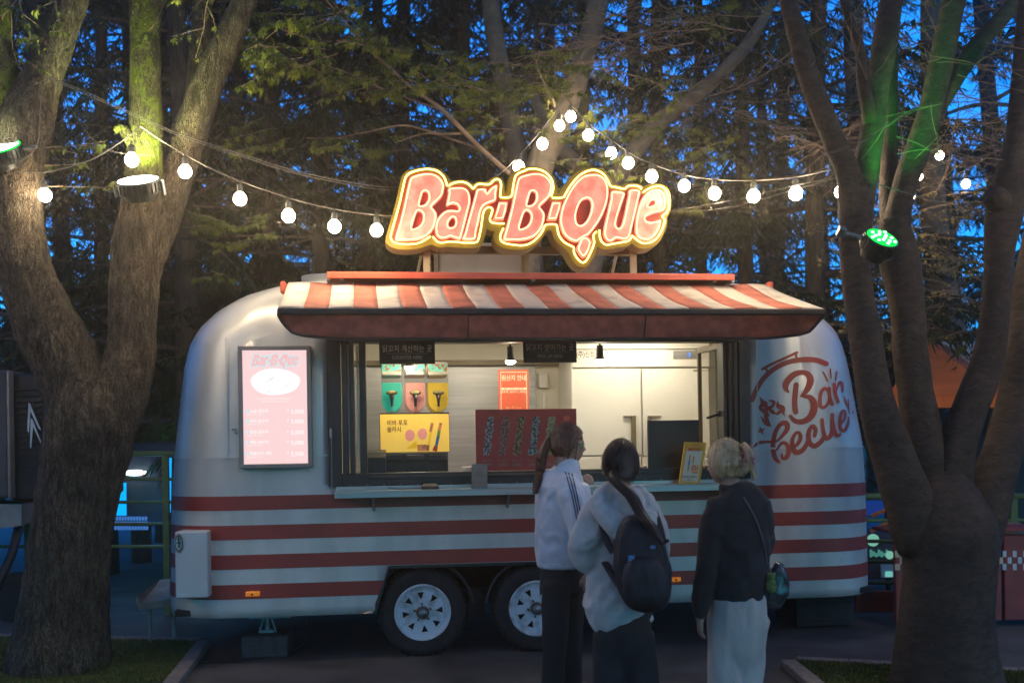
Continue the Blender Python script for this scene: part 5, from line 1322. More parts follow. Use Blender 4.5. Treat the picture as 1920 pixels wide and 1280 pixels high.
g.out('trunk', M['bark_pale'], tc_, smooth=True)
gt, gl = G(), G(); rnd = random.Random(11)
YB = 8.6
bough = [(955,325,YB,4.5),(905,282,YB-.2,4.5),(868,245,YB-.35,4.2),(828,205,YB-.5,3.8),(790,178,YB-.6,3.2),(755,150,YB-.7,2.9),(715,112,YB-.8,2.5),(680,85,YB-.85,2.2),(655,50,YB-.9,1.9),(620,10,YB-.95,1.5),(590,-30,YB-1,1.2)]
limb(gt, bough, 8, .05)
limb(gt, [(870,250,YB-.3,2.4),(820,250,YB-.35,2.2),(760,235,YB-.4,1.8),(700,245,YB-.4,1.4),(620,262,YB-.4,1)], 6, .05)
limb(gt, [(900,280,YB-.2,2.4),(850,262,YB-.2,2.0),(800,250,YB-.2,1.5),(740,268,YB-.2,1)], 6, .05)
limb(gt, [(828,205,YB-.5,2.4),(780,190,YB-.5,2.0),(720,168,YB-.5,1.7),(660,140,YB-.5,1.2),(600,120,YB-.5,1)], 6, .05)
def cloud(px, py, rx, ry, Y, n, L=.5, leaf=.06, dens=1.0):
    n = max(2, int(n*.78)); leaf *= .88
    for _ in range(n):
        a = rnd.uniform(0, 6.283); r = math.sqrt(rnd.random())
        x, y = px+rx*r*math.cos(a), py+ry*r*math.sin(a)
        twiggy(gt, gl, W(x, y, Y+rnd.uniform(-.45,.45)), (rnd.uniform(-1,1), rnd.uniform(-.5,.5), rnd.uniform(-.18,.12)), L*rnd.uniform(.6,1.1), rnd, 1, .004, leaf, dens)
cloud(575, 60, 110, 50, 7.4, 26, .5, .062); cloud(530, 105, 80, 22, 7.4, 12, .4, .062); cloud(470, 85, 40, 25, 7.2, 5, .4, .062)
cloud(640, 25, 70, 25, 7.6, 5, .4, .06); cloud(720, 70, 60, 30, 7.8, 3, .35, .055)
cloud(770, 110, 80, 40, 7.8, 9, .35, .06); cloud(845, 140, 65, 25, 7.9, 12, .35, .062); cloud(870, 165, 50, 14, 7.9, 7, .3, .062)
cloud(640, 160, 90, 20, 8.0, 8, .4, .055); cloud(720, 155, 60, 15, 8.0, 6, .4, .055)
cloud(800, 290, 70, 14, 8.6, 5, .35, .055, .8); cloud(930, 190, 45, 25, 8.6, 8, .35, .06); cloud(945, 215, 60, 14, 8.6, 8, .3, .06); cloud(985, 245, 40, 10, 8.4, 4, .3, .055)
cloud(520, 250, 60, 35, 8.0, 7, .45, .06); cloud(420, 440, 70, 25, 7.9, 8, .4, .06); cloud(345, 400, 30, 18, 7.9, 4, .3, .055); cloud(395, 510, 12, 10, 7.9, 3, .15, .055)
cloud(640, 285, 50, 15, 8.2, 4, .3, .055)
# the bright spray round the bulbs on the pale trunk
st_ = [(1040,200,YC-.5,2.8),(1034,180,YC-.6,2.6),(1018,150,YC-.7,2.2),(1006,120,YC-.8,1.8),(1012,95,YC-.9,1.3)]
limb(gt, st_, 6, .05)
cloud(985, 125, 35, 18, YC-.7, 10, .32, .062); cloud(1040, 145, 45, 22, YC-.7, 14, .35, .062); cloud(1000, 160, 50, 20, YC-.6, 12, .35, .062); cloud(1020, 100, 20, 14, YC-.8, 5, .22, .06); cloud(1090, 135, 25, 8, YC-.7, 4, .25, .06)
cloud(1165, 230, 45, 12, YC-.6, 10, .35, .06); cloud(1100, 238, 30, 8, YC-.6, 5, .3, .06); cloud(1105, 297, 32, 12, YC-.7, 10, .3, .065); cloud(1230, 242, 30, 8, YC-.4, 4, .3, .055)
cloud(1280, 275, 50, 18, YC-.2, 7, .4, .05); cloud(1350, 290, 35, 14, YC-.2, 4, .4, .05)
cloud(1180, 330, 40, 6, YC-.9, 4, .3, .055); cloud(1290, 140, 40, 20, YC, 7, .4, .05, .8); cloud(1180, 60, 90, 40, YC+.5, 9, .5, .05, .7)
cloud(1370, 30, 60, 25, YC, 10, .45, .055); cloud(1290, 20, 60, 20, YC, 6, .45, .055); cloud(1310, 385, 30, 6, YC-1.0, 4, .25, .055)
# bare reddish twigs high in the middle
for (px, py, dx, dz, L) in ((1010,45,1,-.1,1.6),(1060,60,1,0,1.4),(1180,70,-1,-.1,1.4),(1240,60,-1,0,1.6),(1100,20,1,-.15,1.2),(1330,55,-1,.05,1.5),(1300,80,-1,-.1,1.4),(1050,120,.9,-.1,1.2),(1140,110,-.9,-.1,1.0),(1400,60,-1,.1,1.6),(1240,180,.9,.3,1),(1330,180,.7,.1,1),(1350,200,.9,-.1,1.1)):
    twiggy(gt, gl, W(px, py, YC-.3), (dx, rnd.uniform(-.3,.3), dz), L, rnd, 0, .007, .02, .12)
gt.out('twigs', M['twig'], tc_, kind='stuff'); gl.out('crown', M['leaf'], tc_)

# ---- pale double trunk between the right limbs, budding twigs round it
YP = 11.6
tp_ = tree('budding_tree', 'pale double trunked tree with yellow buds behind the right limbs', W(1770, 900, YP))
g = G()
limb(g, [(1815,860,YP,27),(1798,700,YP,25),(1786,620,YP,23),(1770,540,YP,23),(1758,460,YP,23),(1752,400,YP,22),(1748,320,YP,20),(1744,240,YP,17),(1742,120,YP,15),(1740,0,YP,13),(1740,-120,YP,10)], 24, .03)
limb(g, [(1752,860,YP+.2,17),(1752,700,YP+.2,16),(1750,600,YP+.2,15),(1748,500,YP+.2,15),(1740,400,YP+.2,13),(1735,330,YP+.2,11)], 18, .03)
limb(g, [(1625,620,YP+.6,16),(1622,500,YP+.6,17),(1615,350,YP+.6,16),(1605,200,YP+.6,17),(1600,80,YP+.6,18),(1600,-60,YP+.6,15)], 18, .03)
g.out('trunk', M['bark_pale'], tp_, smooth=True)
gt, gl = G(), G()
for _ in range(60):
    px, py = rnd.uniform(1700, 1850), rnd.uniform(300, 620)
    twiggy(gt, gl, W(px, py, 8.4+rnd.uniform(-.4,.9)), (rnd.uniform(-1,1), rnd.uniform(-.3,.3), rnd.uniform(-.1,.35)), rnd.uniform(.4,.9), rnd, 1, .004, .028, .35, lobes=3)
for _ in range(14):
    px, py = rnd.uniform(1600, 1700), rnd.uniform(450, 650)
    twiggy(gt, gl, W(px, py, 8.6), (rnd.uniform(-1,1), rnd.uniform(-.3,.3), rnd.uniform(-.1,.2)), rnd.uniform(.3,.6), rnd, 1, .004, .035, .4, lobes=3)
gt.out('twigs', M['twig'], tp_, kind='stuff'); gl.out('crown', M['leaf_dry'], tp_)

# ---- conifers behind: three crowns shared by many trees
def conifer_crown(seed, H=12.5, z0=1.7, dens=1.0):
    rnd = random.Random(seed); g = G(); gb = G()
    z = z0
    while z < H:
        t = (z-z0)/(H-z0)
        for _ in range(rnd.choice((2,3,3))):
            a = rnd.uniform(0, 6.283); L = (2.5*(1-t)**.7+.35)*rnd.uniform(.55,1.1)
            d = Vector((math.cos(a), math.sin(a), rnd.uniform(-.15,.22))); p = Vector((0,0,z)); n = max(4, int(L/.16)); pts = [p.copy()]
            for i in range(n):
                d = (d+Vector((rnd.uniform(-.14,.14), rnd.uniform(-.14,.14), rnd.uniform(-.09,.045)))).normalized()
                p = p+d*(L/n); pts.append(p.copy())
                if i/n < .22: continue
                for s in (-1, 1):
                    if rnd.random() > .95*dens: continue
                    sd = (Vector((-d.y, d.x, 0))*s*rnd.uniform(.5,1.1)+d*rnd.uniform(.2,.9)+Vector((0,0,rnd.uniform(-.5,0)))).normalized()
                    l2 = rnd.uniform(.22,.55)*(1-.4*i/n); m_ = int(l2/.05)
                    for k in range(m_):
                        c = p+sd*(l2*k/m_)+Vector((0,0,-.12*(k/m_)**2))
                        for q in (-1, 1):
                            nl = rnd.uniform(.09,.2)
                            nd = (sd*.55+Vector((-sd.y, sd.x, 0))*q*rnd.uniform(.3,.9)+Vector((0,0,rnd.uniform(-1.1,-.2)))).normalized()
                            w = Vector((rnd.uniform(-1,1), rnd.uniform(-1,1), rnd.uniform(-1,1)))*.017
                            g.add([c-w, c+w, c+nd*nl], [(0,1,2)])
            gb.ring_tube(pts, [max(.006, .028*(1-t*.5)*(1-i/len(pts))) for i in range(len(pts))], 4, cap=False)
        z += rnd.uniform(.20,.42)/dens
    def mk(gg, nm, mt):
        me = bpy.data.meshes.new(nm); me.from_pydata(gg.v, [], gg.f); me.materials.append(mt); return me
    gtr = G(); pts = [Vector((.05*math.sin(z_*.7+seed), .05*math.cos(z_*.5+seed), z_)) for z_ in [H*i/24 for i in range(25)]]
    gtr.ring_tube(pts, [.115*(1-.8*i/25)+.01 for i in range(25)], 14)
    tm = mk(gtr, 'trunk', M['bark_conifer']); 
    for p in tm.polygons: p.use_smooth = True
    return mk(g, 'crown', M['needle']), mk(gb, 'boughs', M['bark_conifer']), tm
CR = [conifer_crown(1, dens=1.15), conifer_crown(2, dens=1.0), conifer_crown(3, 11.5, 2.4, .75)]
spots = [(357,10.6,0),(583,11.6,1),(668,13.5,2),(470,14.5,0),(200,12.5,0),(80,11.5,1),(-60,13.2,0),(150,16.5,1),(300,17,0),(420,19.5,1),(540,18.5,0),(760,15.5,1),(850,12.8,0),(905,17.5,1),(980,14.2,0),(1040,18.5,1),(1120,13.2,1),(1250,12.0,0),(1200,17,0),(1330,14.8,1),(1400,12.6,0),(1460,16.8,1),(1440,19.5,0),(1560,15.0,2),(1520,11.4,0),(1800,19.0,2),(1890,15.4,2),(2020,14.5,0),(2080,12.5,0),(1640,21,2),(500,12.6,0),(400,15.2,0),(270,13.8,1),(730,17.8,0),(700,20.5,0),(-180,11,1),(1010,21,0),(60,20,0)]
names = ['dark conifer with drooping boughs']
rnd = random.Random(77)
firsts = {}
lab_pos = ['left edge of the wood','behind the thick left tree','behind the white round shoulder of the trailer','left of the neon sign','straight behind the neon sign','right of the neon sign','behind the right end of the awning','behind the forked right tree','right edge of the wood']
used_lab = {}
for i, (px, Y, kind) in enumerate(spots):
    b = W(px, 845, Y); b.z = 0
    where = lab_pos[min(8, max(0, int((px-0)/1920*9)))]
    tallw = ['slender', 'bushy', 'sparse'][kind]
    dist = 'near' if Y < 13 else ('middle row' if Y < 17 else 'far')
    lb = f"{dist} {tallw} dark conifer, {where}"
    used_lab[lb] = used_lab.get(lb, 0)+1
    ordn = ['', ', shaded', ', deeper in', ', leaning', ', half hidden'][min(4, used_lab[lb]-1)]
    r = E('conifer_tree', lb+ordn, 'tree', b, I4, 'conifers behind the trailer')
    s = rnd.uniform(.92, 1.12); rz = rnd.uniform(0, 6.28)
    if Y > 15: s *= 1.25
    r.rotation_euler = (rnd.uniform(-.03,.03), rnd.uniform(-.04,.04), rz); r.scale = (s, s, s*rnd.uniform(1, 1.1))
    for me, nm in zip(CR[kind], ('crown', 'bough', 'trunk')):
        o = bpy.data.objects.new(nm if nm != 'bough' else 'boughs', me); COL.objects.link(o); o.parent = r

# the wood goes on beside and behind the path
for i, (x, y, kind) in enumerate([(-7,0.5,0),(7.2,0,1),(-5,-4.5,1),(0,-6.2,0),(5.2,-4.8,0),(-8.5,4.5,1),(8.8,4.2,0),(-2.6,-5.6,1),(2.8,-5.4,1),(-9.5,9,0),(10.5,9.5,1),(-9,-2,0),(-11,3,1),(-7,-8,0),(-3,-11,1),(2,-9.5,0),(6,-12,1),(9,-7,0),(11,-1,1),(10,4,0),(-13,-6,1),(13,-10,0),(-1,-15,0),(-10,-14,1),(8,-17,0),(4,-14,1),(-5,-13,0),(0,-20,0),(14,2,1)]):
    r = E('conifer_tree', 'tall conifer of the wood around the path, outside the picture', 'tree', (x, y, 0), I4, 'conifers around the path')
    s = rnd.uniform(1.0, 1.25); r.rotation_euler = (0, 0, rnd.uniform(0, 6.28)); r.scale = (s*1.25, s*1.25, s)
    for me, nm in zip(CR[kind], ('crown', 'boughs', 'trunk')):
        o = bpy.data.objects.new(nm, me); COL.objects.link(o); o.parent = r

# ================================================================== string lights and cables
def cable(name, label, pts, r=.004, parent=None):
    P = smooth_path([tuple(W(*p)) for p in pts], 8)
    o = G().ring_tube(P, r, 6).out(name, M['cable'], smooth=True); tag(o, label, 'cable', 'light cables'); return P
YS = 6.55
c1 = cable('light_cable', 'bulb cable from the mossy trunk down to the neon sign', [(262,236,YL-.35,),(300,262,YS),(347,290,YS),(400,318,YS),(452,340,YS),(545,372,YS),(627,392,YS+.1),(706,403,YS+.25),(740,405,7.25)])
cable('light_cable', 'bulb cable sagging left from the mossy trunk out of the picture', [(262,236,YL-.35),(235,260,YL-.4),(170,300,YL-.4),(90,322,YL-.4),(40,322,YL-.35),(-60,330,YL-.3)], .0035)
c2 = [(95,146,YL-.42),(150,168,YL-.45),(262,218,YL-.42),(340,252,YL-.3),(450,288,YS+.1),(560,322,YS+.3),(680,346,YS+.5),(745,352,7.3)]
cable('light_cable', 'upper twisted wires crossing from the left limb to the sign', c2, .0035)
cable('light_cable', 'second upper wire just under the twisted pair', [(a+2, b+5, c) for a, b, c in c2], .0028)
cable('light_cable', 'thin wire falling from the left limb toward the floodlight', [(95,146,YL-.42),(130,200,YL-.4),(175,262,YL-.4),(215,285,YL-.38),(290,292,YL-.3)], .002)
cable('light_cable', 'dark cord looping down the left limb from the wire knot', [(93,148,YL-.42),(80,165,YL-.42),(76,200,YL-.42),(70,270,YL-.42),(42,300,YL-.42),(10,310,YL-.42),(-30,318,YL-.4)], .0035)
YA = 8.9
cable('light_cable', 'bulb cable climbing from the sign to the pale trunk', [(905,350,7.35),(950,315,7.8),(1000,262,8.3),(1045,205,8.95)], .004)
cable('light_cable', 'bulb cable swooping from the pale trunk to the forked tree', [(1062,184,8.95),(1085,212,8.7),(1112,238,8.5),(1150,265,8.2),(1190,292,7.9),(1230,310,7.6),(1285,328,7.3),(1345,337,7.0),(1415,338,6.7),(1490,332,6.4),(1560,318,6.0)], .0045)
cable('light_cable', 'lower wire from the sign end to the forked tree', [(1252,398,7.3),(1330,394,7.0),(1400,382,6.7),(1480,358,6.4),(1568,334,6.0)], .003)
cable('light_cable', 'second lower wire from the sign end to the forked tree', [(1252,396,7.3),(1330,384,7.0),(1400,370,6.7),(1480,350,6.4),(1568,333,6.0)], .0025)
cable('light_cable', 'green lit wire crossing between the right limbs', [(1640,344,YR),(1700,362,YR-.05),(1760,378,YR-.05),(1840,395,YR-.05),(1925,405,YR)], .003)
def make_bulb(label, x, y, z, mt, s=1.0):
    r = E('light_bulb', label, 'light bulb', (x, y, z), I4, 'bulbs of the string lights')
    G().lathe([(.001,-.042),(.016,-.0395),(.030,-.030),(.039,-.016),(.042,-.001),(.040,.013),(.033,.026),(.023,.036),(.018,.046)], 16, (x,y,z)).out('glass', mt, r, smooth=True)
    G().lathe([(.001,.095),(.014,.095),(.019,.088),(.021,.047),(.021,.036)], 10, (x,y,z)).cyl((x,y,z+.09),(x,y,z+.125),.004,n=6).out('socket', M['socket'], r)
    return r
def copy_tree(o, label, loc, s=1.0, mt=None):
    c = o.copy(); COL.objects.link(c); c.location = loc; c['label'] = label; c.scale = (s, s, s)
    for ch in list(o.children):
        k = ch.copy(); COL.objects.link(k); k.parent = c
        if mt and ch.name.startswith('glass'):
            k.material_slots[0].link = 'OBJECT'; k.material_slots[0].material = mt
    return c
bulbs = [
 (84,366,YL-.3,'glowing bulb left of the thick tree, under the sagging cable'),
 (247,300,YL-.45,'very bright bulb just above the white floodlight lens'),
 (347,322,YS,'first glowing bulb right of the leaning left limbs'),
 (450,373,YS,'second glowing bulb right of the left tree, above the trailer shoulder'),
 (541,405,YS,'third glowing bulb right of the left tree'),
 (627,425,YS+.1,'glowing bulb two places left of the neon sign'),
 (706,432,YS+.25,'glowing bulb beside the left edge of the neon sign'),
 (973,313,7.95,'glowing bulb just above the second letter B of the sign'),
 (1017,270,8.35,'glowing bulb halfway up the pale trunk cable'),
 (1049,236,8.8,'lower bulb of the bright pair on the pale trunk'),
 (1070,219,8.85,'upper bulb of the bright pair on the pale trunk'),
 (1103,254,8.55,'first bulb right of the pale trunk'),
 (1146,288,8.2,'glowing bulb above the letter Q of the sign, left one'),
 (1178,306,8.0,'glowing bulb above the letter Q of the sign, right one'),
 (1222,331,7.6,'glowing bulb above the last letter of the sign'),
 (1283,349,7.3,'first bulb right of the neon sign'),
 (1340,363,7.0,'second bulb right of the neon sign'),
 (1413,368,6.7,'third bulb right of the neon sign'),
 (1492,363,6.4,'large glowing bulb last before the forked tree'),
 (1578,360,6.3,'half hidden bulb at the edge of the forked tree'),
 (1734,275,8.2,'top small bulb between the right limbs'),
 (1724,303,8.0,'second small bulb of the column between the right limbs'),
 (1722,331,7.9,'third small bulb of the column between the right limbs'),
 (1711,348,7.8,'fourth small bulb of the column between the right limbs'),
 (1707,368,7.7,'lowest small bulb of the column between the right limbs'),
 (1762,292,8.1,'small bulb right of the bulb column on the pale double trunk'),
 (1811,345,8.0,'lone bulb in the budding twigs left of the stubbed limb')]
proto = None
for i, (px, py, Y, lab) in enumerate(bulbs):
    p = W(px, py, Y); s = 1.0 if Y < 7.6 else 1.08
    far = px > 1700
    if far: s = .8
    if proto is None: proto = make_bulb(lab, p.x, p.y, p.z, M['bulb'])
    else: copy_tree(proto, lab, p, s, M['bulb_far'] if far else (M['bulb_mid'] if 960 < px < 1250 else None))
for q, (pa, pb, lab) in enumerate(((W(84,366,YL-.3)+Vector((-.9,-.1,.1)), Vector((-6.6,-.5,3.6)), 'added fill bulb on the cable run on unseen to the left'), (W(1925,405,YR)+Vector((.2,-.3,.2)), Vector((6.8,-.6,3.7)), 'added fill bulb on the cable run on unseen to the right'))):
    P_ = [pa.lerp(pb, k/12)-Vector((0,0,.35*math.sin(math.pi*k/12)))+Vector((0,0,.12)) for k in range(13)]
    o = G().ring_tube(P_, .004, 6).out('light_cable', M['cable'], smooth=True); tag(o, ['added unseen bulb cable carrying on left from the thick tree', 'added unseen bulb cable carrying on right from the forked tree'][q], 'cable', 'light cables')
    for k in range(1, 12): copy_tree(proto, lab, P_[k]-Vector((0,0,.12)), 1.0)  # side bulbs added out of view for warm fill
P_ = [Vector((-6.6,-.5,3.72)).lerp(Vector((6.8,-.6,3.82)), k/14)-Vector((0,1.6*math.sin(math.pi*k/14),.3*math.sin(math.pi*k/14))) for k in range(15)]  # cable and bulbs added behind the camera as front fill
o = G().ring_tube(P_, .004, 6).out('light_cable', M['cable'], smooth=True); tag(o, 'added bulb cable spanning the path unseen behind the viewer', 'cable', 'light cables')
for k in range(1, 14): copy_tree(proto, 'added fill bulb on the unseen cable behind the viewer', P_[k]-Vector((0,0,.12)), 1.0)
cable('light_cable', 'short bulb cable hanging between the right limbs', [(1745,225,8.2),(1732,262,8.1),(1722,290,8.0),(1712,330,7.85),(1704,355,7.7)], .003)

# ================================================================== floodlights
def floodlight(name, label, px, py, Y, rpx, tilt, lens, power, col, strap=None, ty=0.0, spot=75, inner=None, aim=None):
    c = W(px, py, Y); r = rpx/ppm(Y)
    m = Matrix.Translation(c) @ Matrix.Rotation(tilt, 4, 'Y') @ Matrix.Rotation(ty, 4, 'X')
    e = E(name, label, 'floodlight', c, I4, 'floodlights on the trees')
    b = G().lathe([(r*.55,-.135),(r*.72,-.13),(r*.78,-.09),(r*.97,-.085),(r,-.06),(r,-.008),(r*.9,-.004),(r*.88,-.02)], 32)
    for k in range(28):
        a = 2*math.pi*k/28; ca, sa = math.cos(a), math.sin(a)
        b.box(0,0,0,0,0,0) if False else b.add([(ca*r*.99-sa*.004,sa*r*.99+ca*.004,-.075),(ca*r*1.05-sa*.004,sa*r*1.05+ca*.004,-.075),(ca*r*1.05+sa*.004,sa*r*1.05-ca*.004,-.075),(ca*r*.99+sa*.004,sa*r*.99-ca*.004,-.075),
            (ca*r*.99-sa*.004,sa*r*.99+ca*.004,-.015),(ca*r*1.05-sa*.004,sa*r*1.05+ca*.004,-.015),(ca*r*1.05+sa*.004,sa*r*1.05-ca*.004,-.015),(ca*r*.99+sa*.004,sa*r*.99-ca*.004,-.015)],
            [(0,3,2,1),(4,5,6,7),(0,1,5,4),(1,2,6,5),(2,3,7,6),(3,0,4,7)])
    b.v.append(Vector((0,0,-.135))); nn = len(b.v)-1
    for k in range(32): b.f.append((nn, (k+1) % 32, k))
    b.out('lamp_housing', M['lamp_black'], e, sp=m)
    G().lathe([(.001,-.002),(r*.5,-.002),(r*.90,-.006)], 32).out('lens', lens, e, sp=m)
    if px < 100: G().ring_tube([(r*.93*math.cos(a), r*.93*math.sin(a), -.001) for a in [2*math.pi*k/32 for k in range(32)]], .006, 6, close=True).out('lens_rim', M['lens_green'], e, sp=m)
    if lens is M['lens_green']:
        gq = G()
        for k in range(14):
            a = k*2.4; rr_ = r*.75*math.sqrt((k+.5)/14); gq.sphere((rr_*math.cos(a), rr_*math.sin(a), .0), r*.10, 8, 5, (1,1,.5))
        gq.out('led', M['green_led'], e, sp=m)
    L = bpy.data.lights.new('floodlight_beam', 'SPOT'); L.energy = power; L.color = col; L.spot_size = R(spot); L.spot_blend = .6; L.shadow_soft_size = r*.6
    lo = bpy.data.objects.new('floodlight_beam', L); COL.objects.link(lo); lo.parent = e
    wm = m @ Matrix.Translation((0,0,.01)) @ Matrix.Rotation(math.pi, 4, 'X')
    if aim is not None:
        pos = (m @ Vector((0,0,.01))); q = (Vector(aim)-pos).to_track_quat('-Z', 'Y'); wm = Matrix.Translation(pos) @ q.to_matrix().to_4x4()
    lo.matrix_local = WM[e].inverted() @ wm
    return e, m
e, m = floodlight('floodlight', 'white floodlight strapped to the mossy trunk, shining up it', 258, 336, YL-.26, 41, -.03, M['lens_white'], 210, (0.88,1.0,0.42), ty=.50, spot=95, aim=W(268, 60, YL+.1))
for q in (-.165, .15): G().box(q,q+.012,-.02,.02,-.11,-.01).out('bracket', M['hub_cap'], e, sp=m, bevel=.003)
e, m = floodlight('floodlight', 'floodlight at the left edge glowing white with a green rim', -4, 276, YL-.38, 42, -.12, M['lens_white'], 18, (0.9,1.0,0.5), ty=.60, spot=95, aim=W(0, 0, YL))
G().box(.15,.24,-.012,.012,-.04,-.02).out('bracket', M['hub_cap'], e, sp=m, bevel=.003)
e, m = floodlight('floodlight', 'floodlight glowing vivid green on the forked right tree', 1655, 444, YR-.42, 33, .30, M['lens_green'], 150, (0.02,1.0,0.06), ty=.74, spot=36, aim=W(1705, 190, YR+.15))
G().box(-.22,-.10,-.012,.012,-.05,-.03).box(-.24,-.20,-.02,.02,-.065,-.01).out('bracket', M['hub_cap'], e, sp=m, bevel=.003)
P = W(1600, 450, YR); rr_ = 37/ppm(YR)
G().ring_tube([P+Vector((rr_*math.cos(a), rr_*math.sin(a), -.01*math.cos(a))) for a in [2*math.pi*k/28 for k in range(28)]], [(.014,.003)]*28, 6, close=True, ref=(0,0,1)).out('strap', M['steel'], e)

# ================================================================== behind the trailer, left
YK = 11.0
def wbox(g, px0, py0, px1, py1, Y, d):
    a = W(px0, (py0+py1)/2, Y).x; b = W(px1, (py0+py1)/2, Y).x; c = W((px0+px1)/2, py0, Y).z; dd = W((px0+px1)/2, py1, Y).z
    return g.box(a, b, Y, Y+d, dd, c)
# railing: posts and rails
def railing(label, x0, x1, rows, posts, Y, mt):
    a = W(x0, 845, Y); r = E('railing', label, 'railing', (a.x, Y, 0))
    for y_ in rows:
        p0, p1 = W(x0, y_, Y), W(x1, y_, Y)
        h = .028 if y_ == rows[0] else .016
        G().cyl(p0, p1, h, n=12).out('rail', mt, r)
    for px in posts:
        p = W(px, rows[0], Y); G().box(p.x-.03, p.x+.03, Y-.02, Y+.02, 0, p.z-.01).out('rail_post', mt, r, bevel=.004)
railing('green railing with thin bars behind the left end of the trailer', -200, 470, (850, 898, 941, 982, 1024), (-180, 50, 310, 440), 9.2, M['rail_green'])
railing('green railing behind the right end of the trailer', 1450, 2080, (930, 975, 1014, 1052, 1092), (1480, 1684, 1900), 8.6, M['rail_green'])
# ride with blue light behind the railing
rd = E('amusement_ride', 'dark amusement ride with cyan lit panels behind the left railing', 'ride', W(260, 1050, YK))
g = G(); wbox(g, 150, 850, 420, 980, YK, .5); wbox(g, 120, 828, 470, 850, YK-.1, .8); g.out('body', M['ride_dark'], rd, bevel=.02)
g = G(); wbox(g, 205, 905, 237, 966, YK-.03, .02); g.out('lit_panel', M['cyan_light'], rd)
g = G()
g.add([W(237,905,YK-.03), W(312,905,YK-.03), W(312,955,YK-.03), W(237,966,YK-.03)], [(0,1,2,3)]); g.out('side_panel', M['kiosk_grey'], rd)
g = G()
for k in range(12):
    for j in range(3):
        wbox(g, 212+k*5.4+j*1.2, 968+j*9, 215.5+k*5.4+j*1.2, 975+j*9, YK-.05, .01)
g.out('light_row', glow('blue_beads', (0.06,0.2,0.6), .7), rd, kind='stuff')
p = W(253, 886, YK-.1)
G().sphere(p, .07, 12, 8, (1.9,.5,.45)).out('ride_lamp', M['screen_white'], rd, smooth=True)
g = G(); wbox(g, 264, 882, 270, 890, YK-.12, .02); g.out('red_lamp', glow('red_lamp', (1,.15,.08), 1.5), rd)
lt_ = bpy.data.lights.new('ride_light', 'POINT'); lt_.energy = 9; lt_.color = (0.05,0.45,1.0); lt_.shadow_soft_size = .15
lo = bpy.data.objects.new('ride_light', lt_); COL.objects.link(lo); lo.parent = rd; lo.location = WM[rd].inverted() @ W(300, 930, 9.7)
g = G()
g.add([W(314,858,9.3), W(322,858,9.3), W(320,960,9.3), W(313,962,9.3)]+[W(314,858,9.36), W(322,858,9.36), W(320,960,9.36), W(313,962,9.36)], [(0,1,2,3),(7,6,5,4),(0,4,5,1),(1,5,6,2),(2,6,7,3),(3,7,4,0)])
o = g.out('cyan_light_post', M['cyan_light']); tag(o, 'narrow glowing cyan post just beside the left end of the trailer', 'light post')
# lit green bank and its lamp
g = G(); n = 14
for j in range(6):
    for i in range(n):
        p = W(200+26*i, 858-j*22-8*math.sin(i*.5), 14+j*.9); g.v.append(p)
for j in range(5):
    for i in range(n-1): a = j*n+i; g.f.append((a, a+1, a+n+1, a+n))
g.out('grass_bank', M['hill'], kind='structure', smooth=True)
lg = E('path_lamp', 'small green path lamp lighting the grass bank behind the trailer', 'lamp', W(360, 900, 13.0))
g = G(); p = W(360, 850, 13.0); g.cyl((p.x, 13, 0), (p.x, 13, p.z), .03).out('lamp_post', M['lamp_black'], lg)
g = G(); g.sphere((p.x, 13, p.z+.05), .06, 12, 8).out('lamp_globe', glow('green_globe', (.1,1,.2), 30), lg)
# dark kiosk at the left edge
kk = E('kiosk', 'dark kiosk with louvred panel and white double arrow at the left edge', 'kiosk', W(20, 1000, 8.6))
YQ = 8.6
g = G(); wbox(g, -160, 694, 16, 934, YQ-.1, 1.8); g.out('side_wall', M['kiosk_grey'], kk, bevel=.02)
g = G(); wbox(g, 17, 700, 96, 938, YQ, 1.6); g.out('louvre_wall', M['kiosk'], kk, bevel=.02)
for k in range(16): 
    g = G(); wbox(g, 26, 728+k*11, 76, 731+k*11, YQ-.035, .03); g.out('louvre_slat', M['kiosk'], kk)
g = G(); wbox(g, 12, 694, 17, 935, YQ-.14, .1); g.out('corner_trim', M['kiosk_edge'], kk, bevel=.01)
for (pl_) in ([(53.5,754),(56,756),(77,806),(72,803),(57,770),(54,812),(51,806)], [(57.5,784),(61,786),(81,838),(77,832),(62,800),(58.5,840),(56,838)]):
    g = G(); q = [W(x, y, YQ-.06) for x, y in pl_]
    g.v = q; g.f = [tuple(range(len(q)))]; g.out('arrow_mark', M['check_white'], kk)
g = G(); g.add([W(-160,938,YQ-.15), W(40,946,YQ-.15), W(40,985,YQ-.15), W(-160,1010,YQ-.15), W(-160,938,YQ+.6), W(40,946,YQ+.6), W(40,985,YQ+.6), W(-160,1010,YQ+.6)], [(0,3,2,1),(4,5,6,7),(0,1,5,4),(1,2,6,5),(2,3,7,6),(3,0,4,7)]); g.out('lower_panel', M['kiosk_edge'], kk)
g = G(); g.add([W(41,946,YQ-.13), W(100,932,YQ-.13), W(86,966,YQ-.13), W(41,985,YQ-.13), W(41,946,YQ+.6), W(100,932,YQ+.6), W(86,966,YQ+.6), W(41,985,YQ+.6)], [(0,3,2,1),(4,5,6,7),(0,1,5,4),(1,2,6,5),(2,3,7,6),(3,0,4,7)]); g.out('lower_panel', M['kiosk_grey'], kk)
p = W(20, 1030, YQ+.3); 
for q in (0, -1.2): G().cyl((p.x+q, p.y, .22), (p.x+q, p.y+.14, .22), .22, n=24).out('kiosk_wheel', M['black_rubber'], kk)
G().ring_tube([W(36,986,YQ), W(22,1040,YQ-.1), W(-10,1110,YQ-.3)], .04, 8).out('tow_bar', M['kiosk'], kk)

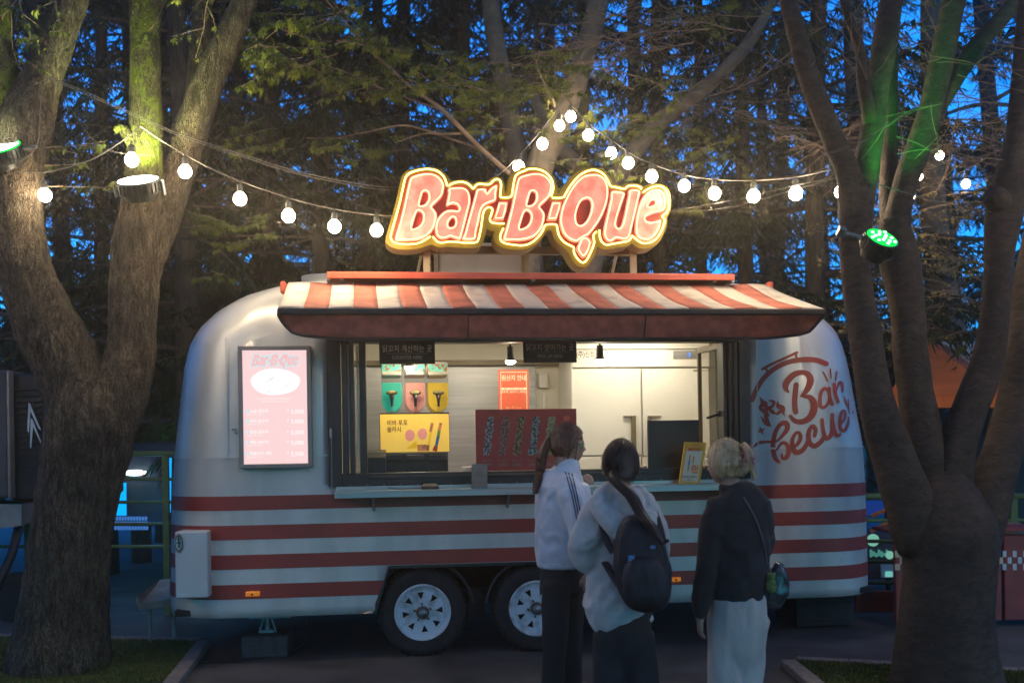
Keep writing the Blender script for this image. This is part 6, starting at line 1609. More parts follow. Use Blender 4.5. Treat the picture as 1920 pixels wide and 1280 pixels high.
# ================================================================== behind the trailer, right
YT = 9.6
tn = E('tent_kiosk', 'orange and cream peaked canopy kiosk behind the forked right tree', 'kiosk', W(1790, 900, YT))
apex = W(1800, 615, YT+1.0)
e0, e1, e2, e3 = W(1664, 764, YT), W(1905, 764, YT-.3), W(2140, 764, YT+.3), W(1700, 764, YT+2.2)
r0, r1 = W(1735, 642, YT+.3), W(1845, 642, YT+.1)
def tri(*p): return G().add(p, [tuple(range(len(p)))])
for P_, m_, nm in (((W(1672,735,YT+.1), W(1737,642,YT+.6), W(1745,650,YT+.55), W(1850,745,YT-.12), W(1850,735,YT-.1)), 'tent_orange', 'canopy_panel'),):
    pass
quads = [([W(1664,742,YT+.3), W(1737,642,YT+.8), W(1748,643,YT+.8), W(1872,742,YT-.1)], 'tent_orange'),
         ([W(1748,643,YT+.8), W(1762,642,YT+.81), W(1896,738,YT-.12), W(1872,742,YT-.1)], 'awning_red'),
         ([W(1762,642,YT+.81), W(1832,641,YT+.85), W(1926,733,YT-.12), W(1896,738,YT-.12)], 'tent_cream'),
         ([W(1832,641,YT+.85), W(1890,641,YT+.9), W(2040,735,YT), W(1926,733,YT-.12)], 'tent_orange')]
for q, m_ in quads:
    o = G().add(q, [(0,1,2,3)]).out('canopy_panel', M[m_], tn); o.modifiers.new('s', 'SOLIDIFY').thickness = .01
g = G(); g.add([W(1664,742,YT+.3), W(1872,742,YT-.1), W(1872,764,YT-.1), W(1664,764,YT+.3)], [(0,1,2,3)]); o = g.out('canopy_valance', M['tent_orange'], tn); o.modifiers.new('s', 'SOLIDIFY').thickness = .01
g = G(); g.add([W(1872,742,YT-.1), W(2040,735,YT), W(2040,760,YT), W(1872,764,YT-.1)], [(0,1,2,3)]); o = g.out('canopy_valance', M['awning_red'], tn); o.modifiers.new('s', 'SOLIDIFY').thickness = .01
for px in (1672, 1868, 2030):
    p = W(px, 760, YT+.1); G().cyl((p.x, YT+.25, 0), (p.x, YT+.25, p.z), .03).out('canopy_post', M['kiosk'], tn)
g = G(); wbox(g, 1690, 770, 2030, 800, YT+1.2, .1); wbox(g, 1690, 800, 2030, 1000, YT+1.5, .1); g.out('back_panel', M['kiosk'], tn)
g = G(); g.add([W(1838,768,YT+.9), W(1862,768,YT+.9), W(1850,792,YT+.9)], [(0,1,2)]); g.out('pennant', mat('teal_flag', (0.1,0.4,0.36), .8), tn)
# red booth with checker bands
YV = 7.9
bt = E('checkered_booth', 'dark red booth with white checker bands behind the forked right tree', 'booth', W(1790, 1200, YV))
def bpanel(px0, px1, py0, Y):
    p0 = W(px0, py0, Y); p1 = W(px1, py0, Y)
    return G().box(p0.x, p1.x, Y, Y+.05, .05, p0.z)
bpanel(1678, 1877, 1004, YV).out('booth_panel', M['booth_red'], bt, bevel=.008)
bpanel(1882, 2100, 1003, YV+.02).out('booth_panel', M['booth_red'], bt, bevel=.008)
bpanel(1604, 1676, 1108, YV+.5).out('booth_panel', M['booth_red'], bt, bevel=.008)
p0 = W(1672, 1000, YV-.04); p1 = W(2100, 1000, YV-.04)
G().box(p0.x, p1.x, YV-.04, YV+.4, p0.z, p0.z+.025).out('counter_top', M['booth_red'], bt, bevel=.006)
for (x0, nx, m_) in ((1678, 5, 'tent_cream'), (1862, 2, 'tent_cream'), (1880, 8, 'check_white')):
    for r_ in range(3):
        for k in range(nx):
            if (k+r_) % 2 == 0:
                w_ = 9.6; a = W(x0+k*w_, 1032+r_*12.2, YV-.006+(.02 if x0 == 1880 else 0)); b = W(x0+(k+1)*w_, 1032+(r_+1)*12.2, YV-.006)
                yy = YV-.006 + (.02 if x0 == 1880 else 0)
                G().box(a.x, b.x, yy, yy+.004, b.z, a.z).out('check_tile', M[m_], bt)
# arcade screens glimpsed through the railing
ac_ = E('lit_machine', 'teal lit game machine glimpsed between trailer and forked tree', 'game machine', W(1655, 1095, 9.4))
g = G(); wbox(g, 1600, 1000, 1690, 1085, 9.5, .5); g.out('cabinet', M['ride_dark'], ac_, bevel=.01)
g = G(); wbox(g, 1652, 1058, 1676, 1082, 9.46, .03); g.out('screen_frame', M['check_white'], ac_)
g = G(); wbox(g, 1661, 1071, 1674, 1081, 9.44, .015); g.out('screen', M['teal_screen'], ac_)
g = G(); g.sphere(W(1637, 1012, 9.45), .06, 12, 8, (1,.5,1)); g.sphere(W(1668, 1040, 9.45), .04, 10, 8, (1,.5,1)); g.out('lit_bulb', glow('teal_glow', (.35,.9,.7), .38), ac_, smooth=True)
g = G()
for k in range(9):
    wbox(g, 1632+k*5, 1030+3*(k % 3), 1635.5+k*5, 1044-2*(k % 2), 9.45, .02)
g.out('shelf_goods', glow('teal_goods', (.1,.4,.34), .4), ac_, kind='stuff')
g = G(); wbox(g, 1600, 940, 1690, 965, 10.6, .3); g.out('sign_panel', glow('ride_blue', (.01,.05,.3), .5), ac_)
for a, b in (((1632,968),(1662,955)), ((1632,996),(1668,978))):
    G().ring_tube([W(*a, 9.6), W(*b, 9.6)], .02, 6).out('red_bar', M['tent_orange'], ac_)
# person's arm glimpsed behind the booth is too faint; a rounded lamp head stands there
o = G().sphere(W(1898, 995, 8.6), .12, 16, 10, (1,.8,.7)).out('round_bin_lid', M['kiosk_edge'], smooth=True, loc=None); tag(o, 'rounded grey lid just above the checkered booth at right', 'lid')
for px, Y, lab in ((1440, 8.6, 'dark barrel behind the trailer right wheel area'),):
    pass
# ================================================================== people
SK = mat('skin', (0.42,0.26,0.19), 0.5, var=0.08, scale=20, bump=.1, bscale=200, spec=.4)
HB = mat('brown_hair', (0.12,0.042,0.02), 0.42, var=0.5, scale=16, stretch=(5,5,.6), bump=.5, bscale=60, bdist=.004)
HK = mat('black_hair', (0.022,0.015,0.013), 0.4, var=0.5, scale=16, stretch=(5,5,.6), bump=.5, bscale=60, bdist=.004)
HG = mat('blond_hair', (0.56,0.41,0.23), 0.45, var=0.2, scale=10, stretch=(5,5,.4), bump=.5, bscale=60, bdist=.004, col2=(0.36,0.25,0.13))
CJ = mat('white_track_jacket', (0.62,0.68,0.76), 0.5, var=.06, scale=9, bump=.55, bscale=9, bdist=.03, sheen=.2)
CH = mat('pale_hoodie', (0.48,0.49,0.49), 0.95, var=.08, scale=18, bump=.6, bscale=11, bdist=.03, sheen=.3)
CS = mat('dark_sweater', (0.020,0.021,0.026), 0.95, var=.25, scale=18, bump=.3, bscale=200, sheen=.1)
CT = mat('black_trousers', (0.018,0.018,0.021), 0.85, var=.25, scale=10, bump=.2, bscale=90)
CG = mat('pale_sweatpants', (0.47,0.44,0.41), 0.95, var=.08, scale=9, bump=.6, bscale=9, bdist=.03, sheen=.2, stretch=(1,1,.4))
NV = mat('navy_stripe', (0.012,0.018,0.05), .6)
BP = mat('black_backpack', (0.013,0.014,0.020), 0.6, var=.35, scale=14, bump=.3, bscale=160)
SHO = mat('dark_shoe', (0.03,0.03,0.035), .6)
PK = mat('pink_plastic', (0.55,0.20,0.22), .3)
GS = mat('glasses_metal', (0.5,0.42,0.3), .25, .9)
PL = mat('green_plush', (0.14,0.22,0.07), .95, var=.3, scale=60, bump=.8, bscale=300)
def fuse(g, name, mt, parent, voxel=.010, it=4, wr=None):
    """join overlapping volumes into one skin, relax it, then press wrinkles in."""
    me = bpy.data.meshes.new('t'); me.from_pydata(g.v, [], g.f); o = bpy.data.objects.new('t', me); COL.objects.link(o)
    bm = bmesh.new(); bm.from_mesh(me); bmesh.ops.recalc_face_normals(bm, faces=bm.faces); bm.to_mesh(me); bm.free()
    r = o.modifiers.new('r', 'REMESH'); r.mode = 'VOXEL'; r.voxel_size = voxel
    s = o.modifiers.new('s', 'SMOOTH'); s.iterations = it; s.factor = .5
    bpy.context.view_layer.update()
    e = o.evaluated_get(bpy.context.evaluated_depsgraph_get()); m2 = e.to_mesh()
    vs_ = [v.co.copy() for v in m2.vertices]; ns = [v.normal.copy() for v in m2.vertices]; fs = [tuple(p.vertices) for p in m2.polygons]
    e.to_mesh_clear(); bpy.data.objects.remove(o); bpy.data.meshes.remove(me)
    if wr: vs_ = [v+n*wr(v, n) for v, n in zip(vs_, ns)]
    return MO(name, vs_, fs, mt, parent, smooth=True)
def part_tube(g, pts, Y, df=1.0, n=20, sub=4):
    """pts: (px, py, depth offset m, half width px[, depth factor])"""
    P = smooth_path([(*W(p[0], p[1], Y)[:], p[2], p[3]/ppm(Y), (p[4] if len(p) > 4 else df)) for p in pts], sub)
    q = [Vector((a, b+dy, c)) for a, b, c, dy, r, f in P]; rr = [(r, r*f) for a, b, c, dy, r, f in P]
    g.ring_tube(q, rr, n, ref=(0.001, 1, 0.001)); 
    g.sphere(q[0], 1, 12, 8, (rr[0][0]*.97, rr[0][1]*.97, min(rr[0][0]*.6, .035))); g.sphere(q[-1], 1, 12, 8, (rr[-1][0]*.97, rr[-1][1]*.97, min(rr[-1][0]*.6, .02 if rr[-1][0] > .1 else .05)))
    return g
def folds(seed, amp=.008, fr=9.0, anis=(1,1,.5), extra=None):
    s = Vector((seed*3.1, seed*1.7, seed*.9))
    def f(v, n):
        q = Vector((v.x*anis[0], v.y*anis[1], v.z*anis[2]))*fr+s
        a = noise.noise(q+Vector((noise.noise(q*.6), 0, noise.noise(q*.6+s)))*1.4)
        w = amp*(1-2*abs(a))*.9+amp*.4*noise.noise(q*2.7)
        if extra: w *= extra(v)
        return w
    return f
def head_pt(th, ph, hair=0.0):
    """th azimuth (0 = face, +x), ph polar from the top; metres, unit head about .22 tall."""
    x, y, z = math.sin(ph)*math.cos(th), math.sin(ph)*math.sin(th), math.cos(ph)
    R_ = Vector((x*.094, y*.076, z*.112))
    if z < -.1:
        t = min(1, (-.1-z)/.9)
        R_.y *= 1-.34*t
        if x > 0: R_.x += .012*t*x
        else: R_.x *= 1-.35*t
    def bump(th0, z0, st, sz, a):
        d = math.atan2(math.sin(th-th0), math.cos(th-th0)); return a*math.exp(-(d/st)**2-((z-z0)/sz)**2)
    if hair == 0:
        f = bump(0, -.20, .13, .10, .020)+bump(0, -.02, .10, .16, .008)+bump(0, .22, .6, .10, .004)-bump(.36, .04, .17, .09, .007)-bump(-.36, .04, .17, .09, .007)
        f += bump(0, -.47, .26, .045, .006)+bump(0, -.56, .24, .05, .006)-bump(0, -.515, .25, .016, .004)+bump(0, -.78, .3, .12, .008)-bump(0, -.40, .2, .04, .002)
        R_ += Vector((x, y, 0)).normalized()*f if (x or y) else Vector()
    else:
        R_ = R_*(1+hair)
    return R_
def head_mat(c, yaw, pitch=0.0, roll=0.0, s=1.0):
    return Matrix.Translation(c) @ Matrix.Rotation(yaw, 4, 'Z') @ Matrix.Rotation(pitch, 4, 'Y') @ Matrix.Rotation(roll, 4, 'X') @ Matrix.Scale(s, 4)
def head_geo(g, m, n=56, k=44):
    base = len(g.v)
    for i in range(1, k):
        for j in range(n): g.v.append(m @ head_pt(2*math.pi*j/n, math.pi*i/k))
    t = len(g.v); g.v.append(m @ head_pt(0, 0.001)); g.v.append(m @ head_pt(0, math.pi-.001))
    for j in range(n):
        g.f.append((t, base+j, base+(j+1) % n)); g.f.append((t+1, base+(k-2)*n+(j+1) % n, base+(k-2)*n+j))
        for i in range(k-2): g.f.append((base+i*n+j, base+(i+1)*n+j, base+(i+1)*n+(j+1) % n, base+i*n+(j+1) % n))
    for s in (-1, 1):      # ears
        pts = [m @ Vector((-.004-.012*math.cos(a)*1.0, s*(.073+.008*math.sin(a)*0+.006), .0+.028*math.sin(a))) for a in [R(40+280*i/10) for i in range(11)]]
        g.ring_tube(pts, .0055, 8); g.sphere(m @ Vector((-.004, s*.074, -.004)), .014, 10, 8, (.9,.5,1.4))
    return g
def hair_cap(name, m, mt, parent, vol=.13, front=.62, hang=.35, seed=0, fringe=True):
    n, k = 120, 70; g = G(); idx = {}
    for i in range(0, k):
        for j in range(n):
            th = 2*math.pi*j/n; ph = math.pi*(.002+i)/k
            z = math.cos(ph); d = abs(math.atan2(math.sin(th), math.cos(th)))
            v = vol+.035*noise.noise(Vector((math.cos(th)*14, math.sin(th)*14, z*1.5+seed)))+.02*noise.noise(Vector((th*3, z*2, seed+5)))
            keep = (z > .55) or (d > front+.55*max(0, (.55-z)) *(.3 if z > -.2 else .6) and z > -.60+.10*noise.noise(Vector((th*6, seed, 0)))+.05*math.sin(th*23+seed))
            if z <= .55 and z > .30 and fringe and d > front*.45: keep = True
            if keep:
                idx[(i, j)] = len(g.v); g.v.append(m @ head_pt(th, ph, v))
    for i in range(k-1):
        for j in range(n):
            q = [(i, j), (i+1, j), (i+1, (j+1) % n), (i, (j+1) % n)]
            if all(a in idx for a in q): g.f.append(tuple(idx[a] for a in q))
    o = g.out(name, mt, parent, smooth=True); s = o.modifiers.new('t', 'SOLIDIFY'); s.thickness = .012; s.offset = -1
    return o
def strands(name, path, mt, parent, n=70, spread=.03, r=.0022, seed=1, end=.4, start=1.0, m=None):
    rnd = random.Random(seed); g = G(); P = smooth_path([tuple(p) for p in path], 5); L = len(P)
    for k in range(n):
        a = rnd.uniform(0, 6.283); q = math.sqrt(rnd.random()); cut = int(L*rnd.uniform(.82, 1)); pts = []
        w1, w2 = rnd.uniform(-1,1), rnd.uniform(-1,1)
        for i in range(max(3, cut)):
            t = i/L; s = spread*(start+(1-start)*min(1, t*3))*(1-(1-end)*t**1.5)
            c = Vector(P[i][:3])
            pts.append(c+Vector((math.cos(a+.5*t)*q*s+.004*w1*math.sin(t*5), math.sin(a+.5*t)*q*s, .004*w2*math.sin(t*6+k))))
        g.ring_tube(pts, [r*(1-.6*i/len(pts)) for i in range(len(pts))], 4, cap=False)
    core = [Vector(p[:3]) for p in P]
    g.ring_tube(core, [max(.003, spread*.8*(start+(1-start)*min(1, i/L*3))*(1-(1-end)*(i/L)**1.5)) for i in range(L)], 12)
    return g.out(name, mt, parent, smooth=True)
def hand_geo(g, wrist, d, nrm, s=1.0, curl=1.1, spread=.09, thumb=1):
    """wrist point, direction towards the knuckles, normal out of the back of the hand."""
    d = Vector(d).normalized(); nrm = Vector(nrm); nrm = (nrm-d*nrm.dot(d)).normalized(); sd = d.cross(nrm)*thumb
    w = Vector(wrist)
    g.ring_tube([w-d*.03*s, w+d*.01*s, w+d*.045*s, w+d*.082*s], [(.024*s,.018*s),(.028*s,.016*s),(.038*s,.015*s),(.038*s,.012*s)], 14, ref=tuple(nrm))
    for k, (o, l) in enumerate(((-.029,.068),(-.010,.078),(.010,.072),(.028,.056))):
        p = w+d*.072*s+sd*(-o)*s; dd = (d+sd*(-o)*spread*20*.2).normalized(); pts = [p-dd*.01, p]; a = 0
        for seg, f in enumerate((.45,.32,.25)):
            a += curl*(.55+.25*seg)*(1+.07*k); v = dd*math.cos(a)-nrm*math.sin(a); p = p+v*l*f*s; pts.append(p.copy())
        g.ring_tube(pts, [.0092*s,.0096*s,.0088*s,.008*s,.0062*s], 9); g.sphere(pts[-1], .0064*s, 8, 6)
    p = w+d*.018*s+sd*.028*s; pts = [w+d*.008*s+sd*.01*s, p]
    for v, l in (((d*.75+sd*.55-nrm*.35), .038), ((d*.85+sd*.05-nrm*.55), .032), ((d*.7-sd*.2-nrm*.6), .022)):
        p = p+v.normalized()*l*s; pts.append(p.copy())
    g.ring_tube(pts, [.013*s,.014*s,.0115*s,.0105*s,.0075*s], 9); g.sphere(pts[-1], .0078*s, 8, 6)
    return g
def shoe(g, p, d, s=1.0):
    d = Vector(d).normalized(); u = Vector((0,0,1)); p = Vector((p.x, p.y, 0))
    g.ring_tube([p-d*.05+u*.035, p-d*.02+u*.045, p+d*.06+u*.042, p+d*.14+u*.032, p+d*.185+u*.024], [(.03,.03),(.038,.042),(.042,.04),(.043,.03),(.022,.018)], 14, ref=(0,0,1))
    g.ring_tube([p+u*.03, p+u*.12], [.036,.036], 12)
def glasses(m, parent, lensmat=None):
    g = G()
    for s in (-1, 1):
        c = Vector((.095, s*.033, .004))
        g.ring_tube([m @ (c+Vector((-.010*abs(math.cos(a)*.4), .024*math.cos(a), .021*math.sin(a)))) for a in [2*math.pi*k/22 for k in range(22)]], .0016, 6, close=True)
        g.ring_tube([m @ Vector((.088, s*.058, .008)), m @ Vector((.05, s*.077, .010)), m @ Vector((-.008, s*.079, .006)), m @ Vector((-.022, s*.078, -.012))], .0016, 6)
    g.ring_tube([m @ Vector((.096, -.010, .008)), m @ Vector((.101, 0, .011)), m @ Vector((.096, .010, .008))], .0016, 6)
    o = g.out('glasses', GS, parent)
    if lensmat:
        g = G()
        for s in (-1, 1):
            c = Vector((.0945, s*.033, .004)); b = len(g.v)
            for k in range(20): a = 2*math.pi*k/20; g.v.append(m @ (c+Vector((-.004*abs(math.cos(a)), .023*math.cos(a), .020*math.sin(a)))))
            g.f.append(tuple(range(b, b+20)))
        g.out('glasses_lens', lensmat, parent)
def eyes(m, parent):
    g = G(); g2 = G(); g3 = G()
    for s in (-1, 1):
        g.sphere(m @ Vector((.075, s*.030, .004)), .0125, 14, 10); g2.sphere(m @ Vector((.0835, s*.0305, .004)), .0052, 10, 8)
        g3.ring_tube([m @ Vector((.083-.012*abs(t), s*(.031+.017*t), .030+.003*(1-t*t))) for t in (-1,-.5,0,.5,1)], .0022, 6)
    g.out('eyes', mat('eye_white', (.6,.58,.55), .3), parent, smooth=True); g2.out('iris', mat('iris', (.03,.015,.01), .2), parent, smooth=True); g3.out('eyebrows', HK, parent)

def flyaway(name, m, mt, parent, tie, vol, n=260, seed=1, front=1.0):
    """single strands combed over the cap towards the tie point, a few of them loose."""
    rnd = random.Random(seed); g = G(); T = Vector(tie).normalized()
    for k in range(n):
        th = rnd.uniform(-math.pi, math.pi); z = rnd.uniform(-.5, .97); ph = math.acos(z)
        if abs(th) < front and z < .5: continue
        A = Vector((math.sin(ph)*math.cos(th), math.sin(ph)*math.sin(th), z)); ang = A.angle(T)
        if ang < .15: continue
        lo = rnd.random() < .12; pts = []
        for i in range(9):
            t = i/8*rnd.uniform(.75, 1) if lo else i/8
            q = (A*math.sin((1-t)*ang)+T*math.sin(t*ang))/max(.05, math.sin(ang)); q.normalize()
            pts.append(m @ head_pt(math.atan2(q.y, q.x), math.acos(max(-1, min(1, q.z))), vol+(.03+.10*abs(math.sin(t*5+k)) if lo else .022+.01*math.sin(k+t*4))))
        g.ring_tube(pts, .0011 if not lo else .0008, 3, cap=False)
    return g.out(name, mt, parent, kind='stuff')

# ---- woman in the white track jacket, left
YA1 = 5.85
pA = E('person', 'person in white track jacket with dark sleeve stripes and a brown ponytail, facing right', 'person', W(1052, 1311, YA1))
hm = head_mat(W(1064, 834, YA1), R(-6), R(3), 0, 1.0)
g = G(); head_geo(g, hm)
part_tube(g, [(1058,850,.0,17),(1057,870,.0,18),(1055,892,.0,22)], YA1)
gh = hand_geo(G(), W(1089, 917, YA1+.16), (W(1106, 893, YA1+.12)-W(1089, 917, YA1+.16)), (-.45,-.85,.25), .92, 1.15, thumb=-1)
g.v, g.f = (G().add(g.v, g.f).add(gh.v, gh.f)).v, (G().add(g.v, g.f).add(gh.v, gh.f)).f
part_tube(g, [(1100,1068,-.14,9),(1103,1078,-.14,8)], YA1)
g2 = hand_geo(G(), W(1103, 1076, YA1-.15), (.05,.1,-1), (0,-1,0), .9, .7); g.add(g2.v, g2.f)
# hidden limbs of the continuous body under the clothes
part_tube(g, [(1055,890,.02,26),(1056,930,.02,34),(1054,1000,.02,34),(1052,1060,.02,36)], YA1, 1.1)
part_tube(g, [(1066,915,-.13,14),(1086,985,-.16,13),(1099,1050,-.15,10),(1102,1075,-.145,8)], YA1)
part_tube(g, [(1070,915,.16,14),(1098,965,.20,12),(1090,920,.165,8)], YA1, sub=3)
for (xa, dy) in ((1046,-.06),(1066,.09)):
    part_tube(g, [(xa,1060,dy,13),(xa-3,1150,dy,14),(xa-2,1200,dy,13),(xa-4,1290,dy,11),(xa-4,1303,dy,9)], YA1)
fuse(g, 'body', SK, pA, .0065, 2)
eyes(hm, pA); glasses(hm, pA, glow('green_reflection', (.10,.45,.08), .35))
g = G()
part_tube(g, [(1062,876,.0,22,1.0),(1060,890,.0,32,1.1),(1056,902,.0,44,1.3),(1056,925,.01,50,1.28),(1058,955,.02,53,1.2),(1056,990,.02,51,1.15),(1053,1025,.02,48,1.12),(1052,1045,.02,46,1.1),(1052,1058,.02,42,1.1)], YA1, n=28)
part_tube(g, [(1052,905,-.12,20),(1066,925,-.17,24),(1079,960,-.20,24),(1089,1000,-.21,22),(1096,1035,-.19,20),(1101,1060,-.17,15)], YA1)
part_tube(g, [(1062,912,.16,22),(1092,940,.21,21),(1104,962,.22,19),(1100,945,.20,17),(1091,925,.17,13)], YA1, sub=3)
jk = fuse(g, 'track_jacket', CJ, pA, .010, 3, folds(2, .010, 11, (1,1,.7)))
g = G(); part_tube(g, [(1052,1050,.02,46,1.1),(1052,1062,.02,45,1.1)], YA1, n=40, sub=2); fuse(g, 'jacket_waistband', CJ, pA, .009, 2, lambda v, n: .0015*math.sin(v.x*420+v.y*420))
g = G(); part_tube(g, [(1066,868,.0,21,1.1),(1063,884,.0,27,1.1)], YA1, n=24); fuse(g, 'jacket_collar', CJ, pA, .008, 2, folds(4, .003, 20))
# three stripes follow the near sleeve
bvj = BVHTree.FromObject(jk, bpy.context.evaluated_depsgraph_get()) if False else BVHTree.FromPolygons([tuple(WM[jk] @ v.co) for v in jk.data.vertices], [tuple(p.vertices) for p in jk.data.polygons])
for k in range(3):
    g = G(); prev = None; b0 = []
    path = smooth_path([(1060+k*6.0,884+k*1.5),(1066+k*5.4,905),(1074+k*4.6,935),(1081+k*4.4,970),(1087+k*4.2,1005),(1091+k*4,1032),(1094+k*3.4,1055)], 8)
    for i, (x, y) in enumerate(path):
        row = []
        for s in (-1.1, 1.1):
            q = W(x+s, y, YA1); dd = (q-Vector((0,0,CAMZ))).normalized(); h = bvj.ray_cast(Vector((0,0,CAMZ)), dd)
            row.append((h[0] if h[0] else q)-dd*.003)
        g.v += row
        if i: a = 2*i; g.f.append((a-2, a-1, a+1, a))
    g.out('sleeve_stripe', NV, jk)
g = G()
part_tube(g, [(1053,1050,.02,38,1.15),(1053,1085,.02,40,1.1),(1053,1110,.02,40,1.1)], YA1)
part_tube(g, [(1042,1090,-.08,26),(1040,1150,-.09,24),(1038,1220,-.09,22),(1036,1292,-.09,22)], YA1)
part_tube(g, [(1068,1090,.10,26),(1072,1150,.11,24),(1072,1220,.11,22),(1072,1290,.11,22)], YA1)
fuse(g, 'trousers', CT, pA, .012, 3, folds(5, .007, 8, (1,1,.35)))
g = G(); shoe(g, W(1036, 1305, YA1-.09), (1,-.1,0)); shoe(g, W(1072, 1300, YA1+.11), (1,.15,0)); fuse(g, 'shoes', SHO, pA, .008, 2)
hair_cap('hair', hm, HB, pA, .14, .98, seed=1); flyaway('hair_strands', hm, HB, pA, (-.9,0,.3), .14, 420, 1)
C0 = hm @ Vector((-.10, 0, .035))
strands('ponytail', [C0, W(1026,832,YA1-.01), W(1016,858,YA1-.03), W(1012,885,YA1-.05), W(1006,908,YA1-.07), W(1003,925,YA1-.08)], HB, pA, 110, .038, .0022, 3, .45, .55)
G().ring_tube([C0+Vector((0,.022*math.cos(a),.022*math.sin(a))) for a in [2*math.pi*k/14 for k in range(14)]], .006, 6, close=True).out('hair_tie', HK, pA)
strands('loose_lock', [hm @ Vector((.062,-.074,.06)), hm @ Vector((.060,-.084,.0)), hm @ Vector((.056,-.083,-.05)), hm @ Vector((.050,-.076,-.085))], HB, pA, 9, .004, .0014, 7, .5)

# ---- woman in the pale hoodie with the backpack, middle
YB1 = 5.05
pB = E('person', 'person in pale hoodie seen from behind with dark ponytail and black backpack', 'person', W(1170, 1385, YB1))
hm = head_mat(W(1164, 872, YB1), R(68), R(4), 0, 1.03)
g = G(); head_geo(g, hm)
part_tube(g, [(1162,895,.0,20),(1163,918,.0,22),(1165,945,.02,30)], YB1)
part_tube(g, [(1165,940,.02,44),(1167,1000,.02,46),(1166,1080,.02,42),(1170,1150,.02,44)], YB1, .7)
part_tube(g, [(1122,955,.0,18),(1098,1030,.0,15),(1125,1052,.16,12),(1140,1048,.24,9)], YB1, sub=3)
part_tube(g, [(1212,960,.0,18),(1232,1030,.08,15),(1225,1060,.22,12),(1210,1050,.32,9)], YB1, sub=3)
for wx, wy, wz in ((1140,1048,.24),(1210,1050,.32)):
    w = W(wx, wy, YB1); w.y += wz; g2 = hand_geo(G(), w, (.1,1,.25), (0,0,1), .9, .9); g.add(g2.v, g2.f)
for (xa, xb) in ((1147,1140),(1193,1212)):
    part_tube(g, [(xa,1150,.02,26),(xa,1240,.02,21),((xa+xb)/2,1290,.02,17),(xb,1365,.02,12),(xb,1378,.02,10)], YB1)
fuse(g, 'body', SK, pB, .009, 2)
eyes(hm, pB)
g = G()
part_tube(g, [(1163,925,.0,30,.9),(1163,940,.0,48,.75),(1165,962,.01,62,.72),(1168,1000,.02,63,.72),(1166,1045,.02,58,.78),(1162,1085,.02,59,.8),(1160,1115,.02,63,.8),(1165,1142,.02,62,.8),(1173,1160,.02,56,.8)], YB1, n=28)
part_tube(g, [(1126,950,.0,28),(1110,985,-.02,30),(1098,1020,-.02,29),(1104,1048,.03,27),(1122,1056,.12,22),(1136,1050,.21,16)], YB1, sub=4)
part_tube(g, [(1208,955,.0,26),(1226,995,.03,26),(1234,1040,.10,24),(1226,1062,.20,20),(1212,1052,.30,15)], YB1, sub=4)
fuse(g, 'hoodie', CH, pB, .011, 3, folds(9, .015, 8.5, (1,1,.75)))
g = G()
part_tube(g, [(1176,915,.06,14),(1138,922,-.04,18),(1122,942,-.11,19),(1138,970,-.17,19),(1162,992,-.20,19),(1186,994,-.20,19),(1204,974,-.16,18),(1212,945,-.06,15),(1196,920,.04,14)], YB1, sub=5)
part_tube(g, [(1168,925,-.05,30,.7),(1170,945,-.11,32,.6),(1176,968,-.15,24,.5)], YB1)
fuse(g, 'hood', CH, pB, .009, 3, folds(12, .007, 14, (1,1,1)))
g = G()
part_tube(g, [(1170,1140,.02,52,.85),(1170,1180,.02,53,.85),(1171,1215,.02,50,.75),(1172,1250,.02,40,.6)], YB1)
part_tube(g, [(1147,1190,.02,34),(1143,1260,.02,31),(1141,1330,.02,28),(1140,1372,.02,25)], YB1)
part_tube(g, [(1195,1190,.02,34),(1204,1260,.02,31),(1210,1330,.02,28),(1213,1372,.02,25)], YB1)
fuse(g, 'trousers', CT, pB, .012, 3, folds(6, .007, 8, (1,1,.35)))
g = G(); shoe(g, W(1140, 1380, YB1), (-.2,1,0)); shoe(g, W(1213, 1380, YB1), (.25,1,0)); fuse(g, 'shoes', SHO, pB, .008, 2)
hair_cap('hair', hm, HK, pB, .19, 1.0, seed=3); flyaway('hair_strands', hm, HK, pB, (-.9,0,-.3), .19, 460, 2)
strands('ponytail', [hm @ Vector((-.085,0,-.03)), hm @ Vector((-.125,0,-.07)), W(1182,928,YB1-.21), W(1200,960,YB1-.27), W(1222,990,YB1-.36), W(1243,1020,YB1-.38)], HK, pB, 110, .040, .0022, 5, .3, .6)
# backpack is carried: a thing of its own
bp = E('backpack', 'black backpack with small blue tags worn over the pale hoodie', 'backpack', W(1203, 1060, YB1-.25))
g = G(); c = W(1203, 1056, YB1-.23); hw, hh, hd = 49/ppm(YB1), 86/ppm(YB1), .115
n, k = 36, 24
def sgp(a, e): return math.copysign(abs(a)**e, a)
def sup(g, c, hw, hh, hd, e=.62, tilt=0.0, taper=.18):
    b = len(g.v)
    for i in range(k+1):
        ph = math.pi*i/k
        for j in range(n):
            th = 2*math.pi*j/n
            z = sgp(math.cos(ph), .75); r = sgp(math.sin(ph), .7)
            x = hw*r*sgp(math.cos(th), e)*(1-taper*max(0, z)); y = hd*r*sgp(math.sin(th), e)
            g.v.append(c+Vector((x+tilt*z*hh, y, hh*z)))
    for i in range(k):
        for j in range(n): g.f.append((b+i*n+j, b+(i+1)*n+j, b+(i+1)*n+(j+1) % n, b+i*n+(j+1) % n))
    return g
sup(g, c, hw, hh, hd, tilt=-.10); fuse(g, 'bag_body', BP, bp, .009, 2, folds(14, .006, 11))
g = sup(G(), W(1210, 1090, YB1-.34), 40/ppm(YB1), 46/ppm(YB1), .055, tilt=-.08); fuse(g, 'front_pocket', BP, bp, .009, 2, folds(15, .005, 13))
zp = [W(x, y, YB1-.345) for x, y in smooth_path([(1162,1060),(1168,1005),(1190,978),(1215,980),(1238,1010),(1250,1060)], 5)]
G().ring_tube(zp, .004, 6).out('zip', M['black_rubber'], bp)
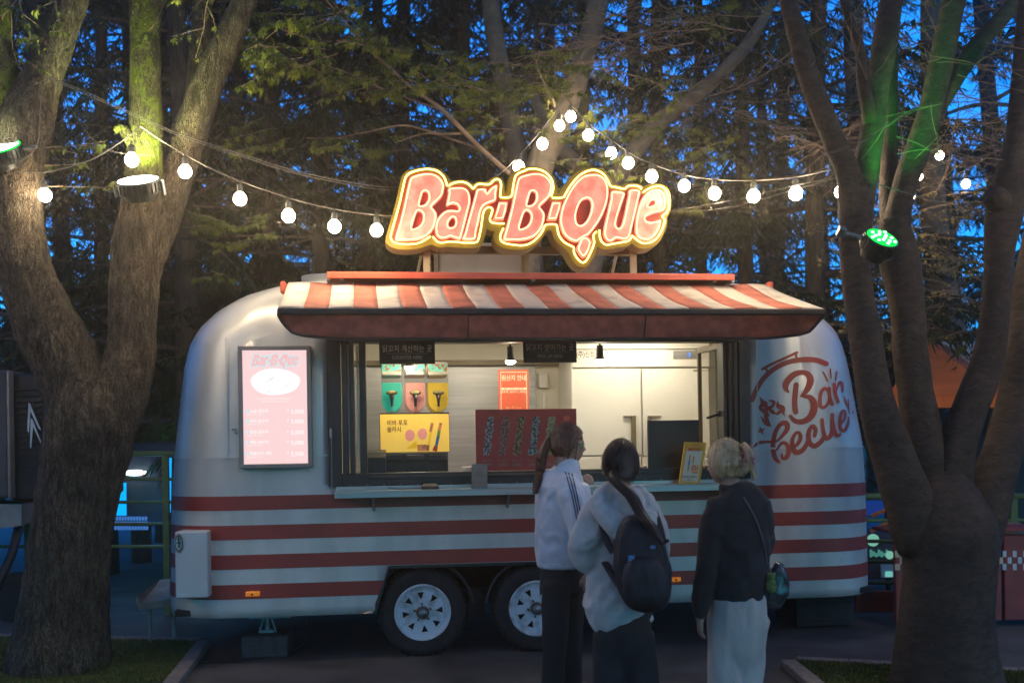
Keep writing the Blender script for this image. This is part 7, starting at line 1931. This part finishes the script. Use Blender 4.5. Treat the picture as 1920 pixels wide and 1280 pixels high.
G().box(0,0,0,0,0,0).v
for (x, y, w_, h_) in ((1184,1046,6,5),(1183,1060,5,4),(1224,1025,5,3)):
    a = W(x-w_, y-h_, YB1-.37); b = W(x+w_, y+h_, YB1-.37); G().box(a.x, b.x, a.y, a.y+.004, b.z, a.z).out('tag', mat('blue_tag', (.10,.22,.48), .4), bp, bevel=.001)
for pts in ([(1140,940,-.02),(1130,965,-.10),(1132,1000,-.16),(1150,1035,-.20)], [(1133,1052,-.08),(1145,1072,-.16),(1160,1095,-.22)], [(1208,935,-.02),(1222,950,-.1),(1236,985,-.16),(1244,1020,-.18)]):
    P = smooth_path([(*W(a, b, YB1+d),) for a, b, d in pts], 6)
    G().ring_tube(P, [(.018,.005)]*len(P), 8, ref=(0,1,0.01)).out('shoulder_strap', BP, bp)
G().ring_tube([W(1190,968,YB1-.2), W(1196,954,YB1-.2), W(1206,956,YB1-.2), W(1210,970,YB1-.2)], .006, 6).out('grab_handle', BP, bp)
G().box(*(lambda a, b: (a.x, b.x, a.y-.02, a.y+.02, b.z, a.z))(W(1246, 1010, YB1-.2), W(1254, 1016, YB1-.2))).out('buckle', BP, bp, bevel=.003)

# ---- woman in the dark sweater, right
YC1 = 5.1
pC = E('person', 'person in dark sweater and pale sweatpants with clipped up blond hair and glasses', 'person', W(1388, 1380, YC1))
hm = head_mat(W(1361, 868, YC1), R(140), R(5), 0, 1.0)
g = G(); head_geo(g, hm)
part_tube(g, [(1368,885,.0,17),(1370,905,.0,18),(1376,925,.01,26)], YC1)
part_tube(g, [(1384,945,.02,42),(1387,1000,.02,42),(1388,1080,.02,38),(1388,1140,.02,42)], YC1, .7)
part_tube(g, [(1342,955,.0,16),(1327,1040,.0,14),(1315,1120,.0,11),(1313,1160,.0,9)], YC1)
g2 = hand_geo(G(), W(1313, 1158, YC1), (-.02,.1,-1), (-1,-.2,0), .85, .45); g.add(g2.v, g2.f)
part_tube(g, [(1424,950,.0,16),(1438,1020,.04,13),(1432,1060,.2,10)], YC1, sub=3)
g2 = hand_geo(G(), W(1432, 1060, YC1)+Vector((0,.2,0)), (-.2,1,.1), (0,0,1), .85, .9); g.add(g2.v, g2.f)
for (xa, xb) in ((1366,1358),(1410,1398)):
    part_tube(g, [(xa,1140,.02,25),(xa,1230,.02,20),((xa+xb)/2,1285,.02,16),(xb,1362,.02,12),(xb,1374,.02,10)], YC1)
fuse(g, 'body', SK, pC, .0075, 2)
eyes(hm, pC); glasses(hm, pC, mat('clear_lens', (.8,.8,.8), .05, alpha=.2))
g = G()
part_tube(g, [(1372,914,.0,24,.9),(1378,924,.0,38,.8),(1383,940,.01,52,.72),(1386,975,.02,57,.72),(1388,1030,.02,54,.75),(1388,1080,.02,53,.78),(1388,1122,.02,52,.8)], YC1, n=28)
part_tube(g, [(1348,944,.0,22),(1335,990,-.01,23),(1328,1040,-.01,21),(1320,1090,-.01,19),(1315,1130,.0,17),(1314,1150,.0,13)], YC1)
part_tube(g, [(1420,944,.0,22),(1432,990,.02,21),(1436,1030,.08,19),(1432,1056,.18,15)], YC1)
swt = fuse(g, 'sweater', CS, pC, .011, 3, folds(21, .010, 8.5, (1,1,.6)))
g = G()
part_tube(g, [(1388,1112,.02,49,.85),(1388,1150,.02,51,.85),(1387,1185,.02,50,.82),(1385,1225,.02,46,.72),(1382,1265,.03,36,.6)], YC1)
part_tube(g, [(1366,1160,.02,33),(1362,1230,.02,31),(1360,1300,.02,29),(1358,1362,.02,28)], YC1)
part_tube(g, [(1411,1160,.02,32),(1406,1230,.04,29),(1400,1300,.05,28),(1398,1362,.05,27)], YC1)
fuse(g, 'sweatpants', CG, pC, .011, 3, folds(22, .016, 7, (1,1,.3)))
g = G(); shoe(g, W(1358, 1376, YC1), (-.4,.9,0)); shoe(g, W(1398, 1376, YC1+.05), (-.1,1,0)); fuse(g, 'shoes', SHO, pC, .008, 2)
hair_cap('hair', hm, HG, pC, .15, .80, seed=6); flyaway('hair_strands', hm, HG, pC, (-.95,0,.15), .13, 150, 3, .8)
bc = hm @ Vector((-.105, .0, .02))
strands('hair_twist', [hm @ Vector((-.075,0,-.06)), hm @ Vector((-.125,.01,-.02)), hm @ Vector((-.13,0,.045)), hm @ Vector((-.10,-.01,.085))], HG, pC, 70, .030, .002, 9, .7)
strands('loose_ends', [hm @ Vector((-.12,.0,-.02)), hm @ Vector((-.145,0,-.06)), hm @ Vector((-.15,0,-.10))], HG, pC, 30, .016, .0014, 10, .6)
g = G()
for s in (-1, 1):
    g.ring_tube([hm @ (Vector((-.135, s*(.012+.030*math.sin(a)), .03+.048*math.cos(a)))) for a in [R(20+140*i/8) for i in range(9)]], [(.006,.004)]*9, 8)
    for q in (-.02, .01, .04): g.ring_tube([hm @ Vector((-.135, s*.04, q)), hm @ Vector((-.11, s*.045, q-.004)), hm @ Vector((-.095, s*.03, q-.006))], .0035, 6)
g.ring_tube([hm @ Vector((-.155, .012*math.cos(a), .004+.016*math.sin(a))) for a in [2*math.pi*i/12 for i in range(12)]], .005, 6, close=True)
g.out('hair_claw', PK, pC, smooth=True)
# shoulder bag and plush charm
bg_ = E('shoulder_bag', 'shiny dark shoulder bag hanging at the hip of the dark sweater', 'bag', W(1456, 1110, YC1+.02))
g = sup(G(), W(1456, 1097, YC1+.03), 21/ppm(YC1), 42/ppm(YC1), .05, tilt=.12, taper=.5); fuse(g, 'bag_body', mat('shiny_black_bag', (.06,.075,.085), .22, .3, var=.4, scale=25), bg_, .008, 1, folds(31, .008, 18))
P = [W(1396,928,YC1-.02)]
bvs = BVHTree.FromPolygons([tuple(WM[swt] @ v.co) for v in swt.data.vertices], [tuple(p.vertices) for p in swt.data.polygons])
for x, y in smooth_path([(1394,932),(1408,955),(1422,985),(1432,1020),(1438,1055)], 6):
    q = W(x, y, YC1); dd = (q-Vector((0,0,CAMZ))).normalized(); h = bvs.ray_cast(Vector((0,0,CAMZ)), dd)
    P.append((h[0] if h[0] else q)-dd*.006)
P = P[1:]+[W(1442,1062,YC1)]
G().ring_tube(P, .004, 6).out('bag_strap', mat('grey_strap', (.12,.12,.13), .5), bg_)
ch = E('plush_charm', 'small green plush charm clipped to the shoulder bag', 'charm', W(1446, 1108, YC1-.06))
g = G(); g.sphere(W(1446, 1098, YC1-.07), .028, 16, 12, (1,.8,1.35)); g.sphere(W(1446, 1081, YC1-.07), .021, 14, 10, (1,.85,1)); g.sphere(W(1440, 1075, YC1-.07), .008, 8, 6); g.sphere(W(1452, 1075, YC1-.07), .008, 8, 6)
fuse(g, 'plush_body', PL, ch, .005, 1, lambda v, n: .003*noise.noise(v*160))
G().ring_tube([W(1446,1074,YC1-.06), W(1444,1062,YC1-.03)], .002, 6).out('charm_clip', M['steel'], ch)

# ================================================================== haze added for lamp glow and lifted darks
def haze():
    m = bpy.data.materials.new('haze'); m.use_nodes = True; nt = m.node_tree
    for n in list(nt.nodes): nt.nodes.remove(n)
    v = nt.nodes.new('ShaderNodeVolumePrincipled'); v.inputs['Density'].default_value = HAZE; v.inputs['Color'].default_value = (1,.90,.76,1); v.inputs['Anisotropy'].default_value = .82
    o = nt.nodes.new('ShaderNodeOutputMaterial'); nt.links.new(v.outputs[0], o.inputs['Volume'])
    G().box(-160, 160, -32, 225, -1.2, 19).out('haze', m, kind='stuff', loc=(0,0,0))
HAZE = 0.0065
haze()
scene.cycles.volume_bounces = 0
